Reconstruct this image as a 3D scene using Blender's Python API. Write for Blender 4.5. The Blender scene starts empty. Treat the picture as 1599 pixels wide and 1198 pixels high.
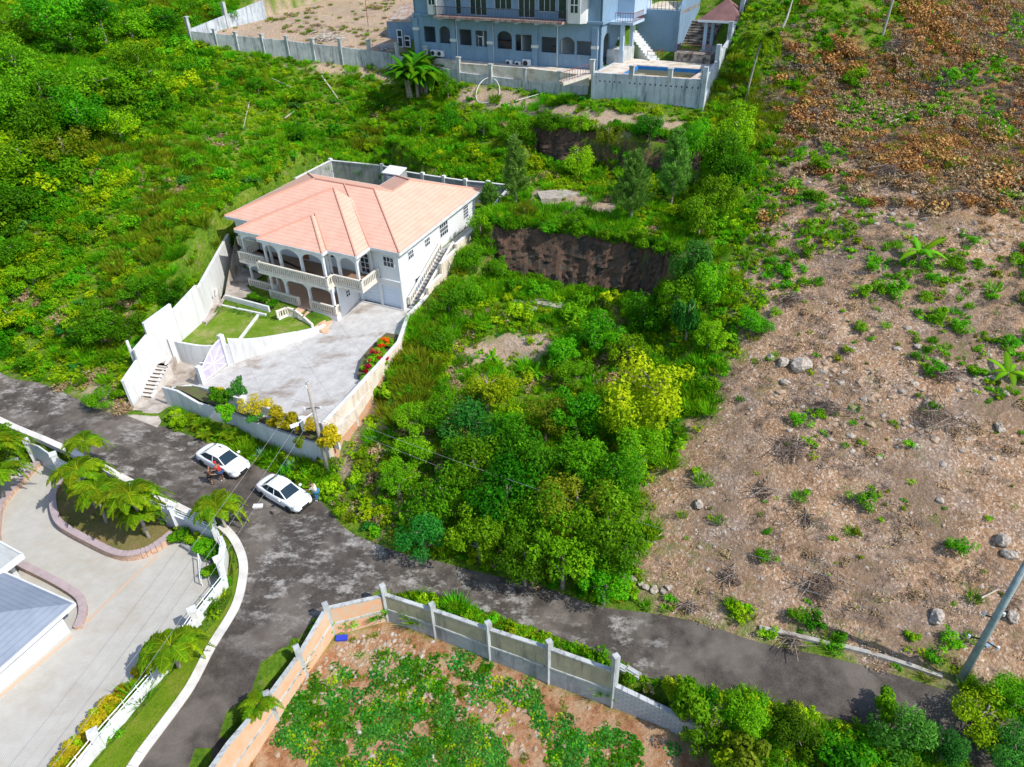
import bpy, math, random
import numpy as np
from mathutils import Vector, Matrix, geometry
R = math.radians
random.seed(7); rng = np.random.default_rng(7)
scn = bpy.context.scene
COL = scn.collection

# ---------------------------------------------------------------- camera
CAM_H, FPX, CX, CY = 36.0, 1110.0, 799.5, 599.0
_d = np.array([48., 1617., FPX]); _d /= np.linalg.norm(_d)
FWD = np.array([0, math.sqrt(1-_d[2]**2), -_d[2]])
_u0 = np.cross([1., 0, 0], FWD)
_a = math.asin(-_d[0]/_u0[2])
RGT = math.cos(_a)*np.array([1., 0, 0]) + math.sin(_a)*_u0
UPV = np.cross(RGT, FWD)
cam = bpy.data.cameras.new('camera'); cam.sensor_width = 36; cam.lens = 36*FPX/1599
cam.clip_end = 3000; cam.clip_start = 0.5
co = bpy.data.objects.new('camera', cam); COL.objects.link(co)
m = Matrix.Identity(4)
for i in range(3):
    m[i][0] = RGT[i]; m[i][1] = UPV[i]; m[i][2] = -FWD[i]
m[2][3] = CAM_H
co.matrix_world = m
scn.camera = co

# ---------------------------------------------------------------- light
SUN = Vector((0.88, -0.47, 0)).normalized()*math.cos(R(47)) + Vector((0, 0, math.sin(R(47))))
w = bpy.data.worlds.new('World'); scn.world = w; w.use_nodes = True
nt = w.node_tree; nt.nodes.clear()
sky = nt.nodes.new('ShaderNodeTexSky'); sky.sky_type = 'NISHITA'; sky.sun_disc = False
sky.sun_elevation = R(47); sky.sun_rotation = math.atan2(SUN.x, SUN.y)
bg = nt.nodes.new('ShaderNodeBackground'); bg.inputs[1].default_value = 0.15
wo = nt.nodes.new('ShaderNodeOutputWorld')
nt.links.new(sky.outputs[0], bg.inputs[0]); nt.links.new(bg.outputs[0], wo.inputs[0])
sl = bpy.data.lights.new('sun', 'SUN'); sl.energy = 3.5; sl.angle = R(0.5); sl.color = (1, .96, .89)
so = bpy.data.objects.new('sun', sl); COL.objects.link(so)
so.rotation_euler = SUN.to_track_quat('Z', 'Y').to_euler(); so.location = (60, -40, 90)
scn.view_settings.view_transform = 'Standard'; scn.view_settings.look = 'None'
scn.view_settings.exposure = 0.45; scn.view_settings.gamma = 1
scn.render.resolution_x = 1024; scn.render.resolution_y = 767

# ---------------------------------------------------------------- pixel <-> world
def ray(px, py): return FWD*FPX + RGT*(px-CX) - UPV*(py-CY)
def at(px, py, z=0.0):
    r = ray(px, py); t = (z-CAM_H)/r[2]
    return np.array([r[0]*t, r[1]*t, z])
def proj(p):
    v = np.array(p, float)-np.array([0, 0, CAM_H]); d = v@FWD
    return CX+FPX*(v@RGT)/d, CY-FPX*(v@UPV)/d
def zrow(xy, py):
    lo, hi = -20., 60.
    for _ in range(40):
        c = (lo+hi)/2
        if proj([xy[0], xy[1], c])[1] > py: lo = c
        else: hi = c
    return lo
def onplane(px, py, p0, d):
    """ray against the vertical plane through p0 along d -> (distance along d, z)"""
    r = ray(px, py); n = np.array([-d[1], d[0]])
    t = (n@np.array(p0[:2]))/(n@r[:2])
    q = r*t; return float((q[:2]-np.array(p0[:2]))@np.array(d)), float(q[2]+CAM_H)

# ---------------------------------------------------------------- scene props
def tag(o, label=None, cat=None, group=None, kind=None):
    if label: o['label'] = label
    if cat: o['category'] = cat
    if group: o['group'] = group
    if kind: o['kind'] = kind
    return o
def thing(name, label, cat, loc=(0, 0, 0), group=None, rz=0):
    o = bpy.data.objects.new(name, None); COL.objects.link(o)
    o.location = tuple(float(c) for c in loc); o.rotation_euler = (0, 0, rz)
    return tag(o, label, cat, group)

class MB:
    """collects polygons, then links them as one mesh object"""
    def __init__(s): s.v = []; s.f = []
    def add(s, vs, fs):
        b = len(s.v); s.v.extend([tuple(map(float, p)) for p in vs]); s.f.extend([tuple(b+i for i in f) for f in fs])
    def poly(s, pts): s.add(pts, [tuple(range(len(pts)))])
    def hexa(s, p):  # 4 bottom ccw, 4 top ccw
        s.add(p, [(3, 2, 1, 0), (4, 5, 6, 7), (0, 1, 5, 4), (1, 2, 6, 5), (2, 3, 7, 6), (3, 0, 4, 7)])
    def box(s, c, d, rz=0, tilt=0):
        x, y, z = d[0]/2, d[1]/2, d[2]; ca, sa = math.cos(rz), math.sin(rz); vs = []
        for zz in (0, z):
            for a, b in ((-x, -y), (x, -y), (x, y), (-x, y)):
                vs.append((c[0]+a*ca-b*sa, c[1]+a*sa+b*ca, c[2]+zz))
        s.hexa(vs)
    def wall(s, p, q, zb0, zt0, zb1, zt1, th, off=0.5):
        """box between p and q (xy); off=0.5 centres it, 0 puts it all left of p->q"""
        p = np.array(p[:2], float); q = np.array(q[:2], float); d = q-p; L = np.linalg.norm(d) or 1
        n = np.array([-d[1], d[0]])/L
        a, b = n*th*(1-off), -n*th*off
        s.hexa([(*(p+b), zb0), (*(q+b), zb1), (*(q+a), zb1), (*(p+a), zb0), (*(p+b), zt0), (*(q+b), zt1), (*(q+a), zt1), (*(p+a), zt0)])
    def prism(s, pts, z0, z1):
        n = len(pts); pts = [tuple(p[:2]) for p in pts]
        ar = sum(pts[i][0]*pts[(i+1) % n][1]-pts[(i+1) % n][0]*pts[i][1] for i in range(n))
        if ar < 0: pts = pts[::-1]
        vs = [(*p, z0) for p in pts]+[(*p, z1) for p in pts]
        s.add(vs, [tuple(range(n-1, -1, -1)), tuple(range(n, 2*n))]+[(i, (i+1) % n, (i+1) % n+n, i+n) for i in range(n)])
    def panel(s, pts2, p0, d, th, push=0):
        """polygon (s,z) in the vertical plane through p0 along d, extruded by th behind the front face"""
        d = np.array(d); n = np.array([d[1], -d[0]]); k = len(pts2)
        ar = sum(pts2[i][0]*pts2[(i+1) % k][1]-pts2[(i+1) % k][0]*pts2[i][1] for i in range(k))
        if ar < 0: pts2 = pts2[::-1]
        vs = []
        for o in (push, push-th):
            for (a, z) in pts2:
                q = np.array(p0[:2])+d*a+n*o; vs.append((q[0], q[1], z))
        s.add(vs, [tuple(range(k)), tuple(range(2*k-1, k-1, -1))]+[(i, i+k, (i+1) % k+k, (i+1) % k) for i in range(k)])
    def rect(s, a0, a1, z0, z1, p0, d, th, push=0): s.panel([(a0, z0), (a1, z0), (a1, z1), (a0, z1)], p0, d, th, push)
    def facade(s, p0, d, a0, a1, z0, z1, ops, th):
        """wall with real openings: ops = (a,b,z0,z1,arch_rise)"""
        ops = sorted(ops); cur = a0
        for (a, b, lo, hi, ar) in ops:
            if a > cur: s.rect(cur, a, z0, z1, p0, d, th)
            if lo > z0+.01: s.rect(a, b, z0, lo, p0, d, th)
            if ar > 0:
                pts = [(a, z1), (a, hi-ar)]
                for i in range(1, 10):
                    t = math.pi*(1-i/10); pts.append(((a+b)/2+(b-a)/2*math.cos(t), hi-ar+ar*math.sin(t)))
                pts += [(b, hi-ar), (b, z1)]; s.panel(pts, p0, d, th)
            elif hi < z1-.01: s.rect(a, b, hi, z1, p0, d, th)
            cur = b
        if cur < a1: s.rect(cur, a1, z0, z1, p0, d, th)
    def tube(s, pts, rad, n=6, cap=True):
        pts = [Vector(tuple(map(float, p))) for p in pts]; k = len(pts)
        if not hasattr(rad, '__len__'): rad = [rad]*k
        b = len(s.v); ref = Vector((0, 0, 1))
        for i, p in enumerate(pts):
            t = (pts[min(i+1, k-1)]-pts[max(i-1, 0)]).normalized()
            rf = ref if abs(t.z) < .95 else Vector((1, 0, 0))
            a = t.cross(rf).normalized(); c = t.cross(a)
            for j in range(n):
                an = 2*math.pi*j/n
                s.v.append(tuple(p+(a*math.cos(an)+c*math.sin(an))*rad[i]))
        for i in range(k-1):
            for j in range(n):
                s.f.append((b+i*n+j, b+i*n+(j+1) % n, b+(i+1)*n+(j+1) % n, b+(i+1)*n+j))
        if cap:
            s.f.append(tuple(b+j for j in range(n-1, -1, -1))); s.f.append(tuple(b+(k-1)*n+j for j in range(n)))
    def cyl(s, c, r, h, n=12, r2=None):
        s.tube([c, (c[0], c[1], c[2]+h)], [r, r if r2 is None else r2], n)
    def build(s, name, mat, parent=None, loc=None, smooth=False, kind=None):
        """vertices are in world space; they are re-based on the parent's (or own) location"""
        o0 = np.array(loc if loc is not None else (parent_world(parent) if parent else (0, 0, 0)), float)
        me = bpy.data.meshes.new(name)
        vs = np.array(s.v, float)-o0
        if parent is not None and parent.rotation_euler.z:
            a = -parent.rotation_euler.z; x = vs[:, 0]*math.cos(a)-vs[:, 1]*math.sin(a); y = vs[:, 0]*math.sin(a)+vs[:, 1]*math.cos(a)
            vs[:, 0], vs[:, 1] = x, y
        me.from_pydata(vs.tolist(), [], s.f); me.materials.append(mat); me.update()
        if smooth: me.shade_smooth()
        o = bpy.data.objects.new(name, me); COL.objects.link(o)
        if parent is not None: o.parent = parent
        else: o.location = o0
        if kind: o['kind'] = kind
        return o
def parent_world(p):
    v = Vector(p.location)
    while p.parent: p = p.parent; v += Vector(p.location)
    return tuple(v)

# ---------------------------------------------------------------- materials
def N(nt, t, **k):
    n = nt.nodes.new('ShaderNode'+t)
    for a, b in k.items(): setattr(n, a, b)
    return n
def base_mat(name):
    m = bpy.data.materials.new(name); m.use_nodes = True
    return m, m.node_tree, m.node_tree.nodes['Principled BSDF']
def ramp(nt, src, stops):
    r = N(nt, 'ValToRGB'); e = r.color_ramp.elements
    while len(e) < len(stops): e.new(.5)
    for i, (p, c) in enumerate(stops):
        e[i].position = p; e[i].color = (*c, 1) if len(c) == 3 else c
    nt.links.new(src, r.inputs[0]); return r.outputs[0]
def noise(nt, scale, detail=4, rough=.55, vec=None, dist=0):
    n = N(nt, 'TexNoise'); n.inputs['Scale'].default_value = scale; n.inputs['Detail'].default_value = detail
    n.inputs['Roughness'].default_value = rough; n.inputs['Distortion'].default_value = dist
    if vec is None:
        g = N(nt, 'NewGeometry'); vec = g.outputs['Position']
    nt.links.new(vec, n.inputs['Vector']); return n.outputs[0]
def mixc(nt, fac, a, b, mode='MIX'):
    x = N(nt, 'Mix', data_type='RGBA', blend_type=mode)
    for s, v in ((0, fac), (6, a), (7, b)):
        if hasattr(v, 'links'): nt.links.new(v, x.inputs[s])
        elif s == 0: x.inputs[0].default_value = v
        else: x.inputs[s].default_value = (*v, 1)
    return x.outputs[2]
def bump(nt, b, h, strength, dist=.05):
    n = N(nt, 'Bump'); n.inputs['Strength'].default_value = strength; n.inputs['Distance'].default_value = dist
    nt.links.new(h, n.inputs['Height']); nt.links.new(n.outputs[0], b.inputs['Normal'])
def M(name, c, rough=.7, c2=None, scale=1.5, lo=.4, hi=.65, metal=0, bmp=0, bs=8, spec=None, stain=None, stain_scale=.6):
    """plain painted / rendered surface with optional second colour and weather stains"""
    m, nt, b = base_mat(name)
    col = None
    if c2: col = ramp(nt, noise(nt, scale, 6, .65), [(lo, c), (hi, c2)])
    if stain:
        g = N(nt, 'NewGeometry'); mp = N(nt, 'Mapping'); mp.inputs['Scale'].default_value = (1.6, 1.6, .22)
        nt.links.new(g.outputs['Position'], mp.inputs[0])
        f = ramp(nt, noise(nt, stain_scale*2.2, 6, .7, mp.outputs[0]), [(.5, (0, 0, 0)), (.72, (1, 1, 1))])
        col = mixc(nt, f, col if col is not None else c, stain)
    if col is not None: nt.links.new(col, b.inputs['Base Color'])
    else: b.inputs['Base Color'].default_value = (*c, 1)
    b.inputs['Roughness'].default_value = rough; b.inputs['Metallic'].default_value = metal
    if spec is not None: b.inputs['Specular IOR Level'].default_value = spec
    if bmp: bump(nt, b, noise(nt, bs, 4), bmp)
    return m
def leafmat(name, dark, mid, light, trans=.42, hue=.03):
    m, nt, b = base_mat(name)
    a = N(nt, 'Attribute', attribute_name='lv'); oi = N(nt, 'ObjectInfo')
    c = ramp(nt, a.outputs['Fac'], [(0.0, dark), (.5, mid), (1.0, light)])
    h = N(nt, 'HueSaturation'); nt.links.new(c, h.inputs['Color'])
    mr = N(nt, 'MapRange'); mr.inputs['To Min'].default_value = .5-hue; mr.inputs['To Max'].default_value = .5+hue*.6
    nt.links.new(oi.outputs['Random'], mr.inputs[0]); nt.links.new(mr.outputs[0], h.inputs['Hue'])
    mv = N(nt, 'MapRange'); mv.inputs['To Min'].default_value = .7; mv.inputs['To Max'].default_value = 1.3
    ml = N(nt, 'Math', operation='FRACT'); mm = N(nt, 'Math', operation='MULTIPLY'); mm.inputs[1].default_value = 37.3
    nt.links.new(oi.outputs['Random'], mm.inputs[0]); nt.links.new(mm.outputs[0], ml.inputs[0])
    nt.links.new(ml.outputs[0], mv.inputs[0]); nt.links.new(mv.outputs[0], h.inputs['Value'])
    nt.links.new(h.outputs[0], b.inputs['Base Color']); b.inputs['Roughness'].default_value = .5
    b.inputs['Specular IOR Level'].default_value = .08
    t = N(nt, 'BsdfTranslucent'); nt.links.new(h.outputs[0], t.inputs[0])
    x = N(nt, 'MixShader'); x.inputs[0].default_value = trans
    out = nt.nodes['Material Output']
    nt.links.new(b.outputs[0], x.inputs[1]); nt.links.new(t.outputs[0], x.inputs[2]); nt.links.new(x.outputs[0], out.inputs[0])
    return m
# ---------------------------------------------------------------- house frames
class Frame:
    def __init__(s, o, u, v): s.o = np.array(o[:2], float); s.u = np.array(u)/np.linalg.norm(u); s.v = np.array(v)/np.linalg.norm(v)
    def __call__(s, u, v, z=None):
        q = s.o+s.u*u+s.v*v
        return (q[0], q[1]) if z is None else (q[0], q[1], z)
_o = at(623.5, 395.5, 9.3)[:2]; _l = at(351.3, 337, 9.3)[:2]; _g = at(751.4, 296, 9.3)[:2]
HP = Frame(_o, _o-_l, _g-_o)                       # pink-roofed house
_b0 = at(936, 110, 17.5)[:2]
BP = Frame(_b0, (.873, -.488), (.488, .873))       # blue house

# ---------------------------------------------------------------- terrain height
CP = [(0, 620, 1.5), (200, 700, .6), (350, 740, 0), (470, 830, 0), (285, 1198, 0), (650, 900, 0), (1000, 960, 0), (1250, 1040, 0), (1480, 1090, 0), (560, 930, 0), (330, 1060, 0),
 (120, 660, 1.0), (520, 760, 0), (555, 720, .8), (620, 640, 1.9), (700, 560, 2.6), (760, 480, 3.2), (900, 480, 3.3), (1000, 500, 3.6), (1000, 600, 2.9), (900, 700, 1.4), (700, 760, .6), (800, 850, .2), (950, 920, .1),
 (1050, 620, 3.3), (1120, 520, 6), (1090, 420, 8), (680, 520, 3.2), (720, 430, 4.8), (640, 590, 2.6),
 (1000, 870, .7), (1050, 945, .3), (1200, 980, .5), (1400, 1040, .4), (1100, 800, 2), (1200, 700, 3.8), (1300, 600, 5.5), (1400, 800, 3), (1599, 950, 1.5), (1599, 700, 5), (1599, 500, 8), (1400, 500, 8),
 (1200, 400, 9), (1200, 300, 11.5), (1400, 300, 13), (1599, 300, 12.8), (1180, 180, 14.8), (1300, 100, 19), (1500, 100, 19.2), (1250, 0, 25), (1599, 0, 23.6),
 (180, 620, 1.2), (60, 555, 2.6), (0, 500, 4.5), (150, 480, 5), (250, 440, 6.5), (340, 370, 8.3), (450, 235, 11.3), (600, 225, 11), (720, 215, 11), (780, 230, 11), (300, 200, 13.3), (100, 300, 11), (0, 200, 15.5), (150, 100, 18.5),
 (301, 72, 18.4), (438, 88, 16.9), (582, 108, 15.4), (609, 110, 15.2), (720, 132, 14.9), (820, 144, 14.7), (872, 154, 14.5), (1000, 190, 14.1), (0, 0, 24), (200, 0, 23), (820, 300, 8.6), (960, 320, 8.6),
 (860, 270, 9), (880, 197, 13.3), (980, 205, 13.7), (830, 195, 12.8), (300, 655, .3), (340, 668, .2), (369, 672, .15), (411, 697, .1), (450, 713, 0), (485, 726, 0), (430, 722, 0), (530, 740, .2), (545, 715, .6), (590, 640, 1.5), (516, 246, 8.5), (597, 255, 8.4), (700, 276, 8.2), (790, 284, 8.4), (440, 262, 9.3), (700, 285, 8.3), (1050, 320, 10), (1060, 240, 12.4)]
WP = [(-150, 0, 1), (-150, 60, 14), (-140, 130, 30), (0, 180, 44), (130, 170, 36), (150, 60, 17), (120, 5, 6), (60, -40, -5), (-70, -40, -3), (0, -60, -6), (-45, 25, 0), (-80, 35, 1), (60, 10, 1), (-300, 100, 45),
 (-300, -100, 10), (300, 100, 50), (300, -100, 10), (0, 350, 85), (-250, 350, 80), (250, 350, 85), (0, -300, -15), (-30, 150, 36), (40, 140, 35)]
cp = np.array([at(*c) for c in CP]+[np.array(c, float) for c in WP])
class TPS:
    def __init__(s, p, lam=.02):
        s.c = p[:, :2].copy(); n = len(p); K = s.k(s.c, s.c)+np.eye(n)*lam*50
        P = np.hstack([np.ones((n, 1)), s.c]); A = np.zeros((n+3, n+3)); A[:n, :n] = K; A[:n, n:] = P; A[n:, :n] = P.T
        s.w = np.linalg.solve(A, np.concatenate([p[:, 2], [0, 0, 0]]))
    @staticmethod
    def k(a, b):
        d2 = ((a[:, None, :]-b[None])**2).sum(-1); return .5*d2*np.log(d2+1e-9)
    def __call__(s, x, y):
        q = np.stack([np.ravel(x), np.ravel(y)], 1); out = []
        for i in range(0, len(q), 20000):
            g = q[i:i+20000]; out.append(s.k(g, s.c)@s.w[:-3]+s.w[-3]+g@s.w[-2:])
        return np.concatenate(out).reshape(np.shape(x))
base_h = TPS(cp)
def inside(x, y, P):
    P = np.array(P, float)[:, :2]; r = np.zeros(np.shape(x), bool); j = len(P)-1
    for i in range(len(P)):
        xi, yi = P[i]; xj, yj = P[j]
        c = ((yi > y) != (yj > y)) & (x < (xj-xi)*(y-yi)/((yj-yi) or 1e-9)+xi); r ^= c; j = i
    return r
def pdist(x, y, P, closed=True):
    P = np.array(P, float)[:, :2]; d = np.full(np.shape(x), 1e9)
    for i in range(len(P) if closed else len(P)-1):
        a = P[i]; b = P[(i+1) % len(P)]; ab = b-a
        t = np.clip(((x-a[0])*ab[0]+(y-a[1])*ab[1])/(ab@ab+1e-9), 0, 1)
        d = np.minimum(d, np.hypot(x-a[0]-t*ab[0], y-a[1]-t*ab[1]))
    return d
def APX(l): return [at(*p) for p in l]
# wall lines that the ground levels are cut to
CW = [at(301, 70, 18.5), at(438, 87, 17), at(582, 106, 15.5), at(609, 108, 15.3), at(720, 130, 15.0), at(820, 141, 14.8), at(872, 150.6, 14.6), at(918, 159, 14.5)]
PW0, PW1 = at(922, 165, 14.5), at(1094, 180, 14.5)
PV = BP.v
LOT = [at(350, 1215, -1.4), at(430, 1100, -1.4), at(520, 1000, -1.4), at(608, 968, -1.4), at(700, 1003, -1.7), at(850, 1063, -2.1), at(1034, 1131, -2.5), at(1120, 1190, -2.6), at(1000, 1500, -2.6), at(300, 1500, -1.4)]
DRV = [(553, 468, 2.9), (632, 482, 3.0), (657, 480, 3.0), (642, 512, 3.0), (577, 612, 3.0), (528, 674, 2.9), (470, 668, 2.6), (420, 655, 2.2), (368, 639, 1.6), (309, 602, .8), (335, 583, .85), (357, 568, .9), (400, 556, 1.3), (450, 538, 1.7), (492, 522, 2.0), (515, 506, 2.2)]
CWP = APX([(262, 553, 1.2), (283, 562, 1.1), (306, 569, 1.0), (332, 571, .9), (366, 568, 1.0), (400, 556, 1.3), (450, 538, 1.7), (492, 522, 2.0), (510, 509, 2.2)])
LAWN = [np.array([p[0], p[1], 2.75]) for p in CWP]+APX([(497, 508, 2.75), (450, 500, 2.75), (402, 491, 2.75), (352, 480, 2.75), (318, 498, 2.75)])
YARD = APX([(-60, 800, -1.1), (45, 722, -1.1), (100, 735, -1.1), (250, 822, -1.1), (345, 862, -1.0), (350, 905, -.9), (150, 1165, -.3), (90, 1240, -.1), (-200, 1600, -.1), (-600, 1300, -1)])
BWL = [at(516, 251, 8.5), at(597, 259, 8.5), at(693, 278, 8.5), at(798, 290, 8.5)]
FY = [HP(-24.1, 14, 5.5), HP(-24.1, 8, 4.5), HP(-24.0, 1.5, 3.8), at(322, 488, 3.0), at(290, 516, 2.6), at(262, 548, 1.8)]+[np.array([p[0], p[1], 2.65]) for p in CWP[1:]]+[HP(-6, -3.4, 2.5), HP(-6, .4, 2.7), HP(-.6, .4, 2.95), HP(1.2, .4, 3.0), HP(1.2, 8.2, 3.1), HP(-22, 8.2, 3.4)]
BPR = [at(*c) for c in ((207, 638, .45), (228, 603, .5), (262, 548, 1.2), (322, 480, 2))]+[HP(-24, 2, 2.5), HP(-22, 6, 2.6), HP(1.2, 6, 2.6)]+[at(*c) for c in ((640, 505, 1.8), (595, 596, 1.2), (557, 664, .7), (520, 722, .1), (485, 718, 0), (411, 689, .1), (318, 651, .3), (264, 631, .4), (262, 604, .5), (250, 640, .4))]
PLAT = [  # polygon, points with z, falloff
 (APX([(690, 282, 8.6), (800, 288, 8.6), (840, 246, 9.4), (930, 267, 9.4), (1040, 274, 10), (1080, 300, 10), (1075, 345, 9.2), (1062, 402, 8.7), (1030, 390, 8.7), (1000, 380, 8.7), (945, 373, 8.6), (890, 364, 8.4), (830, 354, 8.3), (772, 352, 8.2), (752, 345, 8)]), None, .8),
 (APX([(778, 424, 3.5), (830, 437, 3.5), (880, 446, 3.5), (930, 456, 3.5), (980, 464, 3.5), (1022, 474, 3.6), (1010, 500, 3.5), (960, 560, 3.1), (880, 560, 2.9), (740, 520, 3.1), (730, 450, 3.8)]), None, .6),
 (BPR, BPR, 'cut'),
 (BWL+[HP(1.3, 18.2), HP(1.2, 8), HP(-24.1, 8), HP(-24.2, 14.2)], [(0, 0, 6), (10, 0, 6), (0, 90, 6)], 'cut'),
 (FY, FY, 'up'),
 (APX(DRV), APX(DRV), 'up'), (LAWN, LAWN, 'up'),
 (APX([(262, 604, 2), (309, 604, 1.6), (368, 640, 1.9), (420, 656, 2.3), (470, 668, 2.6), (524, 673, 2.8), (517, 694, 2.7), (498, 690, 2.6), (450, 674, 2.4), (411, 659, 2.2), (367, 643, 2), (315, 627, 1.9), (285, 611, 2)]), None, 'up'),
 (LOT, LOT[:8], 'cut'), (YARD, YARD[:8], 'cut'),
 ([CW[3]+[0, 0, 0], *CW[4:], PW0, BP(0, 3), BP(0, 14), BP(-28, 14), BP(-33, 2)], [(0, 0, 17.4), (10, 0, 17.4), (0, 100, 17.4)], 'up'),
 ([CW[0], CW[1], CW[2], CW[3], BP(-33, 2), BP(-30, 30), BP(-60, 40)], [(*CW[0][:2], 19.5), (*CW[3][:2], 17.3), BP(-30, 25, 20.5), BP(-55, 35, 23)], 'up'),
 ([PW0[:2]+PV*7, PW1[:2]+PV*7, PW1[:2]+PV*30, PW0[:2]+PV*30], [(*(PW0[:2]+PV*7), 18), (*(PW1[:2]+PV*7), 18), (*(PW1[:2]+PV*13), 18.), (*(PW0[:2]+PV*13), 18.), (*(PW1[:2]+PV*30), 26), (*(PW0[:2]+PV*30), 26)], .4),
 ([PW0[:2], PW1[:2], PW1[:2]+PV*7.6, PW0[:2]+PV*7.6], [(0, 0, 16.0), (10, 0, 16.0), (0, 100, 16.0)], 'up'),
]
PLT = []
for P, Z, fo in PLAT:
    Z = P if Z is None else Z
    PLT.append((np.array([p[:2] for p in P]), TPS(np.array([tuple(map(float, z[:3])) for z in Z]), .001) if len(Z) > 3 else None, Z, fo))
def height(x, y):
    h = base_h(x, y)
    for P, T, Z, fo in PLT:
        lo = P.min(0)-2; hi = P.max(0)+2
        k = (x > lo[0]) & (x < hi[0]) & (y > lo[1]) & (y < hi[1])
        if not k.any(): continue
        xx, yy = x[k], y[k]
        d = pdist(xx, yy, P); d = np.where(inside(xx, yy, P), d, -d)
        mk = np.clip((d-.3)/.4, 0, 1) if fo == 'up' else np.clip((d+.75)/.4, 0, 1) if fo == 'cut' else np.clip(1+d/fo, 0, 1)
        t = T(xx, yy) if T else np.full(xx.shape, Z[0][2])
        h[k] = h[k]*(1-mk)+t*mk
    return h
STEP = .5
gx = np.arange(-110, 130.01, STEP); gy = np.arange(4, 170.01, STEP)
XX, YY = np.meshgrid(gx, gy); ZZ = height(XX, YY)
def hg(x, y):
    x = np.asarray(x, float); y = np.asarray(y, float)
    i = np.clip((x-gx[0])/STEP, 0, len(gx)-1.001); j = np.clip((y-gy[0])/STEP, 0, len(gy)-1.001)
    a = i.astype(int); b = j.astype(int); fx = i-a; fy = j-b
    return (ZZ[b, a]*(1-fx)+ZZ[b, a+1]*fx)*(1-fy)+(ZZ[b+1, a]*(1-fx)+ZZ[b+1, a+1]*fx)*fy
def P(px, py, off=0):
    """where the sight line meets the ground (raised by off)"""
    r = ray(px, py); r = r/np.linalg.norm(r); t = np.arange(15, 260, .3)
    q = r[None]*t[:, None]; q[:, 2] += CAM_H
    below = q[:, 2] < hg(q[:, 0], q[:, 1])+off
    if not below.any(): return at(px, py, 0)
    i = int(np.argmax(below)); lo, hi = t[max(i-1, 0)], t[i]
    for _ in range(14):
        c = (lo+hi)/2; p = r*c
        if p[2]+CAM_H < hg(p[0], p[1])+off: hi = c
        else: lo = c
    p = r*hi; return np.array([p[0], p[1], float(hg(p[0], p[1]))])
def PL(l): return [P(*p) for p in l]
def smooth(l, n=5, closed=False):
    l = [np.array(p, float) for p in l]; k = len(l); out = []
    for i in range(k if closed else k-1):
        a, b, c, d = (l[(i-1) % k] if closed or i > 0 else l[0]), l[i], l[(i+1) % k], (l[(i+2) % k] if closed or i < k-2 else l[-1])
        for j in range(n):
            t = j/n; out.append(.5*(2*b+(c-a)*t+(2*a-5*b+4*c-d)*t*t+(3*b-a-3*c+d)*t**3))
    if not closed: out.append(l[-1])
    return out

# masks on the ground, as world polygons with ragged edges
def wob(x, y, s=1.0, f=.45): return s*(np.sin(x*f*2.1+1.3)*np.cos(y*f*1.7+.4)+.6*np.sin(x*f*5.3+y*f*4.1)+.4*np.sin(x*f*9.7-y*f*8.3))
def mask(x, y, poly, soft=1.2, ragged=1.0):
    d = pdist(x, y, poly); d = np.where(inside(x, y, poly), d, -d)+wob(x, y, ragged)
    return np.clip(d/soft+.5, 0, 1)
BARE = PL([(985, 870), (1000, 800), (1045, 730), (1090, 650), (1125, 590), (1160, 540), (1170, 430), (1190, 330), (1210, 230), (1300, 175), (1450, 190)])+[np.array(p, float) for p in ((110, 75, 0), (130, 30, 0), (70, 18, 0))]+PL([(1599, 1080), (1480, 1066), (1300, 1015), (1180, 990), (1050, 955), (990, 930)])
DRY = PL([(1205, 190), (1240, 90), (1390, 60), (1400, 2)])+[np.array(p, float) for p in ((75, 125, 0), (120, 110, 0), (125, 60, 0))]+PL([(1599, 340), (1480, 300), (1330, 250)])
DIRTS = [PL([(720, 160), (700, 138), (740, 136), (830, 148), (920, 168), (1060, 188), (1080, 200), (980, 205), (880, 185), (780, 175)]),
 [np.array(q) for q in (CW[0], CW[1], CW[2], CW[3], (*BP(-33, 4), 0), (*BP(-32, 30), 0), (*BP(-58, 38), 0))],
 PL([(830, 300), (900, 297), (965, 318), (960, 340), (880, 330), (830, 318)]), PL([(450, 105), (500, 100), (600, 112), (610, 125), (540, 118)]),
 PL([(720, 540), (780, 525), (860, 520), (880, 545), (800, 570), (730, 570)]), PL([(560, 620), (600, 600), (600, 660), (560, 700), (535, 740), (540, 690)]), PL([(1010, 395), (1090, 385), (1085, 405), (1030, 412)]), PL([(120, 610), (200, 600), (205, 640), (150, 640)])]
YARDM = [np.array(p) for p in YARD]
def masks(x, y):
    bare = mask(x, y, BARE, 2, 1.2); dry = mask(x, y, DRY, 5, 2.5)
    lot = mask(x, y, [np.array(p) for p in LOT], .4, .1)
    dirt = np.zeros(np.shape(x))
    for p in DIRTS: dirt = np.maximum(dirt, mask(x, y, p, 1, .5))
    return bare, dry, lot, dirt

# ground mesh: fine core and a coarse skirt that runs to the horizon
ex = np.array([-1500, -900, -600, -400, -280, -200, -150, -125]); wx = np.array([145, 175, 220, 300, 420, 600, 900, 1500])
ey = np.array([-1500, -900, -500, -250, -120, -60, -25, -8]); wy = np.array([185, 210, 250, 320, 420, 600, 900, 1500])
GX = np.concatenate([ex, gx, wx]); GY = np.concatenate([ey, gy, wy])
AX, AY = np.meshgrid(GX, GY)
cxp, cyp = np.clip(AX, -300, 300), np.clip(AY, -200, 350)
AZ = base_h(cxp, cyp)
AZ[8:8+len(gy), 8:8+len(gx)] = ZZ
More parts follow.
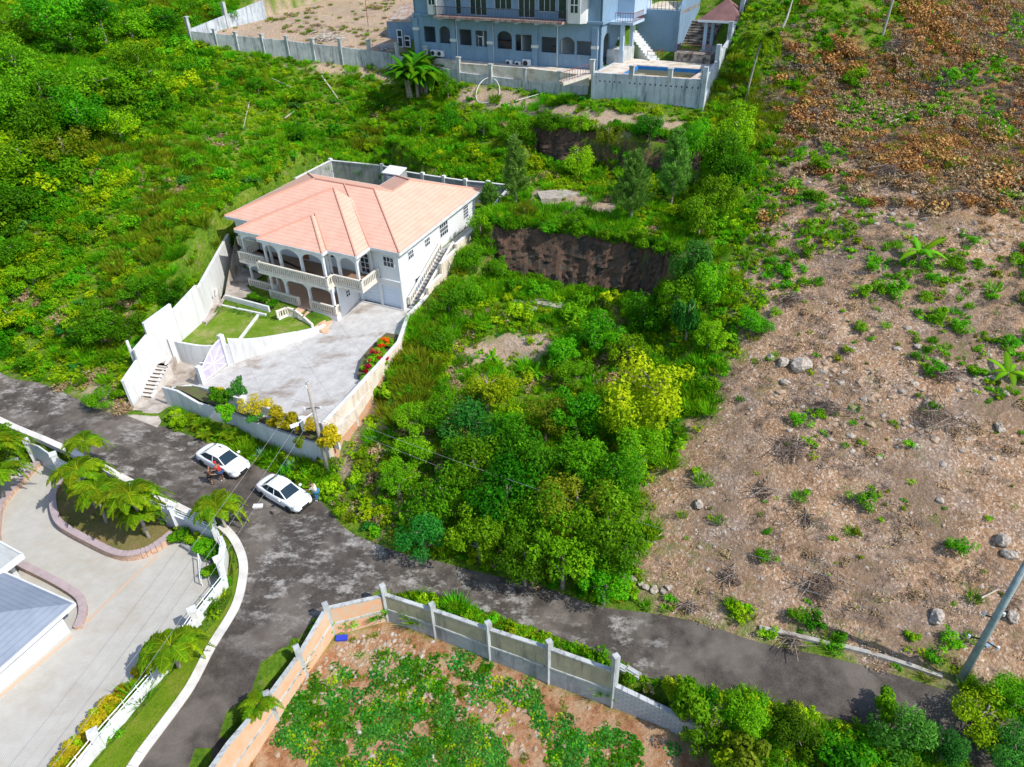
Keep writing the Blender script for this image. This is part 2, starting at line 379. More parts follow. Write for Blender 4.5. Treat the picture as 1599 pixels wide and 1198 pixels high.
# cliff faces and rough ground get relief
gyx = np.gradient(ZZ, STEP); slope = np.hypot(*gyx)
b_, d_, l_, di_ = masks(XX, YY)
rough = np.clip(b_*.8+di_*.3+l_*.4, 0, 1)
rel = (rng.random(ZZ.shape)-.5)*.14*rough+np.where(b_ > .3, .25*wob(XX, YY, 1, 1.1)*b_*.35, 0)
keep = np.ones(ZZ.shape)
cliff = np.clip((slope-1.6)/1.5, 0, 1)
nat = np.ones(ZZ.shape)
for Pq, T, Z, fo in PLT[2:]:
    nat *= np.where(inside(XX, YY, Pq) | (pdist(XX, YY, Pq) < 1.2), 0, 1)
# ---------------------------------------------------------------- roads and sheets
ROAD_UP = [(-60, 560), (0, 582), (60, 598), (110, 618), (160, 642), (208, 650), (245, 663), (300, 682), (350, 705), (400, 728), (440, 745), (490, 775), (512, 795), (545, 830), (620, 862), (680, 876), (740, 892), (850, 918), (930, 946), (1000, 956), (1050, 964), (1110, 978), (1180, 1002), (1300, 1028), (1400, 1055), (1490, 1083), (1560, 1112), (1680, 1165)]
ROAD_LO = [(-60, 628), (0, 652), (100, 696), (180, 735), (250, 772), (318, 806), (350, 818), (372, 840), (386, 872), (386, 905), (374, 950), (338, 1010), (304, 1075), (265, 1130), (215, 1200), (150, 1310)]
ROAD_IN = [(300, 1310), (350, 1205), (392, 1120), (430, 1062), (462, 1005), (498, 962), (540, 944), (600, 932), (650, 925), (700, 934), (760, 957), (850, 988), (920, 1014), (965, 1035), (1010, 1058), (1080, 1072), (1150, 1084), (1250, 1106), (1350, 1134), (1450, 1165), (1600, 1215)]
def z0(l, z=None): return [at(a, b, 0) if b > 1190 or a > 1590 or a < -5 else P(a, b) for a, b in l]
rl = smooth(z0(ROAD_LO), 4); ri = smooth(z0(ROAD_IN), 4); ru = smooth(z0(ROAD_UP), 4)
ROADPOLY = [p[:2] for p in ru[::-1]]+[p[:2] for p in rl]+[p[:2] for p in ri]
DRIVEPOLY = [p[:2] for p in APX(DRV)]
APRON = [p[:2] for p in PL([(200, 650), (246, 668), (268, 636), (262, 606), (309, 603), (318, 598), (355, 570), (330, 571), (305, 568), (276, 556), (252, 580), (232, 606)])]
YARDP = [p[:2] for p in YARD]
# smooth the ground under the road crossfall, keep relief away from made ground
made = np.zeros(ZZ.shape, bool)
for q in (ROADPOLY, DRIVEPOLY, APRON, YARDP): made |= inside(XX, YY, q) | (pdist(XX, YY, q) < .9)
ZZ += np.where(made | (nat == 0) & (l_ < .5), 0, rel)
ZZ -= np.where(inside(XX, YY, ROADPOLY), .02, 0)
AZ[8:8+len(gy), 8:8+len(gx)] = ZZ
def drape(name, poly, mat, dz=.03, zf=None, cell=1.0):
    poly = np.array([p[:2] for p in poly], float); lo, hi = poly.min(0), poly.max(0)
    x, y = np.meshgrid(np.arange(math.floor(lo[0]), hi[0]+1, cell), np.arange(math.floor(lo[1]), hi[1]+1, cell)); x = x.ravel(); y = y.ravel()
    k = inside(x, y, poly) & (pdist(x, y, poly) > cell*.35); pts = [Vector(p) for p in poly.tolist()]+[Vector((a, b)) for a, b in zip(x[k], y[k])]
    n = len(poly); v, e, f, *_ = geometry.delaunay_2d_cdt(pts, [(i, (i+1) % n) for i in range(n)], [tuple(range(n))], 1, 1e-4)
    co = np.array([(a.x, a.y) for a in v]); z = (zf or hg)(co[:, 0], co[:, 1])+dz
    mb = MB(); mb.add(np.column_stack([co, z]).tolist(), [tuple(q) for q in f]); return mb.build(name, mat, kind='structure')

# ground material
def ground_material():
    m, nt, b = base_mat('ground'); A = {}
    for k in ('bare', 'dry', 'lot', 'dirt', 'rock'):
        a = N(nt, 'Attribute', attribute_name=k); A[k] = a.outputs['Fac']
    g1 = ramp(nt, noise(nt, .35, 6, .65), [(.35, (.06, .14, .01)), (.5, (.14, .25, .016)), (.68, (.24, .30, .03))])
    fine = noise(nt, 3.5, 5, .75)
    green = mixc(nt, ramp(nt, fine, [(.42, (0, 0, 0)), (.66, (1, 1, 1))]), g1, (.045, .11, .01))
    green = mixc(nt, ramp(nt, noise(nt, .8, 5, .7), [(.57, (0, 0, 0)), (.7, (1, 1, 1))]), green, (.26, .2, .11))
    soil = ramp(nt, noise(nt, .45, 7, .7), [(.3, (.20, .125, .07)), (.45, (.42, .26, .145)), (.56, (.54, .36, .22)), (.7, (.66, .50, .35))])
    vo = N(nt, 'TexVoronoi'); vo.inputs['Scale'].default_value = 8.5; g = N(nt, 'NewGeometry'); nt.links.new(g.outputs['Position'], vo.inputs['Vector'])
    peb = ramp(nt, vo.outputs['Color'], [(.1, (.12, .07, .04)), (.5, (.37, .21, .12)), (.75, (.56, .39, .26)), (.95, (.88, .82, .76))])
    soil = mixc(nt, .6, soil, peb)
    soil = mixc(nt, ramp(nt, noise(nt, .16, 6, .7), [(.44, (0, 0, 0)), (.6, (.75, .75, .75))]), soil, (.21, .15, .105))
    soil = mixc(nt, ramp(nt, noise(nt, .5, 7, .8), [(.56, (0, 0, 0)), (.66, (.7, .7, .7))]), soil, (.13, .17, .04))
    soil = mixc(nt, ramp(nt, noise(nt, .3, 4, .6), [(.5, (0, 0, 0)), (.68, (.8, .8, .8))]), soil, mixc(nt, .5, peb, (.36, .32, .29)))
    dryc = ramp(nt, noise(nt, 1.6, 8, .75, dist=1.5), [(.3, (.08, .045, .02)), (.45, (.26, .14, .05)), (.58, (.42, .28, .12)), (.72, (.2, .2, .05))])
    lotc = ramp(nt, noise(nt, .9, 7, .75), [(.3, (.17, .08, .04)), (.45, (.4, .2, .1)), (.58, (.48, .32, .2)), (.7, (.3, .28, .12))])
    g2 = N(nt, 'NewGeometry'); mp = N(nt, 'Mapping'); mp.inputs['Scale'].default_value = (1.6, 1.6, .5); nt.links.new(g2.outputs['Position'], mp.inputs[0])
    rock = ramp(nt, noise(nt, .55, 8, .75, mp.outputs[0]), [(.3, (.025, .02, .018)), (.46, (.09, .07, .06)), (.55, (.26, .12, .06)), (.62, (.14, .11, .1)), (.75, (.34, .3, .27))])
    c = mixc(nt, A['dirt'], green, mixc(nt, .5, soil, (.5, .4, .3)))
    c = mixc(nt, A['bare'], c, soil); c = mixc(nt, A['dry'], c, dryc); c = mixc(nt, A['lot'], c, lotc); c = mixc(nt, A['rock'], c, rock)
    nt.links.new(c, b.inputs['Base Color']); b.inputs['Roughness'].default_value = .95; b.inputs['Specular IOR Level'].default_value = .1
    bump(nt, b, noise(nt, 2.5, 8, .7), .9, .35)
    return m
MG = ground_material()
def build_ground():
    ny, nx = AX.shape; v = np.column_stack([AX.ravel(), AY.ravel(), AZ.ravel()]).astype(np.float32)
    i = (np.arange(ny-1)[:, None]*nx+np.arange(nx-1)[None]).ravel()
    f = np.stack([i, i+1, i+1+nx, i+nx], 1).astype(np.int32)
    me = bpy.data.meshes.new('ground'); me.vertices.add(len(v)); me.vertices.foreach_set('co', v.ravel())
    me.loops.add(f.size); me.loops.foreach_set('vertex_index', f.ravel()); me.polygons.add(len(f)); me.polygons.foreach_set('loop_start', np.arange(0, f.size, 4, dtype=np.int32))
    me.update(calc_edges=True); me.materials.append(MG); me.shade_smooth()
    b, d, l, di = masks(AX, AY); far = (AX < -115) | (AX > 128) | (AY > 168) | (AY < 0)
    rock = np.zeros(AX.shape); rock[8:8+len(gy), 8:8+len(gx)] = cliff*nat
    for k, a in (('bare', b*~far), ('dry', d*~far), ('lot', l), ('dirt', di), ('rock', rock)):
        at_ = me.attributes.new(k, 'FLOAT', 'POINT'); at_.data.foreach_set('value', a.ravel().astype(np.float32))
    o = bpy.data.objects.new('ground', me); COL.objects.link(o); o['kind'] = 'structure'
build_ground()

def road_material():
    m, nt, b = base_mat('asphalt')
    base = ramp(nt, noise(nt, 1.2, 8, .7), [(.35, (.048, .038, .030)), (.55, (.082, .068, .056)), (.7, (.125, .106, .088))])
    grit = ramp(nt, noise(nt, 14, 3, .8), [(.4, (.55, .55, .55)), (.7, (1.5, 1.5, 1.5))]); base = mixc(nt, .8, base, grit, 'MULTIPLY')
    dust = ramp(nt, noise(nt, .3, 3, .5), [(.46, (0, 0, 0)), (.62, (1, 1, 1))])
    g = N(nt, 'NewGeometry'); mpr = N(nt, 'Mapping'); mpr.inputs['Rotation'].default_value = (0, 0, R(28)); mpr.inputs['Scale'].default_value = (.75, 1.2, 1); nt.links.new(g.outputs['Position'], mpr.inputs[0])
    pat = ramp(nt, noise(nt, .8, 12, .78, mpr.outputs[0]), [(.5, (0, 0, 0)), (.6, (1, 1, 1))]); sx = N(nt, 'SeparateXYZ'); nt.links.new(g.outputs['Position'], sx.inputs[0])
    def near(cx, cy, r):
        v = N(nt, 'VectorMath', operation='DISTANCE'); nt.links.new(g.outputs['Position'], v.inputs[0]); v.inputs[1].default_value = (cx, cy, 0)
        mr = N(nt, 'MapRange'); mr.inputs['From Min'].default_value = r; mr.inputs['From Max'].default_value = r*.45; nt.links.new(v.outputs['Value'], mr.inputs[0]); return mr.outputs[0]
    tot = None
    for (px, py, r) in ((500, 880, 8.5), (215, 720, 9), (420, 850, 6), (640, 905, 5), (50, 640, 9), (960, 1005, 4), (800, 960, 4)):
        q = at(px, py, 0); n_ = near(q[0], q[1], r)
        if tot is None: tot = n_
        else:
            mx = N(nt, 'Math', operation='MAXIMUM'); nt.links.new(tot, mx.inputs[0]); nt.links.new(n_, mx.inputs[1]); tot = mx.outputs[0]
    ml = N(nt, 'Math', operation='MULTIPLY'); nt.links.new(tot, ml.inputs[0]); nt.links.new(pat, ml.inputs[1])
    c = mixc(nt, ml.outputs[0], base, ramp(nt, noise(nt, 5, 5, .7), [(.35, (.22, .2, .18)), (.7, (.42, .4, .37))]))
    ml2 = N(nt, 'Math', operation='MULTIPLY'); nt.links.new(dust, ml2.inputs[0]); ml2.inputs[1].default_value = .5
    c = mixc(nt, ml2.outputs[0], c, (.19, .16, .135))
    nt.links.new(c, b.inputs['Base Color']); b.inputs['Roughness'].default_value = .9; bump(nt, b, noise(nt, 9, 5, .7), .5, .03)
    return m
MROAD = road_material()
drape('road', ROADPOLY, MROAD, .035)
def slab_mat(name, a, b_, dark, sc=.5, lo=.45, hi=.62, joints=None):
    m, nt, b = base_mat(name)
    c = ramp(nt, noise(nt, 1.1, 8, .7), [(.35, a), (.65, b_)])
    g = N(nt, 'NewGeometry'); mp = N(nt, 'Mapping'); mp.inputs['Rotation'].default_value = (0, 0, R(28)); mp.inputs['Scale'].default_value = (.75, 1.2, 1); nt.links.new(g.outputs['Position'], mp.inputs[0])
    c = mixc(nt, ramp(nt, noise(nt, sc, 8, .7, mp.outputs[0]), [(lo, (0, 0, 0)), (hi, (1, 1, 1))]), c, dark)
    if joints:
        br = N(nt, 'TexBrick'); br.inputs['Scale'].default_value = joints[0]; br.inputs['Mortar Size'].default_value = joints[1]; br.inputs['Color1'].default_value = br.inputs['Color2'].default_value = (1, 1, 1, 1)
        br.inputs['Mortar'].default_value = (*[joints[2]]*3, 1); br.offset = joints[3]; mp2 = N(nt, 'Mapping'); mp2.inputs['Rotation'].default_value = (0, 0, R(joints[4])); nt.links.new(g.outputs['Position'], mp2.inputs[0]); nt.links.new(mp2.outputs[0], br.inputs['Vector'])
        c = mixc(nt, 1, c, br.outputs[0], 'MULTIPLY')
    nt.links.new(c, b.inputs['Base Color']); b.inputs['Roughness'].default_value = .85; bump(nt, b, noise(nt, 4, 5, .6), .25, .02)
    return m
MDRIVE = slab_mat('driveway_concrete', (.45, .43, .41), (.60, .585, .56), (.27, .205, .155), .32, .52, .68, (.11, .0022, .7, 0, -28))
drape('driveway', DRIVEPOLY, MDRIVE, .05, PLT[5][1])
MAPR = slab_mat('old_concrete', (.36, .31, .26), (.52, .47, .42), (.2, .155, .12), .7, .45, .65)
drape('concrete_apron', APRON, MAPR, .05)
MPAVE = slab_mat('block_paving', (.455, .435, .39), (.52, .50, .455), (.42, .37, .30), .35, .5, .75, (3.2, .03, .78, .5, 40))
drape('paved_yard', YARDP, MPAVE, .04, PLT[9][1])
def lawnmat(name, a, b_, c_):
    m, nt, b = base_mat(name); c = ramp(nt, noise(nt, .55, 6, .65), [(.3, a), (.5, b_), (.68, c_)])
    c = mixc(nt, ramp(nt, noise(nt, 9, 4, .8), [(.4, (0, 0, 0)), (.75, (.7, .7, .7))]), c, tuple(v*.45 for v in a))
    nt.links.new(c, b.inputs['Base Color']); b.inputs['Roughness'].default_value = .95; b.inputs['Specular IOR Level'].default_value = .1; bump(nt, b, noise(nt, 7, 5, .8), 1, .12); return m
MLAWN = lawnmat('lawn_grass', (.12, .25, .012), (.2, .31, .03), (.42, .37, .16))
MVERGE = lawnmat('verge_grass', (.13, .24, .01), (.18, .28, .015), (.29, .29, .05))
drape('lawn', LAWN, MLAWN, .07, PLT[6][1])
# verge between the left kerb and the fences
FEN = [(-30, 655), (110, 715), (240, 780), (345, 838), (362, 930), (300, 1010), (230, 1100), (140, 1205), (90, 1290)]
kerb = [p for p in smooth(z0([(a, b) for a, b in ROAD_LO]), 4)]
drape('grass_verge', [p[:2] for p in smooth(z0(FEN), 3)]+[p[:2] for p in rl[::-1]], MVERGE, .028)
MKERB = M('kerb_concrete', (.55, .52, .48), .85, (.7, .67, .62), 1.2, .35, .6, bmp=.3)
def ribbon(mb, pts, wd, h, side=0, drop=.3):
    for a, b in zip(pts[:-1], pts[1:]):
        za, zb = float(hg(a[0], a[1])), float(hg(b[0], b[1])); mb.wall(a, b, za-drop, za+h, zb-drop, zb+h, wd, side)
mb = MB(); ribbon(mb, rl[:21], .5, .15, 1); mb.build('kerb', MKERB, kind='structure')
mb = MB(); ribbon(mb, rl[24:], .55, .12, 1); mb.build('sidewalk', MKERB, kind='structure')
mb = MB(); dr = smooth(PL([(1185, 985), (1250, 1000), (1330, 1018), (1400, 1038), (1470, 1062)]), 3); ribbon(mb, dr, .25, .22); tag(mb.build('drain_kerb', M('drain_concrete', (.42, .4, .36), .9, (.25, .22, .19), 2)), 'low grey concrete drain edge beside the road under the cleared slope', 'drain')

# bare rock faces of the two cut banks
CL = [([(778, 424, 3.5), (830, 437, 3.5), (880, 446, 3.5), (930, 456, 3.5), (980, 464, 3.5), (1022, 474, 3.6), (1050, 478, 4.2)], [(772, 350, 8.2), (830, 352, 8.3), (890, 362, 8.4), (945, 371, 8.6), (1000, 378, 8.7), (1030, 388, 8.7), (1062, 400, 8.6)]),
      ([(835, 244, 9.4), (880, 258, 9.4), (930, 265, 9.4), (980, 268, 9.6), (1040, 272, 10.4), (1090, 285, 10.8)], [(830, 196, 12.8), (880, 198, 13.2), (930, 203, 13.4), (980, 206, 13.6), (1045, 212, 13.6), (1095, 225, 13.6)])]
mk, ntk, bk = base_mat('rock_face'); gk = N(ntk, 'NewGeometry'); mpk = N(ntk, 'Mapping'); mpk.inputs['Scale'].default_value = (2.2, 2.2, .5); ntk.links.new(gk.outputs['Position'], mpk.inputs[0])
ck = ramp(ntk, noise(ntk, .45, 10, .8, mpk.outputs[0]), [(.3, (.014, .012, .010)), (.44, (.06, .05, .04)), (.53, (.17, .09, .055)), (.6, (.10, .085, .07)), (.75, (.30, .27, .23))])
ntk.links.new(ck, bk.inputs['Base Color']); bk.inputs['Roughness'].default_value = .95; bump(ntk, bk, noise(ntk, 2.5, 8, .7, mpk.outputs[0]), 1, .4)
def cliff_sheet(b_, t_, seed):
    bb = smooth(APX(b_), 10); tt = smooth(APX(t_), 10); n = min(len(bb), len(tt)); m_ = 18; g = np.random.default_rng(seed); mb = MB(); vs = []; ph = g.uniform(0, 6, 8)
    for j in range(m_+1):
        for i in range(n):
            f = j/m_; a, b = bb[i], tt[i]; p = a+(b-a)*f; nrm = np.array([b[1]-a[1], 0, 0]); d = .35*math.sin(i*.55+ph[0])*math.sin(f*4+ph[1])+.22*math.sin(i*1.3+ph[2]+f*2)+.16*g.normal()*(0 < j < m_)
            if j == 0: p = p+np.array([0, 0, -.8])
            if j == m_: p = p+np.array([0, .9, .1])
            vs.append((p[0], p[1]-.5+d*.8*(1-f*.5), p[2]))
    mb.add(vs, [(j*n+i, j*n+i+1, (j+1)*n+i+1, (j+1)*n+i) for j in range(m_) for i in range(n-1)]); mb.build('cliff', mk, kind='structure'); return [p[:2]-[0, .5] for p in bb]+[p[:2]+[0, .1] for p in tt[::-1]]
CLP1 = cliff_sheet(*CL[0], 1); CLP2 = cliff_sheet(*CL[1], 2)
# ================================================================ pink-roofed house
WH = (.64, .65, .645)
MWHITE = M('white_render', WH, .8, (.70, .71, .71), .8, .45, .75, stain=(.5, .48, .44), stain_scale=.5)
MWALL = M('house_paint', (.72, .74, .75), .75, (.66, .68, .70), .5)
MTRIM = M('cream_trim', (.74, .69, .60), .7, (.63, .58, .5), 3)
MGLASS = M('dark_glass', (.02, .035, .05), .08, spec=.6)
MGREY = M('bare_render', (.36, .36, .37), .9, (.26, .26, .27), 1.1, stain=(.17, .16, .15))
MCREAM = M('cream_render', (.74, .65, .54), .9, (.62, .52, .42), .9, stain=(.45, .36, .28))
MPEACH = M('peach_tile', (.72, .46, .31), .6, (.62, .38, .26), 3)
MTILE = M('brown_floor_tile', (.30, .18, .11), .5, (.24, .15, .1), 2)
MGAR = M('garage_door_paint', (.62, .70, .80), .5)
MWOOD = M('brown_wood', (.28, .1, .03), .5)
MSTEEL = M('white_metal', (.75, .76, .78), .4)
def roof_material(name, ca, cb, zstep, amp=.25):
    m, nt, b = base_mat(name)
    g = N(nt, 'NewGeometry'); sx = N(nt, 'SeparateXYZ'); nt.links.new(g.outputs['Position'], sx.inputs[0])
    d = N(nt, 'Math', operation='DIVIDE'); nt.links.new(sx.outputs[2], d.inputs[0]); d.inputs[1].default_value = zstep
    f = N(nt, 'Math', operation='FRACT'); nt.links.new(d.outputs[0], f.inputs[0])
    lap = ramp(nt, f.outputs[0], [(0, (.72, .66, .64)), (.1, (.88, .85, .84)), (.2, (1, 1, 1)), (1, (1, 1, 1))])  # shadow line at each tile lap, put into the colour
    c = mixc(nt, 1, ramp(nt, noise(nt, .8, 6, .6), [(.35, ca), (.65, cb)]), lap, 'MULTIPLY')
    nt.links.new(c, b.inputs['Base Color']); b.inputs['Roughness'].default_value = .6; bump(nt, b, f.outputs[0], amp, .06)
    return m
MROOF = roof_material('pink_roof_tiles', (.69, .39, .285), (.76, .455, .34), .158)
MCAP = M('ridge_cap', (.62, .30, .22), .6)
house = thing('house', 'two storey white house with a pink tiled hip roof and arched verandas', 'house', (*HP(-11, 8), 3.0))
EZ = 9.3; PT = .36
def hz(*d): return EZ+PT*min(d)
mb = MB(); Z1 = EZ+PT*7.2; Z2 = EZ+PT*5.8
q = lambda u, v, z: HP(u, v, z)
mb.poly([q(-22.2, 0, EZ), q(0, 0, EZ), q(-7.2, 7.2, Z1), q(-15, 7.2, Z1)])
mb.poly([q(-22.2, 14.4, EZ), q(-22.2, 0, EZ), q(-15, 7.2, Z1)])
mb.poly([q(0, 0, EZ), q(0, 18, EZ), q(-5.8, 12.2, Z2), q(-5.8, 8.6, Z2), q(-7.2, 7.2, Z1)])
mb.poly([q(0, 18, EZ), q(-11.6, 18, EZ), q(-5.8, 12.2, Z2)])
mb.poly([q(-11.6, 18, EZ), q(-11.6, 14.4, EZ), q(-5.8, 8.6, Z2), q(-5.8, 12.2, Z2)])
mb.poly([q(-11.6, 14.4, EZ), q(-22.2, 14.4, EZ), q(-15, 7.2, Z1), q(-7.2, 7.2, Z1), q(-5.8, 8.6, Z2)])
def hip(mb, u0, u1, v0, v1):
    h = (u1-u0)/2; uc = (u0+u1)/2; z = EZ+PT*h
    mb.poly([q(u0, v0, EZ), q(u1, v0, EZ), q(uc, v0+h, z)]); mb.poly([q(u1, v0, EZ), q(u1, v1, EZ), q(uc, v1, z), q(uc, v0+h, z)])
    mb.poly([q(u0, v1, EZ), q(u0, v0, EZ), q(uc, v0+h, z), q(uc, v1, z)])
hip(mb, -18.7, -3.4, -2.3, 5.36); hip(mb, -15, -6.8, -3.1, 1.2)
roof = mb.build('roof', MROOF, house)
mb = MB()
for a, b in (((0, 0, EZ), (-7.2, 7.2, Z1)), ((-7.2, 7.2, Z1), (-15, 7.2, Z1)), ((-15, 7.2, Z1), (-22.2, 0, EZ)), ((-15, 7.2, Z1), (-22.2, 14.4, EZ)), ((-7.2, 7.2, Z1), (-5.8, 8.6, Z2)), ((-5.8, 8.6, Z2), (-5.8, 12.2, Z2)), ((-5.8, 12.2, Z2), (0, 18, EZ)), ((-5.8, 12.2, Z2), (-11.6, 18, EZ)),
             ((-18.7, -2.3, EZ), (-11.05, 5.35, EZ+PT*7.65)), ((-3.4, -2.3, EZ), (-11.05, 5.35, EZ+PT*7.65)), ((-15, -3.1, EZ), (-10.9, 1, EZ+PT*4.1)), ((-6.8, -3.1, EZ), (-10.9, 1, EZ+PT*4.1)), ((-3.4, 0, EZ), (-11.05, 7.2, Z1)), ((-6.8, -2.3, EZ), (-10.9, 1.6, EZ+PT*3.9))):
    mb.tube([np.array(q(*a))+[0, 0, .03], np.array(q(*b))+[0, 0, .03]], .09, 6)
mb.build('ridge_cap', MCAP, roof)
# fascia + soffit
EV = [(-22.2, 0), (-18.7, 0), (-18.7, -2.3), (-15, -2.3), (-15, -3.1), (-6.8, -3.1), (-6.8, -2.3), (-3.4, -2.3), (-3.4, 0), (0, 0), (0, 18), (-11.6, 18), (-11.6, 14.4), (-22.2, 14.4)]
mb = MB()
for a, b in zip(EV, EV[1:]+EV[:1]): mb.wall(HP(*a), HP(*b), EZ-.28, EZ-.01, EZ-.28, EZ-.01, .07, 1)
mb.build('fascia', MWHITE, roof)
mb = MB(); mb.prism([HP(*p) for p in EV], EZ-.36, EZ-.281); mb.build('ceiling_soffit', MWHITE, house)
GZ, FZ, CZ = 2.95, 6.05, EZ-.37      # ground floor, upper floor, ceiling
# walls: main body set back behind the verandas
mb = MB()
U = HP.u; V = HP.v
side_ops = []
def hwall(a, b, z0=1.0, z1=CZ, ops=(), th=.2):
    a = np.array(HP(*a)); b = np.array(HP(*b)); L = np.linalg.norm(b-a); d = (b-a)/L
    mb.facade(a, d, 0, L, z0, z1, list(ops), th)
# front wall over the garage, right side, back, left
hwall((-6.0, .6), (-.6, .6), 1.5, CZ, [(.35, 2.75, 1.5, 5.2, 0), (2.95, 5.2, 1.5, 5.2, 0)])
hwall((-.6, .62), (-.6, 17.4), .5, CZ)
hwall((-.8, 17.4), (-11, 17.4), 4, CZ); hwall((-11, 17.4), (-11, 13.8), 4, CZ); hwall((-11.2, 13.8), (-21.6, 13.8), 4, CZ)
hwall((-21.6, 13.8), (-21.6, .6), 1, CZ); hwall((-21.6, .6), (-18.9, .6), 1, CZ); hwall((-18.7, .6), (-6, .6), 1, CZ)
body = mb.build('wall', MWALL, house)
# garage recess wall under the balcony
mb = MB(); hwall((-6, -2.6), (-6.0, .55), 1.0, FZ-.3); mb.build('porch_side_wall', MWALL, house)
# porch floors and slabs
def hslab(name, pts, z0, z1, mat): mb = MB(); mb.prism([HP(*p) for p in pts], z0, z1); return mb.build(name, mat, house)
BAL = [(-21.4, .38), (-18.9, .38), (-18.9, -2.5), (-15.4, -2.5), (-15.4, -3.55), (-6.4, -3.55), (-6.4, -2.6), (-3.0, -2.6), (-3.0, .38)]
hslab('balcony_slab', BAL, FZ-.28, FZ-.02, MTRIM)
hslab('balcony_floor', [(u+(.15 if u < -10 else -.15), v+.12 if v < 0 else v) for u, v in BAL], FZ-.019, FZ+.02, MTILE)
POR = [(-18.6, .38), (-18.6, -2.2), (-14.8, -2.2), (-14.8, -3.3), (-6.2, -3.3), (-6.2, .38)]
hslab('porch_base', POR, .8, GZ-.02, MWALL); hslab('porch_floor', [(u, v) for u, v in POR], GZ-.019, GZ+.02, MPEACH)
# arcade fronts (real arches) and columns, both floors
def arcade(name, spans, z0, z1, sp, th=.22):
    mb_ = MB()
    for (a, b, cuts) in spans:
        A = np.array(HP(*a)); B = np.array(HP(*b)); L = np.linalg.norm(B-A); d = (B-A)/L
        cs = [0]+[c*L for c in cuts]+[L]; w_ = .26
        ops = [(c0+w_/2, c1-w_/2, z0, z1-.22, min((c1-c0)*.42, sp)) for c0, c1 in zip(cs[:-1], cs[1:])]
        mb_.facade(A, d, 0, L, z0, z1, ops, th)
    return mb_.build(name, MWALL, house)
up = [((-14.7, -2.8), (-7.1, -2.8), (.26, .62)), ((-7.1, -2.8), (-7.1, -2.05), ()), ((-7.1, -2.0), (-3.7, -2.0), (.33,)), ((-3.7, -2.0), (-3.7, .5), ()), ((-18.4, -2.0), (-14.7, -2.0), ())]
arcade('upper_arcade', up, FZ+.02, CZ, .75)
lo_ = [((-14.6, -3.0), (-6.5, -3.0), (.25, .62)), ((-6.5, -3.0), (-6.5, -.6), ()), ((-18.3, -2.0), (-14.6, -2.0), ())]
arcade('lower_arcade', lo_, GZ+.02, FZ-.3, .7)
# balustrades
def balus(name, pts, zf, h=.95, mat=MTRIM, par=None, sp=.26, slope=None, world=False):
    mb_ = MB(); pp = [np.array(p if world else HP(*p), float) for p in pts]; zz = zf if hasattr(zf, '__len__') else [zf]*len(pp)
    for k, (a, b) in enumerate(zip(pp[:-1], pp[1:])):
        L = np.linalg.norm((b-a)[:2]); n = max(1, int(L/sp)); z0_, z1_ = zz[k], zz[k+1]
        mb_.wall(a, b, z0_+h-.12, z0_+h, z1_+h-.12, z1_+h, .2); mb_.wall(a, b, z0_+.02, z0_+.12, z1_+.02, z1_+.12, .16)
        for i in range(n+1):
            t = i/n; c = a+(b-a)*t; z = z0_+(z1_-z0_)*t; rz = math.atan2((b-a)[1], (b-a)[0])
            big = i in (0, n); mb_.box((c[0], c[1], z+.1), (.22 if big else .1, .22 if big else .12, h-.2 if not big else h-.08), rz)
    return mb_.build(name, mat, par or house)
for seg in ([(-21.4, .3), (-18.75, .3), (-18.75, -2.35)], [(-18.75, -2.35), (-15.25, -2.35), (-15.25, -3.42)], [(-15.25, -3.42), (-6.52, -3.42)], [(-6.52, -3.42), (-6.52, -2.48)], [(-6.52, -2.48), (-3.12, -2.48)], [(-3.12, -2.48), (-3.12, .35)]): balus('balustrade', seg, FZ)
for seg in ([(-18.5, -2.15), (-14.7, -2.15)], [(-14.7, -3.18), (-11, -3.18)], [(-9.4, -3.18), (-6.32, -3.18)], [(-6.32, -3.18), (-6.32, -.6)]): balus('balustrade', seg, GZ)
# windows: (plane, px quad)
def window(par, p0, d, a0, a1, z0, z1, nx=2, nz=2, frame=MSTEEL, push=.0, glass=MGLASS, name='window', arch=0):
    g_ = MB(); g_.rect(a0, a1, z0, z1, p0, d, .05, push+.03); wv = g_.build(name, glass, par)
    f_ = MB(); t = .05
    for i in range(nx+1):
        a = a0+(a1-a0)*i/nx; f_.rect(a-t/2, a+t/2, z0, z1, p0, d, .05, push+.06)
    for i in range(nz+1):
        z = z0+(z1-z0)*i/nz; f_.rect(a0-t/2, a1+t/2, z-t/2, z+t/2, p0, d, .05, push+.063)
    f_.build('frame', frame, wv); return wv
S0 = HP(-.6, .6)
def wpx(S, d, x0, y0, x1, y1, **k):
    a0, za = onplane(x0, y0, S, d); a1, zb = onplane(x1, y1, S, d)
    window(house, S, d, min(a0, a1), max(a0, a1), min(za, zb), max(za, zb), **k)
for (x, y, w_, h_, nx, nz) in ((641, 397.5, 1.0, .8, 3, 2), (666.8, 378, 1.0, .8, 3, 2), (692.6, 357.5, 1.75, 1.35, 4, 3), (727, 331, 1.1, 1.3, 3, 4)):
    a, z = onplane(x, y, S0, V); window(house, S0, V, a-w_/2, a+w_/2, z-h_/2, z+h_/2, nx, nz)
a, z = onplane(654.5, 437, S0, V); window(house, S0, V, a-.85, a+.85, z-.55, z+.45, 3, 2)
mb = MB(); mb.panel([(a-.95, z-1.0), (a+.95, z-.95), (a+.95, z+.1), (a-.9, z-.05)], S0, V, .03, .12)
mb.build('blue_awning', M('blue_plastic', (.03, .22, .5), .4), house)
F0 = HP(-6, .6); a, z = onplane(607, 409, F0, U); window(house, F0, U, a-.6, a+.6, z-.5, z+.5, 3, 2)
F1 = HP(-18.7, .6)
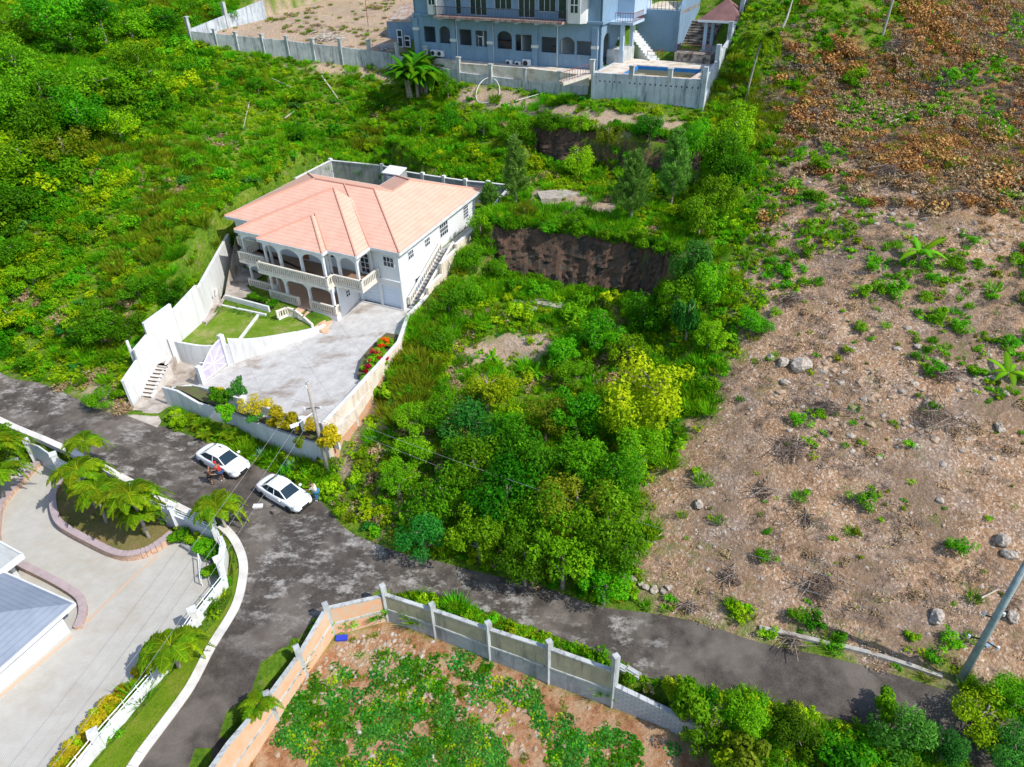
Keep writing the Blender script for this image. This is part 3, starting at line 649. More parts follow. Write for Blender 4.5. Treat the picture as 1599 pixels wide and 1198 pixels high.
for (u, z, w_, h_, nx, nz) in ((14.0, FZ+.1, 1.0, 2.1, 2, 4), (1.3, FZ+.8, 1.2, 1.2, 2, 2), (9.6, FZ+.9, 1.2, 1.1, 2, 2), (1.2, GZ+.8, 1.2, 1.2, 2, 2), (10.5, GZ+.3, .9, 1.9, 2, 4)): window(house, F1, U, u-w_/2, u+w_/2, z, z+h_, nx, nz)
for (u, z) in ((6.2, FZ+.02), (7.2, GZ+.02)):
    d_ = MB(); d_.rect(u-.55, u+.55, z, z+2.1, F1, U, .06, .05); dd = d_.build('door', MWOOD, house)
    h_ = MB(); q_ = np.array(F1)+U*(u+.4)+np.array([U[1], -U[0]])*.1; h_.box((q_[0], q_[1], z+1), (.12, .08, .06)); h_.build('handle', MSTEEL, dd)
P6 = HP(-6, -2.6); window(house, P6, V, 1.0, 1.6, 4.2, 4.9, 2, 2)
# garage doors with ribbed panels
for (a0, a1) in ((.37, 2.73), (2.97, 5.18)):
    g_ = MB(); g_.rect(a0, a1, 2.9, 5.18, F0, U, .06, -.12)
    for i in range(6): g_.rect(a0+.04, a1-.04, 2.95+i*.37, 3.27+i*.37, F0, U, .02, -.095)
    g_.build('garage_door', MGAR, house)
mb = MB()
for a in (.3, 2.82, 5.24): mb.rect(a-.14, a+.14, 2.2, FZ-.3, F0, U, .3, .12)
mb.rect(-.0, 5.4, FZ-.3, FZ-.1, F0, U, .3, .13); mb.build('garage_pier', MWALL, house)
mb = MB(); mb.tube([HP(-.45, .3, 3), HP(-.45, .3, 8.9)], .06); mb.build('downpipe', MSTEEL, house)
mb = MB(); mb.box(HP(-19.0, 1.5, FZ+.02), (.2, .2, 3)); mb.build('corner_post', MWALL, house)

# porch stair (curved, with balustrade) down to the driveway
st = thing('porch_stairs', 'peach tiled steps curving down from the ground floor porch beside the driveway', 'stairs', (*HP(-9.5, -4.5), 2.3))
mb = MB()
ctr = [(-10.1, -3.3), (-9.6, -4.1), (-8.7, -4.7), (-7.6, -5.1), (-6.4, -5.3)]
zz_ = [2.95, 2.8, 2.65, 2.45, 2.2]
mb.prism([HP(-14.6, -3.3), HP(-10.9, -3.3), HP(-10.2, -4.6), HP(-14.2, -4.6)], 2.5, 2.88)
mb.build('landing', MPEACH, st)
mb = MB()
for i in range(7):
    t = i/6; u0 = -11+t*4.0; mb.prism([HP(u0, -3.32), HP(u0+.9, -3.32), HP(u0+1.0, -4.9-t*.5), HP(u0+.1, -4.9-t*.5)], 1.2, 2.94-.12*i)
mb.build('step', MPEACH, st)
cr = [at(*c)[:2] for c in ((432, 485.5, 3.85), (447.5, 479.5, 3.85), (460, 482, 3.8), (473, 491, 3.6), (486, 503, 3.3))]
mb = MB(); zc = [3.0, 3.0, 2.85, 2.55, 2.3]
for i in range(4): mb.wall(cr[i], cr[i+1], 1.4, zc[i], 1.2, zc[i+1], .2)
mb.build('stair_wall', MWALL, st)
balus('balustrade', cr, zc, .85, par=st, world=True)
# side steps by the right wall
def stairs(mb, p, q, wd, n):
    p = np.array(p, float); q = np.array(q, float); d = (q-p)[:2]; L = np.linalg.norm(d); d /= L; s_ = np.array([-d[1], d[0]])
    for i in range(n):
        a = p[:2]+d*L*i/n; b = p[:2]+d*L*(i+1)/n; z = p[2]+(q[2]-p[2])*(i+1)/n
        mb.hexa([(*(a-s_*wd/2), p[2]-.6), (*(b-s_*wd/2), p[2]-.6), (*(b+s_*wd/2), p[2]-.6), (*(a+s_*wd/2), p[2]-.6), (*(a-s_*wd/2), z), (*(b-s_*wd/2), z), (*(b+s_*wd/2), z), (*(a+s_*wd/2), z)])
ss = thing('side_stairs', 'grey concrete steps climbing between the right side of the house and the boundary wall', 'stairs', (*HP(.4, 2), 3))
mb = MB(); stairs(mb, HP(.4, 1.0, 3), HP(.4, 8.2, 6.1), 1.5, 17); mb.build('step', MGREY, ss)
mb = MB(); mb.prism([HP(-.35, 8.2), HP(1.2, 8.2), HP(1.2, 17.6), HP(-.35, 17.6)], 5.4, 6.1); mb.build('landing', MGREY, ss)
rw = [HP(-.25, 1.2), HP(-.25, 8.2)]; balus('handrail', rw, [3.3, 6.1], .9, MTRIM, ss, .4, world=True)
rw = [HP(.95, 1.4), HP(.95, 6.2), HP(.95, 8.8)]; balus('handrail', rw, [3.3, 5.2, 6.1], .9, MTRIM, ss, .4, world=True)

# ================================================================ walls round the pink-roofed house
def wallthing(name, label, cat, mat, th, segs, loc=None, cap=None, capmat=None, off=.5):
    """segs: ((x,y,zb,zt),(x,y,zb,zt))"""
    mb_ = MB(); cp_ = MB()
    for a, b in segs:
        mb_.wall(a, b, a[2], a[3], b[2], b[3], th, off)
        if cap: cp_.wall(a, b, a[3], a[3]+cap, b[3], b[3]+cap, th+.08, off)
    a = segs[0][0]
    if not cap:
        o = mb_.build(name, mat, None, loc=(a[0], a[1], a[2])); tag(o, label, cat); return o
    t = thing(name, label, cat, (a[0], a[1], a[2])); mb_.build('wall_face', mat, t); cp_.build('coping', capmat or mat, t); return t
def wp(px, py, z, row, dz=1.2):
    """base pixel with its height, and the row its top reaches"""
    a = at(px, py, z); return (a[0], a[1], z-dz, zrow(a, row))
MBRICK = M('orange_block', (.62, .28, .14), .9, (.52, .36, .24), 2.2, .35, .6)
# right wall: cream stepped wall of the driveway with orange blockwork below
RB = [(520, 724, .1, 660), (558, 668, .9, 616), (581, 632, 1.4, 588), (598, 598, 1.9, 567), (626, 560, 2.3, 534)]
t = thing('boundary_wall', 'stepped cream retaining wall with orange blocks along the right edge of the driveway', 'wall', at(520, 724, 0))
mb = MB(); mo = MB(); mc = MB()
pts = [wp(*p) for p in RB]
pts += [(*HP(1.45, -2), 1.5, 4.1), (*HP(1.4, 2), 2, 4.4), (*HP(1.4, 5), 2.5, 5.8), (*HP(1.4, 8.5), 3.5, 6.9), (*HP(1.4, 18), 5, 6.9)]
for a, b in zip(pts[:-1], pts[1:]):
    sl_ = b[3]-a[3] if b[3]-a[3] < .3 else .12
    za = (a[3]+b[3])/2-sl_/2; zb = za+sl_
    mb.wall(a, b, a[2], za, b[2], zb, .25); mc.wall(a, b, za, za+.06, zb, zb+.06, .33)
for a, b in zip(pts[:4], pts[1:5]):
    mo.wall(a, b, a[2], a[2]+(2.6 if a is pts[0] else 2.1), b[2], b[2]+2.1, .30)
mb.build('wall_face', MCREAM, t); mo.build('blockwork', MBRICK, t); mc.build('coping', MWHITE, t)
for a in pts[:5]:
    p_ = MB(); p_.box((a[0], a[1], a[2]), (.36, .36, a[3]-a[2]+.0), R(30)); p_.build('pier', MCREAM, t)
# back wall with piers
ZB = 8.5
bw = [at(516, 251, ZB), at(597, 259, ZB), at(629, 268, ZB), at(660, 273, ZB), at(693, 278, ZB), at(727, 283, ZB), at(762, 286, ZB), at(798, 290, ZB)]
t = thing('boundary_wall', 'long grey wall with white piers behind the pink-roofed house', 'wall', (*bw[0][:2], 6))
mb = MB(); mc = MB()
for a, b in zip(bw[:-1], bw[1:]): mb.wall(a, b, 4.5, ZB, 4.5, ZB, .2); mc.wall(a, b, ZB, ZB+.08, ZB, ZB+.08, .3)
cor = at(798, 290, ZB); fr = np.array([*HP(1.4, 18), 0.])
mb.wall(cor, fr, 5, ZB, 5, 7.6, .2); mc.wall(cor, fr, ZB, ZB+.08, 7.6, 7.68, .3)
lb = np.array([*HP(-24.3, 14.2), 0.]); l0 = at(516, 251, ZB)
mb.wall(lb, l0, 4.5, 8.4, 4.5, ZB, .2); mc.wall(lb, l0, 8.4, 8.48, ZB, ZB+.08, .3)
mb.build('wall_face', MGREY, t); mc.build('coping', MWHITE, t)
for a in bw: p_ = MB(); p_.box((a[0], a[1], 4.6), (.4, .4, ZB-4.3), R(-30)); p_.build('pier', MWHITE, t)
# tank hut behind the house
hc = HP(-12.4, 19.2); t = thing('utility_hut', 'small concrete hut with a white flat lid behind the roof', 'hut', (*hc, 6))
mb = MB(); mb.box((*hc, 5.9), (2.1, 1.7, 3.35), R(-27)); hw = mb.build('wall', MGREY, t)
mb = MB(); mb.hexa([(*HP(-13.8, 18.2), 9.2), (*HP(-11.3, 18.2), 9.2), (*HP(-11.3, 20.2), 9.5), (*HP(-13.8, 20.2), 9.5), (*HP(-13.8, 18.2), 9.32), (*HP(-11.3, 18.2), 9.32), (*HP(-11.3, 20.2), 9.62), (*HP(-13.8, 20.2), 9.62)]); mb.build('lid', MWHITE, t)
mb = MB(); mb.rect(.5, 1.6, 8.2, 9.0, HP(-13.6, 18.3), U, .1, .12); mb.build('vent', MWHITE, t)
mb = MB()
for i in range(4): mb.box((*HP(-17.4+i*1.3, 15.4), 7.6), (1.15, 1.5, .06), R(-28))
mb.prism([HP(-18, 14.6), HP(-12.6, 14.6), HP(-12.6, 16.4), HP(-18, 16.4)], 5.8, 7.58)
tag(mb.build('lean_to_roof', M('zinc_sheet', (.55, .6, .62), .35, (.4, .42, .44), 3, metal=.3), None, loc=(*HP(-15, 15.5), 6)), 'low lean-to covered with pale metal sheets at the back of the house', 'lean-to')
# left stepped wall going up beside the steps
LW = [(207, 635, .5, 590, 577), (229, 602, .8, 552, 545), (250, 580, 1.1, 506, 497), (287, 540, 2.2, 474, 455), (320, 492, 3.2, 447, 437)]
pl = [at(a, b, z)[:2] for a, b, z, *_ in LW]+[np.array(HP(-24.2, 1.5)), np.array(HP(-24.25, 7)), np.array(HP(-24.3, 14.2))]
zb_ = [.2, .4, .6, 1.5, 2.5, 3, 4, 5]
ztop = [zrow(pl[0], 596), zrow(pl[1], 548), zrow(pl[2], 506), zrow(pl[3], 486), zrow(pl[4], 452), zrow(pl[5], 409), zrow(pl[6], 384), 8.4]
sg = []
for i in range(7):
    zt = ztop[i]; zt2 = zt+(.5 if i in (1, 2, 3) else .35)
    sg.append(((*pl[i], zb_[i], zt), (*pl[i+1], zb_[i], zt2)))
wallthing('boundary_wall', 'bright white wall stepping up the hill left of the garden steps', 'wall', MWHITE, .22, sg, cap=.06)
# curved retaining wall of the lawn
CWL = [(262, 553, 1.2, 522), (283, 562, 1.1, 532), (306, 569, 1.0, 537), (332, 571, .9, 540), (366, 568, 1.0, 537)]
cw = [wp(a, b, z, r) for a, b, z, r in CWL]
cs = smooth([np.array(p) for p in cw], 4)
CW2 = [wp(*p) for p in ((366, 568, 1.0, 529), (400, 556, 1.3, 529), (450, 538, 1.7, 521), (492, 522, 2.0, 512), (508, 510, 2.2, 506))]
cs2 = smooth([np.array(p) for p in CW2], 3)
wallthing('retaining_wall', 'curved white wall holding up the small lawn beside the driveway', 'wall', MWHITE, .22, [(a, b) for a, b in zip(cs[:-1], cs[1:])]+[(a, b) for a, b in zip(cs2[:-1], cs2[1:])])
# planter walls in front of the driveway
PO = [wp(*p) for p in ((264, 632, .4, 604), (288, 641, .35, 610), (318, 652, .3, 629), (369, 664, .2, 644), (411, 690, .1, 660), (450, 706, 0, 674), (485, 719, 0, 686), (520, 727, 0, 695))]
wallthing('planter_wall', 'long white outer wall of the raised planter facing the parked cars', 'wall', MWHITE, .2, list(zip(PO[:-1], PO[1:])))
PI_ = [at(*p) for p in ((268, 605, 2.1), (300, 601, 1.5), (315, 604, 1.9), (369, 620, 2.5), (403, 632, 2.9), (444, 644, 3.2), (471, 652, 3.4), (524, 666, 3.7))]
wallthing('parapet_wall', 'low white parapet between the raised planter and the concrete driveway', 'wall', MWHITE, .18, [((*a[:2], a[2]-2.2, a[2]), (*b[:2], b[2]-2.2, b[2])) for a, b in zip(PI_[:-1], PI_[1:])])
MSOIL = M('planter_soil', (.12, .08, .05), .95, (.08, .13, .02), 2)
# white posts along the parapet
for i, (px, py, z) in enumerate(((380, 624, 2.9), (473, 657, 3.6))):
    q_ = at(px, py, z); mb = MB(); mb.box((q_[0], q_[1], z-.9), (.35, .35, 1.1), R(-20)); mb.box((q_[0], q_[1], z+.2), (.45, .45, .1), R(-20))
    tag(mb.build('gate_post', MWHITE, None, loc=(q_[0], q_[1], z-.9)), ['short white post in the planter by the left yellow shrub', 'short white post in the planter near the utility pole'][i], 'post')
# main gate: arched steel leaves between two pillars
ga, gb = at(318, 600, .8), at(357, 569, .95)
t = thing('gate', 'tall white arched driveway gate with pale sheet panels', 'gate', (*ga[:2], .8))
gd = (gb-ga)[:2]; gl = np.linalg.norm(gd); gd /= gl
mb = MB()
pp = [(.05, 1.7)]+[(gl*(.05+.9*i/12), 1.7+1.7*math.sin(math.pi*.5*i/12)) for i in range(13)]+[(gl*.95, 1.0), (.05, .9)]
mb.panel([(gl*.04, .95)]+[(gl*(.04+.9*i/12), 2.1+1.6*math.sin(math.pi*.5*i/12)) for i in range(13)]+[(gl*.94, 1.05)], ga, gd, .03); mb.build('panel', M('lilac_sheet', (.52, .48, .60), .5, (.42, .38, .52), 2.5), t)
mb = MB(); arc = [(gl*(.04+.9*i/12), 2.1+1.6*math.sin(math.pi*.5*i/12)) for i in range(13)]
def g3(a, z): q_ = ga[:2]+gd*a; return (q_[0], q_[1], z)
mb.tube([g3(a, z) for a, z in arc], .06); mb.tube([g3(.1, 1.0), g3(.1, 2.2)], .06); mb.tube([g3(gl*.5, 1.0), g3(gl*.5, 3.2)], .06); mb.tube([g3(.1, 1.0), g3(gl*.94, 1.1)], .05); mb.tube([g3(.1, 2.0), g3(gl*.94, 2.0)], .05); mb.tube([g3(.3, 2.9), g3(gl*.5, 2.0), g3(gl*.9, 1.2)], .05); mb.tube([g3(gl*.5, 2.0), g3(gl*.9, 3.2)], .05)
mb.build('frame', MSTEEL, t)
for q_, h_ in ((ga, 1.9), (gb, 3.3)): mb = MB(); mb.box((*q_[:2], .3), (.45, .45, h_+.5), R(-30)); mb.build('pillar', MWHITE, t)
# pedestrian steps with side wall
MSTEPL = M('worn_step', (.5, .46, .42), .9, (.62, .58, .54), 2); MRISE = M('dark_riser', (.06, .045, .035), .95, (.12, .09, .07), 3)  # dark brown tone for the thin panels on the step fronts
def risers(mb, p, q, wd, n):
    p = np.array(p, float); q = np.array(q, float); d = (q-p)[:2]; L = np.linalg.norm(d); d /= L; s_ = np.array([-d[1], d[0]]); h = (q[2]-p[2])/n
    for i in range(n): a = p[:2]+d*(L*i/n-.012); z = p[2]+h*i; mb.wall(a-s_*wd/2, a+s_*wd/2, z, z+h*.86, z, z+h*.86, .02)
t = thing('garden_steps', 'flight of white edged concrete steps rising from the road to the small metal gate', 'stairs', at(222, 618, .5))
s0, s1 = at(223, 620, .5), at(252, 567, 1.9)
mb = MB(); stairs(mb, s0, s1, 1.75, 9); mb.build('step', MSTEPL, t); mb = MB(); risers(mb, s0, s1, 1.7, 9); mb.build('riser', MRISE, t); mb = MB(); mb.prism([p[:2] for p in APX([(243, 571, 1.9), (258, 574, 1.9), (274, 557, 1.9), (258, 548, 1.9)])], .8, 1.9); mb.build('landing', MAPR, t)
mb = MB(); a = at(237, 623, .4); b = at(263, 579, 1.2); c = at(276, 561, 1.1); mb.wall(a, b, 0, .6, 0, 1.95, .18); mb.wall(b, c, 0, 1.95, 0, 2.0, .25); mb.build('side_wall', MWHITE, t)
t2 = thing('upper_garden_steps', 'narrow steps climbing behind the white wall up to the lawn level', 'stairs', at(286, 508, 2.5))
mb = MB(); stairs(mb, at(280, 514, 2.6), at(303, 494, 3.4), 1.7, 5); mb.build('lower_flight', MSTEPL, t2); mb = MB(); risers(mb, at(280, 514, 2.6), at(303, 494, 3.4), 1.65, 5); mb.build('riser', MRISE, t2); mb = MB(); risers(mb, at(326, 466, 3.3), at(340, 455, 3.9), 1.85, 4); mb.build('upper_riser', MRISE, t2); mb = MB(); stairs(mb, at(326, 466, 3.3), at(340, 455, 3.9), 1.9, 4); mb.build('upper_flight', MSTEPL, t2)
mb = MB(); mb.prism([p[:2] for p in APX([(303, 500, 2.9), (322, 505, 2.9), (348, 480, 2.9), (330, 465, 2.9)])], 2.2, 3.0); mb.build('landing', MAPR, t2)
tg = thing('garden_gate', 'narrow grey steel gate at the top of the road steps', 'gate', at(262, 545, 2))
mb = MB(); a, b = at(257, 549, 1.9), at(272, 557, 1.9)
mb.wall(a, b, 1.9, 3.6, 1.9, 3.6, .04); mb.build('panel', M('grey_mesh', (.45, .47, .5), .5, (.6, .6, .62), 6), tg)
mb = MB(); mb.tube([(*a[:2], 1.9), (*a[:2], 3.75), (*b[:2], 3.75), (*b[:2], 1.9)], .05); mb.build('frame', MSTEEL, tg)
# garden edging: path strip and the low wall in front of the porch
mb = MB(); a, b = at(404, 491, 2.9), at(372, 533, 2.9); mb.wall(a, b, 2.5, 2.98, 2.5, 2.98, .25); tag(mb.build('lawn_edging', MWHITE, None, loc=(*a[:2], 2.9)), 'thin white concrete strip crossing the small lawn', 'edging')
mb = MB()
for a, b in ((at(352, 464, 3.4), at(420, 482, 3.4)), (at(340, 478, 2.9), at(416, 494, 2.9))): mb.wall(a, b, 2.6, a[2]+.25, 2.6, a[2]+.25, .2)
tag(mb.build('garden_wall', MWHITE, None, loc=at(352, 464, 3)), 'pair of low white walls along the dirt strip between lawn and house', 'wall')
q_ = at(594, 548, 3.1)
mb = MB(); bed = APX([(558, 590, 3.0), (566, 562, 3.0), (585, 540, 3.0), (604, 524, 3.0), (628, 528, 3.0), (618, 548, 3.0), (594, 572, 3.0), (575, 596, 3.0)]); mb.prism([p[:2] for p in bed], 2.6, 3.3); tag(mb.build('flower_bed', MSOIL, None, loc=q_), 'raised soil bed by the driveway wall holding the red and orange flowers', 'flower bed')

drape('planter_bed', [p[:2] for p in PLT[7][2]], MSOIL, .06, PLT[7][1])
drape('garden_path', [p[:2] for p in APX([(303, 506, 3), (325, 478, 3.1), (350, 455, 3.5)])]+[HP(-23.9, 4), HP(-23.9, 12), HP(-21.8, 12), HP(-21.8, .2), HP(-18.9, .2), HP(-18.7, -2.6)]+[p[:2] for p in APX([(396, 458, 3.3), (375, 466, 3.3), (352, 466, 3.2), (345, 482, 3.0), (320, 510, 2.9)])], MAPR, .1)
# ================================================================ blue house on the upper terrace
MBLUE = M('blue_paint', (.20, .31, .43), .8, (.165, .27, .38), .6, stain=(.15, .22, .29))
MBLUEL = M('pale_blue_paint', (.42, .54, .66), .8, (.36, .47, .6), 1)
MCONC = M('weathered_concrete', (.50, .52, .52), .92, (.36, .38, .38), .9, stain=(.12, .12, .12), stain_scale=.7)
MPOOLW = M('pale_grey_render', (.52, .57, .62), .9, (.38, .42, .46), .6, stain=(.10, .11, .12), stain_scale=.5)
MBLACK = M('black_iron', (.02, .02, .022), .5)
MMAROON = M('maroon_paint', (.20, .05, .05), .6)
MDARK = M('dark_interior', (.05, .055, .06), .9)
MDECK = M('pale_deck', (.66, .60, .52), .8, (.45, .36, .26), .9, .45, .65)
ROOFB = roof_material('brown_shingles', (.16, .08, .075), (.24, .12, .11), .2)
bh = thing('mansion', 'large blue multi level mansion with arched ground floor openings above the pool', 'house', (*BP(-14, 8), 17.4))
BU, BV = BP.u, BP.v; B0 = BP(0, 0)
def bpx(x, y): return onplane(x, y, B0, BU)
RECTS = [(661, 40, 681, 70, 0), (685, 39.5, 704, 72, 1), (716.5, 44.5, 737, 75, 0), (742, 46.6, 761.6, 77, 0), (775.8, 47, 799.6, 81, 1), (804.3, 52.6, 830.8, 84.6, 0), (845, 56.4, 868.4, 86.8, 0), (873.5, 56.4, 897, 89.3, 1), (900.5, 62.8, 929.2, 91.5, 0)]
ops = []
for x0, y0, x1, y1, ar in RECTS:
    a0, za = bpx(x0, y0+1); a1, zb = bpx(x1, y1-1); ops.append((a0, a1, min(zb, za)+.2, max(za, zb), .8 if ar else 0))
LB_ = bpx(649, 60)[0]; SLZ = 22.7
mb = MB(); mb.facade(B0, BU, LB_, 0, 16, SLZ, ops, .25); wf = mb.build('wall', MBLUE, bh)
mb = MB(); mb.facade(BP(0, 0), BV, 0, 12, 16, SLZ, [(1.0, 3.2, 17.7, 21.5, .8)], .25); mb.facade(BP(LB_, 14), -BV, 0, 14, 16, SLZ, [], .25); mb.facade(BP(0, 12), -BU, 0, -LB_, 16, SLZ, [], .25); mb.build('wall', MBLUE, bh)
# interior floor, back partition and clutter so that the openings look into rooms
mb = MB(); mb.prism([BP(LB_+.3, .3), BP(-.3, .3), BP(-.3, 5), BP(LB_+.3, 5)], 17.3, 18.1); mb.build('floor', M('room_floor', (.3, .3, .3), .9), bh)
mb = MB(); mb.rect(LB_+.3, -.3, 18.1, SLZ-.1, BP(0, 5), BU, .2)
for a in (-22, -17, -11.2, -5.5): mb.wall(BP(a, .3), BP(a, 5), 18.1, SLZ-.1, 18.1, SLZ-.1, .15)
mb.build('partition', M('room_wall', (.36, .42, .46), .9), bh)
MBRD = M('brown_board', (.3, .17, .09), .8, (.05, .15, .22), .8)
for k, (a, v, w_, h_) in enumerate(((-15.2, 3.2, 3, 1.6), (-11.9, 3.6, 1.7, 1.9), (-7.6, 3, .9, 1.3))): mb = MB(); mb.box((*BP(a, v), 18.1), (w_, .5, h_), R(-29)); mb.build('stacked_board', MBRD, bh)
for (a, h_) in ((-18.3, 2.3), (-17.6, 2.2)):
    fr_ = MB(); z = 18.3
    for s_ in (-.35, .35): fr_.rect(a+s_-.06, a+s_+.06, z, z+h_, BP(0, .5), BU, .08)
    fr_.rect(a-.35, a+.35, z+h_-.1, z+h_, BP(0, .5), BU, .08); fr_.build('spare_frame', MSTEEL, bh)
# pilasters with white band blocks
for px, yy in ((649, 30), (708, 48), (766, 52), (836, 58), (930, 60)):
    a = bpx(px, yy)[0]; p_ = MB(); p_.rect(a-.4, a+.4, 17, SLZ-.3, B0, BU, .3, .28); pl_ = p_.build('pilaster', MBLUE, bh)
    w_ = MB(); z = bpx(px, yy+14)[1]; w_.rect(a-.45, a+.45, z-.2, z+.15, B0, BU, .35, .33); w_.build('band', MWHITE, pl_)
for px in (714, 770.5, 871): a = bpx(px, 60)[0]; p_ = MB(); p_.tube([BP(a, -.1, 17.6), BP(a, -.1, 22.5)], .05); p_.build('downpipe', MSTEEL, bh)
# upper floor: slab, balcony, railing, windows, bay windows, roof
mb = MB(); mb.prism([BP(LB_-.1, -.12), BP(.3, -.12), BP(.3, 12.2), BP(LB_-.1, 12.2)], SLZ, SLZ+.3); mb.build('floor_slab', MBLUE, bh)
a0 = bpx(690, 20)[0]-.3; a1 = bpx(880, 30)[0]+.6
mb = MB(); mb.prism([BP(a0, -1.7), BP(a1, -1.7), BP(a1, -.13), BP(a0, -.13)], SLZ+.02, SLZ+.3); bl = mb.build('balcony', M('balcony_tile', (.3, .14, .12), .7, (.5, .42, .38), 1.5), bh)
for k in range(7):
    a = a0+.8+k*(a1-a0-1.6)/6; c_ = MB(); c_.prism([BP(a-.3, -1.4), BP(a+.3, -1.4), BP(a+.3, -.13), BP(a-.3, -.13)], SLZ-.2, SLZ+.019); c_.build('bracket', MBLUEL, bl)
def railing(name, pts, h, mat, par, sp=.25, r=.025, world=True, bars=True):
    mb_ = MB()
    for a, b in zip(pts[:-1], pts[1:]):
        a = np.array(a, float); b = np.array(b, float); L = np.linalg.norm(b-a)
        mb_.tube([a+[0, 0, h], b+[0, 0, h]], r*1.5, 4); mb_.tube([a+[0, 0, .12], b+[0, 0, .12]], r, 4)
        if not bars: mb_.tube([a+[0, 0, h*.55], b+[0, 0, h*.55]], r, 4)
        n = max(1, int(L/(sp if bars else 1.6)))
        for i in range(n+1):
            c = a+(b-a)*i/n; mb_.tube([c, c+[0, 0, h]], r if bars else r*1.5, 4, False)
    return mb_.build(name, mat, par)
railing('railing', [BP(a0+.1, -.2, SLZ+.3), BP(a0+.1, -1.6, SLZ+.3), BP(a1-.1, -1.6, SLZ+.3), BP(a1-.1, -.2, SLZ+.3)], 1.15, MBLACK, bl, .22, .022)
UZ0, UZ1 = SLZ+.3, 27.2
uops = []
for px, w_, lo, hi in ((714, 1.2, .05, 2.6), (745, 3.6, .05, 2.7), (784, 3.6, .9, 2.7), (821, 3.4, .05, 2.7), (853, 3.4, .8, 2.7), (877, 1.6, .05, 2.7)):
    a = bpx(px, 5)[0]; uops.append((a-w_*.35, a+w_*.35, UZ0+lo, UZ0+hi, 0))
mb = MB(); mb.facade(BP(0, .2), BU, LB_, .0, UZ0, UZ1, uops, .25)
mb.facade(BP(0, .2), BV, 0, 12, UZ0, UZ1, [], .25); mb.facade(BP(LB_, 12), -BV, 0, 11.8, UZ0, UZ1, [], .25); mb.facade(BP(0, 12), -BU, 0, -LB_, UZ0, UZ1, [], .25); mb.build('upper_wall', MBLUE, bh)
for (a, b, lo, hi, _) in uops: window(bh, BP(0, .2), BU, a+.03, b-.03, lo+.02, hi-.03, 3 if b-a > 1.5 else 1, 1, push=-.12)
for px, w_ in ((681, 2.3), (902, 2.7)):
    a = bpx(px, 10)[0]; b_ = MB(); zt = UZ1; zb2 = SLZ+.35 if px < 800 else SLZ+.1
    poly = [BP(a-w_/2, .2), BP(a-w_/2, -.4), BP(a-w_*.3, -1.0), BP(a+w_*.3, -1.0), BP(a+w_/2, -.4), BP(a+w_/2, .2)]
    b_.prism(poly, zb2, zt); bw_ = b_.build('bay_window', MWHITE, bh); g_ = MB(); g_.rect(a-.45, a+.45, zb2+1.2, zb2+2.9, BP(0, -1.0), BU, .05, .04)
    g_.build('pane', MGLASS, bw_); f_ = MB(); f_.rect(a-.45, a+.45, zb2+2.0, zb2+2.1, BP(0, -1.0), BU, .05, .07); f_.rect(a-.04, a+.04, zb2+1.2, zb2+2.9, BP(0, -1.0), BU, .05, .072); f_.build('frame', MSTEEL, bw_)
mb = MB(); h_ = 4.2
R0, R1 = LB_-.8, .8
ev = [BP(R0, -.9, UZ1), BP(R1, -.9, UZ1), BP(R1, 13, UZ1), BP(R0, 13, UZ1)]; r1, r2 = BP(R0+6.9, 6, UZ1+h_), BP(R1-6.9, 6, UZ1+h_)
mb.poly([ev[0], ev[1], r2, r1]); mb.poly([ev[1], ev[2], r2]); mb.poly([ev[2], ev[3], r1, r2]); mb.poly([ev[3], ev[0], r1]); mb.poly([ev[3], ev[2], ev[1], ev[0]]); mb.build('roof', ROOFB, bh)
# right side: porch tower beside the pool and sunlit side gable wall
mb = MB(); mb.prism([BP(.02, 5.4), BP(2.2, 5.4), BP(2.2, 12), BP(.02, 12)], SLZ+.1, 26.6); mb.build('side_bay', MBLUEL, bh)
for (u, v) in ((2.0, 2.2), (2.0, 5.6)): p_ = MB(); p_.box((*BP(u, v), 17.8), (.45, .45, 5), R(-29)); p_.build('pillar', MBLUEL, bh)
mb = MB(); mb.prism([BP(.1, 2), BP(2.3, 2), BP(2.3, 6), BP(.1, 6)], 17.6, 19.6); mb.build('plinth', MCONC, bh)
mb = MB(); mb.prism([BP(.3, 1.9), BP(3.4, 1.9), BP(3.4, 6), BP(.3, 6)], 22.5, 22.8); bb = mb.build('side_balcony', MBLUEL, bh); railing('railing', [BP(1.0, 2, 22.8), BP(3.3, 2, 22.8), BP(3.3, 5.8, 22.8)], 1.0, MMAROON, bb, .3)
# upper pool terrace retaining wall with roof deck and railing
mb = MB(); t0 = at(976, 81, 18); t1 = at(1056, 87, 18); z_t = zrow(t0, 13); mb.wall(t0, t1, 17, z_t, 17, z_t, .4, 0)
t2 = (t1[0]+PV[0]*9, t1[1]+PV[1]*9); mb.wall(t1, t2, 17, z_t, 17, z_t+4.5, .4, 0); mb.build('terrace_wall', MBLUE, bh)
mb = MB(); tb = (t0[0]+PV[0]*9, t0[1]+PV[1]*9); mb.prism([t0[:2]+PV*.3, t1[:2]+PV*.3, t2, tb], z_t-.5, z_t-.05); mb.build('roof_deck', MDECK, bh)
railing('railing', [(*t0[:2], z_t), (*t1[:2], z_t)], 1.1, MBLACK, bh, .5, .03)
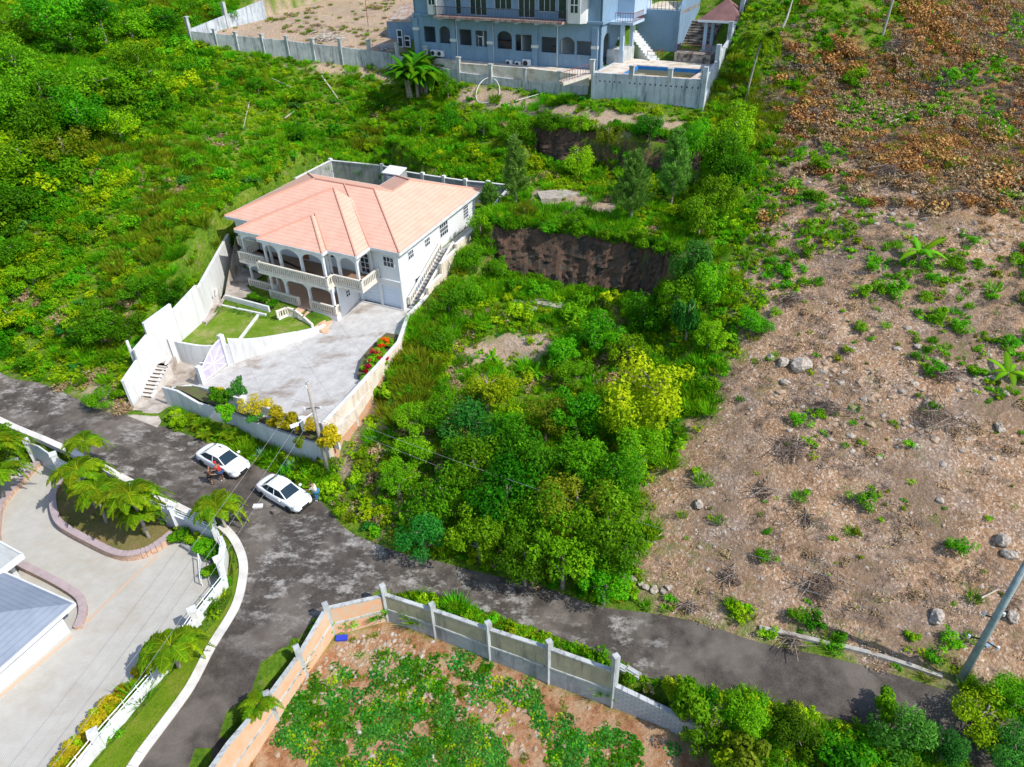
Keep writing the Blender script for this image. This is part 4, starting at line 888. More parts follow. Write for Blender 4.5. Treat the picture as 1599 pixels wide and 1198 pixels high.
# left wing (open shed with thatch-like debris) and side yard clutter
mb = MB(); a, b = at(608, 66, 17.8), at(650, 70, 17.8); mb.wall(a, b, 16.5, 20.6, 16.5, 20.9, .25); c_ = a[:2]+PV*8; mb.wall(a, (*c_, 0), 16.5, 20.6, 17, 21, .25); mb.build('side_yard_wall', MBLUE, bh)
mb = MB(); mb.wall(a+[0, 0, 0], b, 20.6, 20.75, 20.9, 21.05, .35); mb.hexa([(*(a[:2]+PV*.3), 20.9), (*(b[:2]+PV*.3), 21.0), (*(b[:2]+PV*5), 23.0), (*(a[:2]+PV*5), 22.6), (*(a[:2]+PV*.3), 21.0), (*(b[:2]+PV*.3), 21.1), (*(b[:2]+PV*5), 23.1), (*(a[:2]+PV*5), 22.7)]); mb.build('lean_to_roof', M('rusty_sheet', (.34, .2, .12), .8, (.5, .46, .42), 1.4), bh)
# air conditioners
ac = []
for i, (px, py, w_, g_) in enumerate(((680, 82, .95, 1), (690, 83, .95, 1), (797, 97.5, .85, 0), (811, 99.5, .85, 0), (824.5, 98, 1.15, 0))):
    a, z = bpx(px, py); hgt_ = w_*.8; t = thing('air_conditioner', ['white air conditioner low on the blue wall, left one behind the banana clump', 'white air conditioner low on the blue wall, right one behind the banana clump', 'leftmost of three white air conditioners under the arched opening', 'middle one of the three white air conditioners on the blue wall', 'largest and rightmost white air conditioner of the row of three'][i], 'air conditioner', BP(a, -.35, z-hgt_/2), 'air conditioners on the blue wall')
    mb = MB(); mb.rect(a-w_/2, a+w_/2, z-hgt_/2, z+hgt_/2, BP(0, -.3), BU, .4, .2); mb.build('casing', MSTEEL, t)
    mb = MB(); c3 = np.array(BP(a-w_*.12, -.52, z)); n_ = np.array([BU[1], -BU[0], 0.]); mb.tube([c3, c3+n_*.05], w_*.29, 14); mb.build('fan_grille', MBLACK, t)
    for s_ in (-.3, .3): mb = MB(); mb.rect(a+s_*w_-.03, a+s_*w_+.03, z-hgt_/2-.08, z-hgt_/2, B0, BU, .5, .5); mb.build('bracket', MBLACK, t)
# pool and its block
pt = thing('swimming_pool', 'rectangular pool with blue lining and murky yellow water behind the blue house wall', 'pool', (*PW0[:2], 14.5))
pwd = (PW1-PW0)[:2]; PLn = np.linalg.norm(pwd); pwd /= PLn
PF = Frame(PW0, pwd, PV)
ztl, ztr = 18.2, 18.55
mb = MB(); mb.wall(PF(0, 0), PF(PLn, 0), 12.5, ztl+.1, 12.5, ztl+.1, .3, 0); mb.wall(PF(0, 0), PF(0, 7.5), 12.5, ztl, 12.5, ztl, .3, 1); mb.build('retaining_wall', MPOOLW, pt)
for i in range(20):
    if i != 5: mb = MB(); mb.rect(1+i*.62, 1.17+i*.62, 17.33, 17.5, PF(0, 0), pwd, .02, .012); mb.build('weep_hole', MBLACK, pt)
pq = [PF(*p) for p in ((3.3, 1.3), (11.6, 1.3), (11.6, 6.6), (3.3, 6.6))]
mb = MB()
for r_ in (((.1, .1), (PLn, .1), (PLn, 1.3), (.1, 1.3)), ((.1, 6.6), (PLn, 6.6), (PLn, 10.5), (.1, 10.5)), ((.1, 1.3), (3.3, 1.3), (3.3, 6.6), (.1, 6.6)), ((11.6, 1.3), (PLn, 1.3), (PLn, 6.6), (11.6, 6.6))): mb.prism([PF(*p) for p in r_], 17.9, 18.16)
mb.build('deck', MDECK, pt)
mb = MB()
for a, b in zip(pq, pq[1:]+pq[:1]): mb.wall(a, b, 17.91, 18.17, 17.91, 18.17, .3, 1)
mb.build('coping', M('terracotta_coping', (.6, .4, .3), .8, (.62, .58, .52), 2), pt)
mb = MB()
for a, b in zip(pq, pq[1:]+pq[:1]): mb.wall(a, b, 16.2, 18.1, 16.2, 18.1, .12, 0)
mb.build('lining', M('blue_pool_paint', (.02, .2, .55), .5, (.03, .28, .62), 2), pt)
mw, ntw, bwq = base_mat('murky_water'); bwq.inputs['Base Color'].default_value = (.13, .11, .02, 1); bwq.inputs['Roughness'].default_value = .06
mb = MB(); mb.prism(pq, 16.3, 17.72); mb.build('water', mw, pt)
for a, h_ in ((0, 1.4), (4.9, 1.0), (9.5, 1.0), (PLn-.2, 1.0)): p_ = MB(); p_.box((*PF(a, .15), 17.9), (.5, .5, h_+.3), R(-27)); p_.box((*PF(a, .15), 18.2+h_), (.62, .62, .12), R(-27)); p_.build('pier', MCONC, pt)
# terrace in front of the blue house
mb = MB(); tw = [CW[3], CW[4], CW[5], CW[6], CW[7]]
mb.prism([p[:2]+PV*.12 for p in tw[1:]]+[BP(-.2, -.2), BP(-26, -.2)], 14.5, 17.5); tag(mb.build('terrace', MDECK, None, kind='structure'))
# boundary walls of the blue property, with piers
t = thing('boundary_wall', 'long grey block wall with capped piers below the blue house terrace', 'wall', CW[0])
rows = [48.5, 62, 79, 83, 113, 126, 131, 134]
mb = MB()
for i in range(7):
    a, b = CW[i], CW[i+1]; mb.wall(a, b, a[2]-2, zrow(a, rows[i]), b[2]-2, zrow(b, rows[i+1]), .25)
mb.build('wall_face', MCONC, t)
for px, top in ((295, 26), (341, 45), (373.6, 49.6), (414, 53), (452.5, 56), (493, 59.7), (536, 60), (580, 62), (624.5, 66.5), (670, 72), (718, 89), (768, 100), (820, 106), (874, 111)):
    xs = [301, 438, 582, 609, 720, 820, 872, 918]; k = max(0, min(6, sum(px > x for x in xs)-1)); f = max(0, (px-xs[k])/(xs[k+1]-xs[k])); q_ = CW[k]*(1-f)+CW[k+1]*f
    zt = zrow(q_, top); p_ = MB(); p_.box((q_[0], q_[1], q_[2]-2), (.45, .45, zt-q_[2]+2-.12), R(-29)); p_.box((q_[0], q_[1], zt-.12), (.6, .6, .14), R(-29)); p_.build('pier', MCONC, t)
# left return of the wall, sunlit
a = CW[0]; mb = MB(); c1 = a[:2]+PV*6+np.array([1.2, 0]); c2 = a[:2]+PV*12+np.array([3, 0]); mb.wall(a, (*c1, 0), 16, 20.6, 17, 21.8, .25); mb.wall((*c1, 0), (*c2, 0), 17, 21.8, 18, 23.2, .25); tag(mb.build('boundary_wall', MPOOLW, None, loc=a), 'short white wall going uphill from the far left corner pier', 'wall')
p_ = MB(); p_.box((*c1, 17), (.5, .5, 6.6), R(-29)); tag(p_.build('wall_pier', MCONC, None, loc=(*c1, 19)), 'tall grey pier standing just behind the far left wall corner', 'pier')
# right wall going uphill beside the pool
t = thing('boundary_wall', 'white stepped wall running uphill along the right edge of the blue property', 'wall', PW1)
zz = [18.6, 20.2, 22.0, 24.2, 26.6, 29]; mb = MB(); g0 = PW1[:2]
for i in range(5):
    a = g0+PV*(i*4.6); b = g0+PV*((i+1)*4.6); mb.wall(a, b, 12 if i == 0 else zz[i]-5, zz[i], zz[i]-5, zz[i]+1.0, .3)
mb.build('wall_face', MPOOLW, t)
for i in range(6):
    a = g0+PV*(i*4.6); p_ = MB(); p_.box((*a, zz[i]-4), (.5, .5, 5.1), R(-29)); p_.build('pier', MPOOLW, t)
# gazebo
gq = at(1128, 64, 20.2)[:2]; gzb = 19.0
t = thing('gazebo', 'square open gazebo with a brown hip roof on the right side of the pool terrace', 'gazebo', (*gq, gzb))
GF = Frame(gq, BU, BV)
mb = MB(); mb.prism([GF(-2.2, -2), GF(2.2, -2), GF(2.2, 2), GF(-2.2, 2)], 17.5, gzb+.3); mb.build('base', MCONC, t)
for s_ in (-1, 1):
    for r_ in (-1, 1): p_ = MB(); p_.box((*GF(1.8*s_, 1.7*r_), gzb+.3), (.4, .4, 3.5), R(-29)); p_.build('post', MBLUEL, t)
mb = MB(); e = [GF(-2.7, -2.5, gzb+3.8), GF(2.7, -2.5, gzb+3.8), GF(2.7, 2.5, gzb+3.8), GF(-2.7, 2.5, gzb+3.8)]; ap = GF(0, 0, gzb+6)
for i in range(4): mb.poly([e[i], e[(i+1) % 4], ap])
mb.poly(e[::-1]); rf = mb.build('roof', ROOFB, t)
mb = MB()
for i in range(4): mb.wall(e[i], e[(i+1) % 4], gzb+3.55, gzb+3.81, gzb+3.55, gzb+3.81, .1)
mb.build('fascia', MSTEEL, rf)
# stairs behind the pool
mst = M('stained_steps', (.34, .29, .24), .9, (.08, .06, .05), 1.5, .4, .55)
t = thing('terrace_stairs', 'wide stained steps climbing between the blue retaining wall and the gazebo', 'stairs', at(1075, 84, 18.1))
mb = MB(); s0 = at(1082, 84, 18.2); s1 = (s0[0]+PV[0]*5.2, s0[1]+PV[1]*5.2, 21.4); stairs(mb, s0, s1, 4.0, 12); s2 = (s1[0]+PV[0]*2, s1[1]+PV[1]*2, 21.4); s3 = (s2[0]+PV[0]*8, s2[1]+PV[1]*8, 26.5)
mb.build('lower_flight', mst, t); mb = MB(); mb.wall(s1, s2, 19, 21.4, 19, 21.4, 4.0); mb.build('landing', mst, t); mb = MB(); stairs(mb, s2, s3, 4.0, 18); mb.build('upper_flight', mst, t)
t = thing('terrace_stairs', 'narrow white steps rising against the blue retaining wall behind the pool', 'stairs', at(1020, 92, 18.1))
mb = MB(); s0 = at(1022, 95, 18.1); s1 = at(979, 80, 18.1); stairs(mb, s0, (s1[0], s1[1], 21.0), 1.4, 12); mb.build('step', MWHITE, t)
t = thing('pool_platform', 'low stained concrete stage with a maroon rail behind the pool', 'platform', at(1080, 97, 18.1))
a = at(1052, 96, 18.15); b = at(1108, 101, 18.15); mb = MB(); mb.prism([a[:2], b[:2], b[:2]+PV*2.2, a[:2]+PV*2.2], 18.0, 19.2); mb.build('base', M('stained_concrete', (.4, .36, .3), .9, (.08, .06, .05), 1.3, .4, .6), t)
railing('rail', [(*a[:2], 19.2), (*b[:2], 19.2)], 1.0, MMAROON, t, bars=False)
a, b = at(1010, 93, 18.15), at(1026, 94, 18.15); railing('railing', [a, b, (b[0]+PV[0]*2, b[1]+PV[1]*2, 18.15)], 1.0, MMAROON, pt, bars=False)
# ramp with maroon railing left of the pool wall
t = thing('entry_ramp', 'short white ramp with a maroon railing between the terrace and the pool deck', 'ramp', at(880, 128, 17.5))
a, b = at(876, 128, 17.55), at(926, 114, 18.1); mb = MB(); mb.wall(a, b, 17.2, 17.6, 17.9, 18.2, 1.2); mb.build('ramp_slab', MDECK, t)
railing('railing', [(a[0], a[1]-.5, 17.6), (b[0], b[1]-.5, 18.2)], 1.1, MMAROON, t, .35)
# side yard clutter left of the blue house
t = thing('spare_window', 'two unused white window frames leaning on the side yard wall', 'window frame', at(630, 70, 17.9))
for px, h_, w_ in ((626, 2.4, 1.0), (637, 1.6, 1.1)):
    q_ = at(px, 74, 17.7); fr_ = MB(); fr_.rect(-w_/2, w_/2, 17.7, 17.7+h_, q_, BU, .05, 0); pv = fr_.build('pane', MGLASS, t); f2 = MB()
    for s_ in (-w_/2, w_/2-.14): f2.rect(s_, s_+.14, 17.7, 17.7+h_, q_, BU, .05, .03)
    for z in (17.7, 17.7+h_*.55, 17.7+h_-.14): f2.rect(-w_/2, w_/2, z, z+.14, q_, BU, .05, .035)
    f2.build('frame', MSTEEL, pv)
def heap(name, label, cat, c, n, spread, ln, mat, r=.04, flat=.25, zoff=0):
    mb_ = MB()
    for _ in range(n):
        a = random.uniform(0, 6.28); d = random.gauss(0, spread*.45); e_ = random.gauss(0, spread*.45); L = ln*random.uniform(.4, 1)/2; x, y = c[0]+d, c[1]+e_
        z = float(hg(x, y))+random.uniform(.03, flat)+zoff; dz = random.uniform(-.25, .25)*L; mb_.tube([(x-math.cos(a)*L, y-math.sin(a)*L, z-dz), (x, y, z+.05), (x+math.cos(a)*L, y+math.sin(a)*L, z+dz)], [r, r*.9, r*.5], 4, False)
    return tag(mb_.build(name, mat, None, loc=(c[0], c[1], float(hg(c[0], c[1])))), label, cat)
heap('timber_pile', 'pile of pale timber offcuts inside the grey wall left of the blue house', 'timber pile', at(512, 66, 18.2), 60, 2.4, 2.6, M('pale_timber', (.55, .5, .44), .9, (.3, .25, .2), 3), .06, .5)
heap('scrap_pile', 'tangled grey metal scrap in the side yard by the blue shed wall', 'scrap pile', at(600, 76, 17.8), 30, 1.2, 2.2, M('scrap_metal', (.3, .32, .33), .6, (.5, .5, .52), 4), .05, .6)
# ================================================================ property at the lower left
MLAV = M('lavender_wall', (.60, .58, .66), .8, (.52, .50, .58), .8)
MLCAP = M('mauve_coping', (.44, .35, .36), .8, (.36, .29, .29), 2)
MSTONE = M('pinkish_stone', (.62, .42, .30), .9, (.42, .26, .18), 4, .4, .6, bmp=.6, bs=9)
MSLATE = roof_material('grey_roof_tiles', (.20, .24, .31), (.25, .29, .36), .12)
def fencewall(label, pts, th, mat, gname='boundary_wall', rails=2, rh=.42, pil=(), zt=None):
    t = thing(gname, label, 'wall', (pts[0][0], pts[0][1], pts[0][2]+1))
    mb = MB(); mc = MB()
    for a, b in zip(pts[:-1], pts[1:]): mb.wall(a, b, a[2], a[3], b[2], b[3], th); mc.wall(a, b, a[3], a[3]+.06, b[3], b[3]+.06, th+.1)
    mb.build('wall_face', mat, t); mc.build('coping', MWHITE, t)
    if rails:
        mb = MB()
        for a, b in zip(pts[:-1], pts[1:]):
            for k in range(rails): z = .2+rh*(k+.6)/rails; mb.tube([(a[0], a[1], a[3]+z), (b[0], b[1], b[3]+z)], .03, 4, False)
            L = math.dist(a[:2], b[:2]); n = max(1, int(L/.9))
            for i in range(n+1): f = i/n; mb.tube([(a[0]+(b[0]-a[0])*f, a[1]+(b[1]-a[1])*f, a[3]+(b[3]-a[3])*f+zz) for zz in (.06, rh+.2)], .025, 4, False)
        mb.build('railing', MSTEEL, t)
    for i in pil:
        a = pts[i]; p_ = MB(); p_.box((a[0], a[1], a[2]), (.4, .4, a[3]-a[2]+.75), .6); p_.box((a[0], a[1], a[3]+.75), (.52, .52, .12), .6); p_.build('pillar', MWHITE, t)
    return t
NW = [wp(*p, 1) for p in ((104, 752, -1.1, 722), (165, 780, -1.1, 751), (220, 805, -1.1, 777), (282, 829, -1.1, 803), (343, 850, -1.05, 829))]
fencewall('lavender boundary wall with thin white rails behind the palms along the road', NW, .2, MLAV, pil=(0, 2, 3, 4))
EW = [(*at(345, 846, 0)[:2], -1.6, .45), (*at(351, 860, 0)[:2], -1.6, .45), (*at(347, 893, 0)[:2], -1.6, .45), (*at(354, 916, 0)[:2], -1.6, .5), (*at(309, 975, 0)[:2], -1.5, .55), (*at(263, 1046, 0)[:2], -1.2, .55), (*at(158, 1166, 0)[:2], -1, .5), (*at(100, 1238, 0)[:2], -1, .5)]
fencewall('low white wall with rails between the paved yard and the grass verge', EW, .3, MWHITE, pil=(2, 4, 6), rh=.55)
def kerbwall(name, label, px, z, th, h, mat, cap, cat='planter wall'):
    t = thing(name, label, cat, at(*px[0], z)); pts = smooth([at(a, b, z) for a, b in px], 4); mb = MB(); mc = MB()
    for a, b in zip(pts[:-1], pts[1:]): mb.wall(a, b, z-h-.3, z-.08, z-h-.3, z-.08, th); mc.wall(a, b, z-.08, z, z-.08, z, th+.1)
    mb.build('wall_face', mat, t); mc.build('coping', cap, t); return t
ISL = [(98, 742), (84, 764), (82, 785), (88, 808), (102, 822), (140, 843), (182, 862), (212, 862), (240, 851), (268, 830)]
kerbwall('planter_wall', 'curved stone wall with mauve coping around the palm island', ISL, -.35, .38, .75, MSTONE, MLCAP)
drape('island_bed', [at(a, b, -.55)[:2] for a, b in ISL+[(250, 815), (200, 790), (140, 765)]], lawnmat('dry_lawn', (.13, .15, .03), (.26, .22, .08), (.36, .24, .12)), 0, lambda x, y: np.full(np.shape(x), -.55))
kerbwall('planter_wall', 'curved mauve kerb wall at the left edge of the paved yard', [(-40, 900), (-8, 860), (-6, 820), (0, 786), (24, 756), (44, 735), (58, 720)], -.6, .35, .5, MSTONE, MLCAP)
HPL = [(-10, 862), (24, 876), (80, 903), (118, 926), (128, 941), (128, 958), (120, 978)]
kerbwall('planter_wall', 'mauve topped stone wall curving round the corner of the grey roofed house', HPL, -.4, .38, .7, MSTONE, MLCAP)
# grey roofed house
lh = thing('house', 'white house with a grey tiled roof at the lower left corner', 'house', at(60, 1000, -1))
c0 = at(112, 990, -.95); EZ2 = zrow(c0, 950)
f1 = at(-90, 1175, -.95); dA = (f1-c0)[:2]; dA /= np.linalg.norm(dA); LF = Frame(c0, -dA, (-dA[1], dA[0]) if False else (dA[1]*1.0, -dA[0]*1.0))
if proj(LF(0, 5, 0))[0] > proj(LF(0, 0, 0))[0]: LF = Frame(c0, -dA, (-dA[1], dA[0]))
mb = MB(); LL = 22
pl4 = [LF(0, 0), LF(-LL, 0), LF(-LL, 9), LF(0, 9)]
mb.prism(pl4, -1.2, EZ2); mb.build('wall', MWALL, lh)
mb = MB(); o_ = .7; zr = EZ2+1.9
e = [LF(o_, -o_, EZ2), LF(-LL, -o_, EZ2), LF(-LL, 9+o_, EZ2), LF(o_, 9+o_, EZ2)]; r1 = LF(-4.5, 4.5, zr); r2 = LF(-LL, 4.5, zr)
mb.poly([e[1], e[0], r1, r2]); mb.poly([e[0], e[3], r1]); mb.poly([e[3], e[2], r2, r1]); mb.poly([e[0], e[1], e[2], e[3]]); rf = mb.build('roof', MSLATE, lh)
mb = MB()
for a, b in ((e[0], e[1]), (e[3], e[0]), (e[2], e[3])): mb.wall(a, b, EZ2-.2, EZ2+.02, EZ2-.2, EZ2+.02, .1)
mb.build('fascia', MWHITE, rf)
mb = MB(); a = LF(-5.2, 2.4, EZ2+1.3)
mb.poly([LF(-9, .5, EZ2+1.0), LF(-9, 3.2, EZ2+1.0), LF(-9, 1.9, EZ2+1.75)]); mb.poly([LF(-9, .5, EZ2+1.0), LF(-9, 1.9, EZ2+1.75), LF(-4.2, 2.6, EZ2+1.35)]); mb.poly([LF(-9, 3.2, EZ2+1.0), LF(-4.2, 2.6, EZ2+1.35), LF(-9, 1.9, EZ2+1.75)])
mb.build('dormer', M('peach_trim', (.8, .66, .58), .8), rf)
p0 = LF(0, 0)
for i in range(8):
    g_ = MB(); s_ = 3.2+i*1.35; d_ = -LF.u; g_.rect(-s_-.35, -s_+.35, EZ2-.62, EZ2-.5, p0, LF.u, .04, .03) if True else 0
    g_.build('vent', MGLASS, lh)
mb = MB(); mb.rect(-LL, 0, -1.1, -.75, p0, LF.u, .1, .06); mb.build('plinth', M('pink_plinth', (.6, .36, .28), .8), lh)
mb = MB(); cc = [at(36, 868, 1.6)[:2], at(-40, 826, 1.6)[:2], at(-60, 880, 1.6)[:2], at(-6, 900, 1.6)[:2]]
mb.prism(cc, 1.45, 1.7); cn = mb.build('porch_roof', M('flat_roof', (.48, .5, .49), .8, (.4, .4, .38), 2), lh)
mb = MB()
for a, b in zip(cc, cc[1:]+cc[:1]): mb.wall(a, b, 1.38, 1.82, 1.38, 1.82, .12)
mb.build('fascia', MWHITE, cn)
mb = MB(); q_ = at(26, 905, -.9); mb.box((q_[0], q_[1], -1), (.35, .35, 2.5)); mb.build('porch_column', MWHITE, lh)
# yard gate
t = thing('gate', 'pale blue sheet gate between white pillars at the yard entrance on the left', 'gate', at(56, 716, -1))
a, b = at(57, 720, -1), at(99, 742, -1); d_ = (b-a)[:2]; L = np.linalg.norm(d_); d_ /= L
mb = MB(); mb.panel([(0, -.95), (L, -.95), (L, .5), (L*.8, 1.0), (L*.5, 1.25), (L*.2, 1.1), (0, .7)], a, d_, .05); mb.build('panel', M('pale_blue_sheet', (.38, .48, .56), .4, (.32, .42, .5), 2), t)
mb = MB(); mb.tube([(*(a[:2]+d_*s_), z) for s_, z in ((0, -.95), (0, .7), (L*.2, 1.1), (L*.5, 1.25), (L*.8, 1.0), (L, .5), (L, -.95), (0, -.95))], .05, 5); mb.build('frame', MSTEEL, t)
for q_ in (a, b): mb = MB(); mb.box((q_[0], q_[1], -1.2), (.4, .4, 2.5), .5); mb.build('pillar', MWHITE, t)
q_ = at(28, 740, -1); t = thing('garden_chair', 'white garden chair among the plants left of the yard gate', 'chair', q_)
mb = MB(); mb.box((q_[0], q_[1], -.6), (.9, .8, .08), .4); mb.build('seat', MSTEEL, t); mb = MB(); mb.box((q_[0]-.2, q_[1]+.35, -.55), (.9, .08, .8), .4); mb.build('backrest', MSTEEL, t)
for dx, dy in ((-.35, -.3), (.35, -.3), (-.35, .3), (.35, .3)): mb = MB(); mb.box((q_[0]+dx, q_[1]+dy, -1.05), (.08, .08, .5)); mb.build('leg', MSTEEL, t)
mb = MB(); a, b = at(286, 855, -1.1), at(332, 882, -1.1); mb.wall(a, b, -1.4, -.65, -1.4, -.65, .25); tag(mb.build('low_wall', MGREY, None, loc=a), 'low grey wall edging the hedge bed in the corner of the paved yard', 'wall')
t = thing('railing', 'thin white railing standing across the paved yard near the corner hedge', 'railing', at(316, 885, -1)); railing('rail', [at(315, 880, -1.08), at(318, 918, -1.05)], 1.0, MSTEEL, t, bars=False)

# ================================================================ walled lot
MBL = M('orange_block_wall', (.70, .38, .22), .9, (.58, .44, .32), 1.6, .4, .62)
MYB = M('yellowish_block', (.40, .37, .25), .9, (.33, .31, .22), 1.5, stain=(.14, .14, .12))
MLG = M('grey_footing_render', (.36, .38, .39), .9, (.27, .29, .30), 1.1, stain=(.13, .13, .13))
def lotrun(label, pts, matu, matl, posts, split=.5):
    """pts: (px,py,z of the inner foot,row of the top)"""
    w_ = [wp(a, b, c, d, 0) for a, b, c, d in pts]; t = thing('lot_wall', label, 'wall', w_[0][:3]); mu = MB(); ml = MB(); mc = MB(); mt = MB()
    for a, b in zip(w_[:-1], w_[1:]):
        ma, mb2 = a[2]+(a[3]-a[2])*split, b[2]+(b[3]-b[2])*split
        mu.wall(a, b, ma, a[3], mb2, b[3], .2); ml.wall(a, b, a[2]-1, ma, b[2]-1, mb2, .28); mc.wall(a, b, a[3], a[3]+.1, b[3], b[3]+.1, .24); mt.wall(a, b, ma-.06, ma+.08, mb2-.06, mb2+.08, .30)
    mu.build('wall_face', matu, t); ml.build('footing', matl, t); mc.build('coping', MCONC, t); mt.build('belt', MCONC, t)
    for i, top in posts:
        a = w_[i]; zt = zrow(a, top); p_ = MB(); p_.box((a[0], a[1], a[2]-.5), (.34, .34, zt-a[2]+.5), .5); p_.build('post', MCONC, t)
    return w_
lotrun('orange block wall of the walled lot running beside the lower road', [(606, 967, -1.4, 931), (520, 991, -1.4, 951), (476, 1053, -1.4, 1024), (431, 1124, -1.4, 1090), (378, 1207, -1.4, 1162), (330, 1290, -1.4, 1240)], MBL, MBL, ((1, 943), (2, 1010), (3, 1082)), .45)
rw_ = lotrun('weathered grey and yellow block wall of the walled lot along the upper road', [(607, 967, -1.4, 929), (681, 993, -1.6, 953), (766, 1028, -1.9, 983), (857, 1064, -2.1, 1013), (955, 1100, -2.3, 1049)], MYB, MLG, ((0, 914), (1, 943), (2, 972), (3, 1001), (4, 1024)), .48)
a = wp(955, 1100, -2.3, 1068, 0); b = wp(1034, 1131, -2.5, 1106, 0); b2 = wp(1100, 1165, -2.6, 1140, 0)
mb = MB(); mb.wall(a, b, -3.3, a[3], -3.4, b[3], .28); mb.wall(b, b2, -3.4, b[3], -3.5, b2[3], .28)
wb, nt, bb_ = base_mat('painted_blocks'); br = N(nt, 'TexBrick'); br.inputs['Scale'].default_value = 1; br.inputs['Brick Width'].default_value = .42; br.inputs['Row Height'].default_value = .2; br.inputs['Mortar Size'].default_value = .015
br.inputs['Color1'].default_value = (.46, .48, .5, 1); br.inputs['Color2'].default_value = (.38, .40, .42, 1); br.inputs['Mortar'].default_value = (.2, .21, .22, 1)
g = N(nt, 'NewGeometry'); sx = N(nt, 'SeparateXYZ'); cb = N(nt, 'CombineXYZ'); nt.links.new(g.outputs['Position'], sx.inputs[0]); nt.links.new(sx.outputs[0], cb.inputs[0]); nt.links.new(sx.outputs[2], cb.inputs[1]); nt.links.new(cb.outputs[0], br.inputs['Vector']); nt.links.new(br.outputs[0], bb_.inputs['Base Color']); bb_.inputs['Roughness'].default_value = .9
tag(mb.build('block_wall', wb, None, loc=(a[0], a[1], -2.3)), 'low unplastered grey block wall ending under the bushes at the bottom right of the lot', 'wall')
for i, (px, py) in enumerate(((972, 1046), (988, 1052))):
    q_ = P(px, py); mb = MB(); mb.box((q_[0], q_[1], q_[2]), (.9 if i else .5, .4, .22), R(-38)); mb.box((q_[0], q_[1], q_[2]+.2), (.7 if i else .35, .22, .1), R(-38))
    tag(mb.build('concrete_block', MCONC, None, loc=q_), ['small grey concrete block beside the broken post at the road edge', 'longer grey concrete block right of the broken post'][i], 'block')

# ================================================================ poles and wires
MPOLE = M('grey_pole_wood', (.42, .38, .35), .9, (.3, .27, .25), 3, bmp=.3)
MWIRE = M('wire', (.25, .25, .26), .5)
def pole(label, px, z, top, r0, r1, mat=MPOLE):
    q_ = at(*px, z); zt = top if top < 20 and top > 0 and isinstance(top, float) else zrow(q_, top); t = thing('utility_pole', label, 'pole', q_)
    mb = MB(); mb.tube([(q_[0], q_[1], z-.5), (q_[0], q_[1], (z+zt)/2), (q_[0], q_[1], zt)], [r0, (r0+r1)/2, r1], 12); o = mb.build('shaft', mat, t, smooth=True); return t, q_, zt
t1, q1, zt1 = pole('tall weathered utility pole at the corner of the white planter wall', (512, 738), 0, 597, .19, .12)
def hardware(t, q, z, w_, ang, n=2):
    for k in range(n):
        mb = MB(); d_ = np.array([math.cos(ang), math.sin(ang)]); mb.tube([(*(q[:2]-d_*.1), z), (*(q[:2]+d_*w_), z+.05)], .04, 5); o = mb.build('bracket', MBLACK, t); ang += 2.4
        mb = MB(); mb.cyl((*(q[:2]+d_*w_), z), .07, .2, 8); mb.build('insulator', MSTEEL, o)
hardware(t1, q1, zt1-2.2, .6, 3.6, 2); hardware(t1, q1, zt1-.3, .3, 2.2, 2)
mb = MB(); mb.tube([(q1[0]-.1, q1[1]-.1, zt1-2.6), (q1[0]-1.1, q1[1]-.8, zt1-3.0)], .04, 5); la = mb.build('lamp_arm', MSTEEL, t1); mb = MB(); mb.box((q1[0]-1.3, q1[1]-.95, zt1-3.1), (.6, .26, .16), .6); mb.build('lamp_head', MSTEEL, la)
t3, q3, zt3 = pole('slim white post standing against the first steps of the left white wall', (225, 603), .5, 532, .15, .12, M('white_post_paint', (.66, .65, .66), .8, (.45, .42, .4), 3))
t2, q2, _ = pole('thick grey utility pole rising out of the right edge of the picture', (1502, 1058), .6, 9.8, .21, .15, M('silver_grey_pole', (.30, .36, .38), .8, (.20, .25, .27), 2.5, bmp=.2))
hardware(t2, q2, 3.9, .7, 2.9, 2); hardware(t2, q2, 5.6, .5, .3, 2)
mb = MB(); mb.box((q2[0]+.35, q2[1]-.1, 3.5), (.5, .16, .14), .3); mb.build('junction_box', M('blue_grey_box', (.25, .33, .38), .5), t2)
def wire(label, a, b, sag=1.0, r=.011):
    a = np.array(a, float); b = np.array(b, float); pts = [a+(b-a)*i/24-np.array([0, 0, sag*4*(i/24)*(1-i/24)]) for i in range(25)]; mb = MB(); mb.tube(pts, r, 4, False); tag(mb.build('wire', MWIRE, None, loc=a), label, 'wire', 'overhead wires')
wire('upper power line from the pole top down to the lower left', (*q1[:2], zt1-.1), at(-40, 1290, 8.0), .5)
wire('middle power line from the bracket of the utility pole to the lower left', (q1[0]-.4, q1[1]-.3, zt1-2.1), at(25, 1270, 5.8), .5)
wire('lowest power line passing over the tail of the second car', (q1[0]-.2, q1[1]-.2, zt1-2.9), at(80, 1250, 5.0), .5)
wire('power line crossing the concrete driveway to the slim white post', (*q1[:2], zt1-1.9), (*q3[:2], zt3-.3), .5)
wire('upper cable crossing above the dense trees towards the thick grey pole', (*q1[:2], zt1-2.0), (*q2[:2], 5.6), 1.2)
wire('lower cable crossing above the dense trees towards the thick grey pole', (*q1[:2], zt1-2.9), (*q2[:2], 3.9), 1.2)
mb = MB(); q_ = P(1378, 56); mb.tube([q_, q_+[.3, 0, 5.2]], [.16, .1], 8); tag(mb.build('utility_pole', MPOLE, None, loc=q_), 'distant bare wooden pole on the dry brown slope', 'pole')
q_ = P(1218, 52); mb = MB(); mb.tube([q_, q_+[.5, 0, 1.6], q_+[.9, .3, 3.4]], [.16, .12, .07], 7); tag(mb.build('tree_stump', M('dead_wood', (.5, .47, .42), .9), None, loc=q_), 'pale leaning dead trunk on the green slope right of the blue house', 'dead trunk')
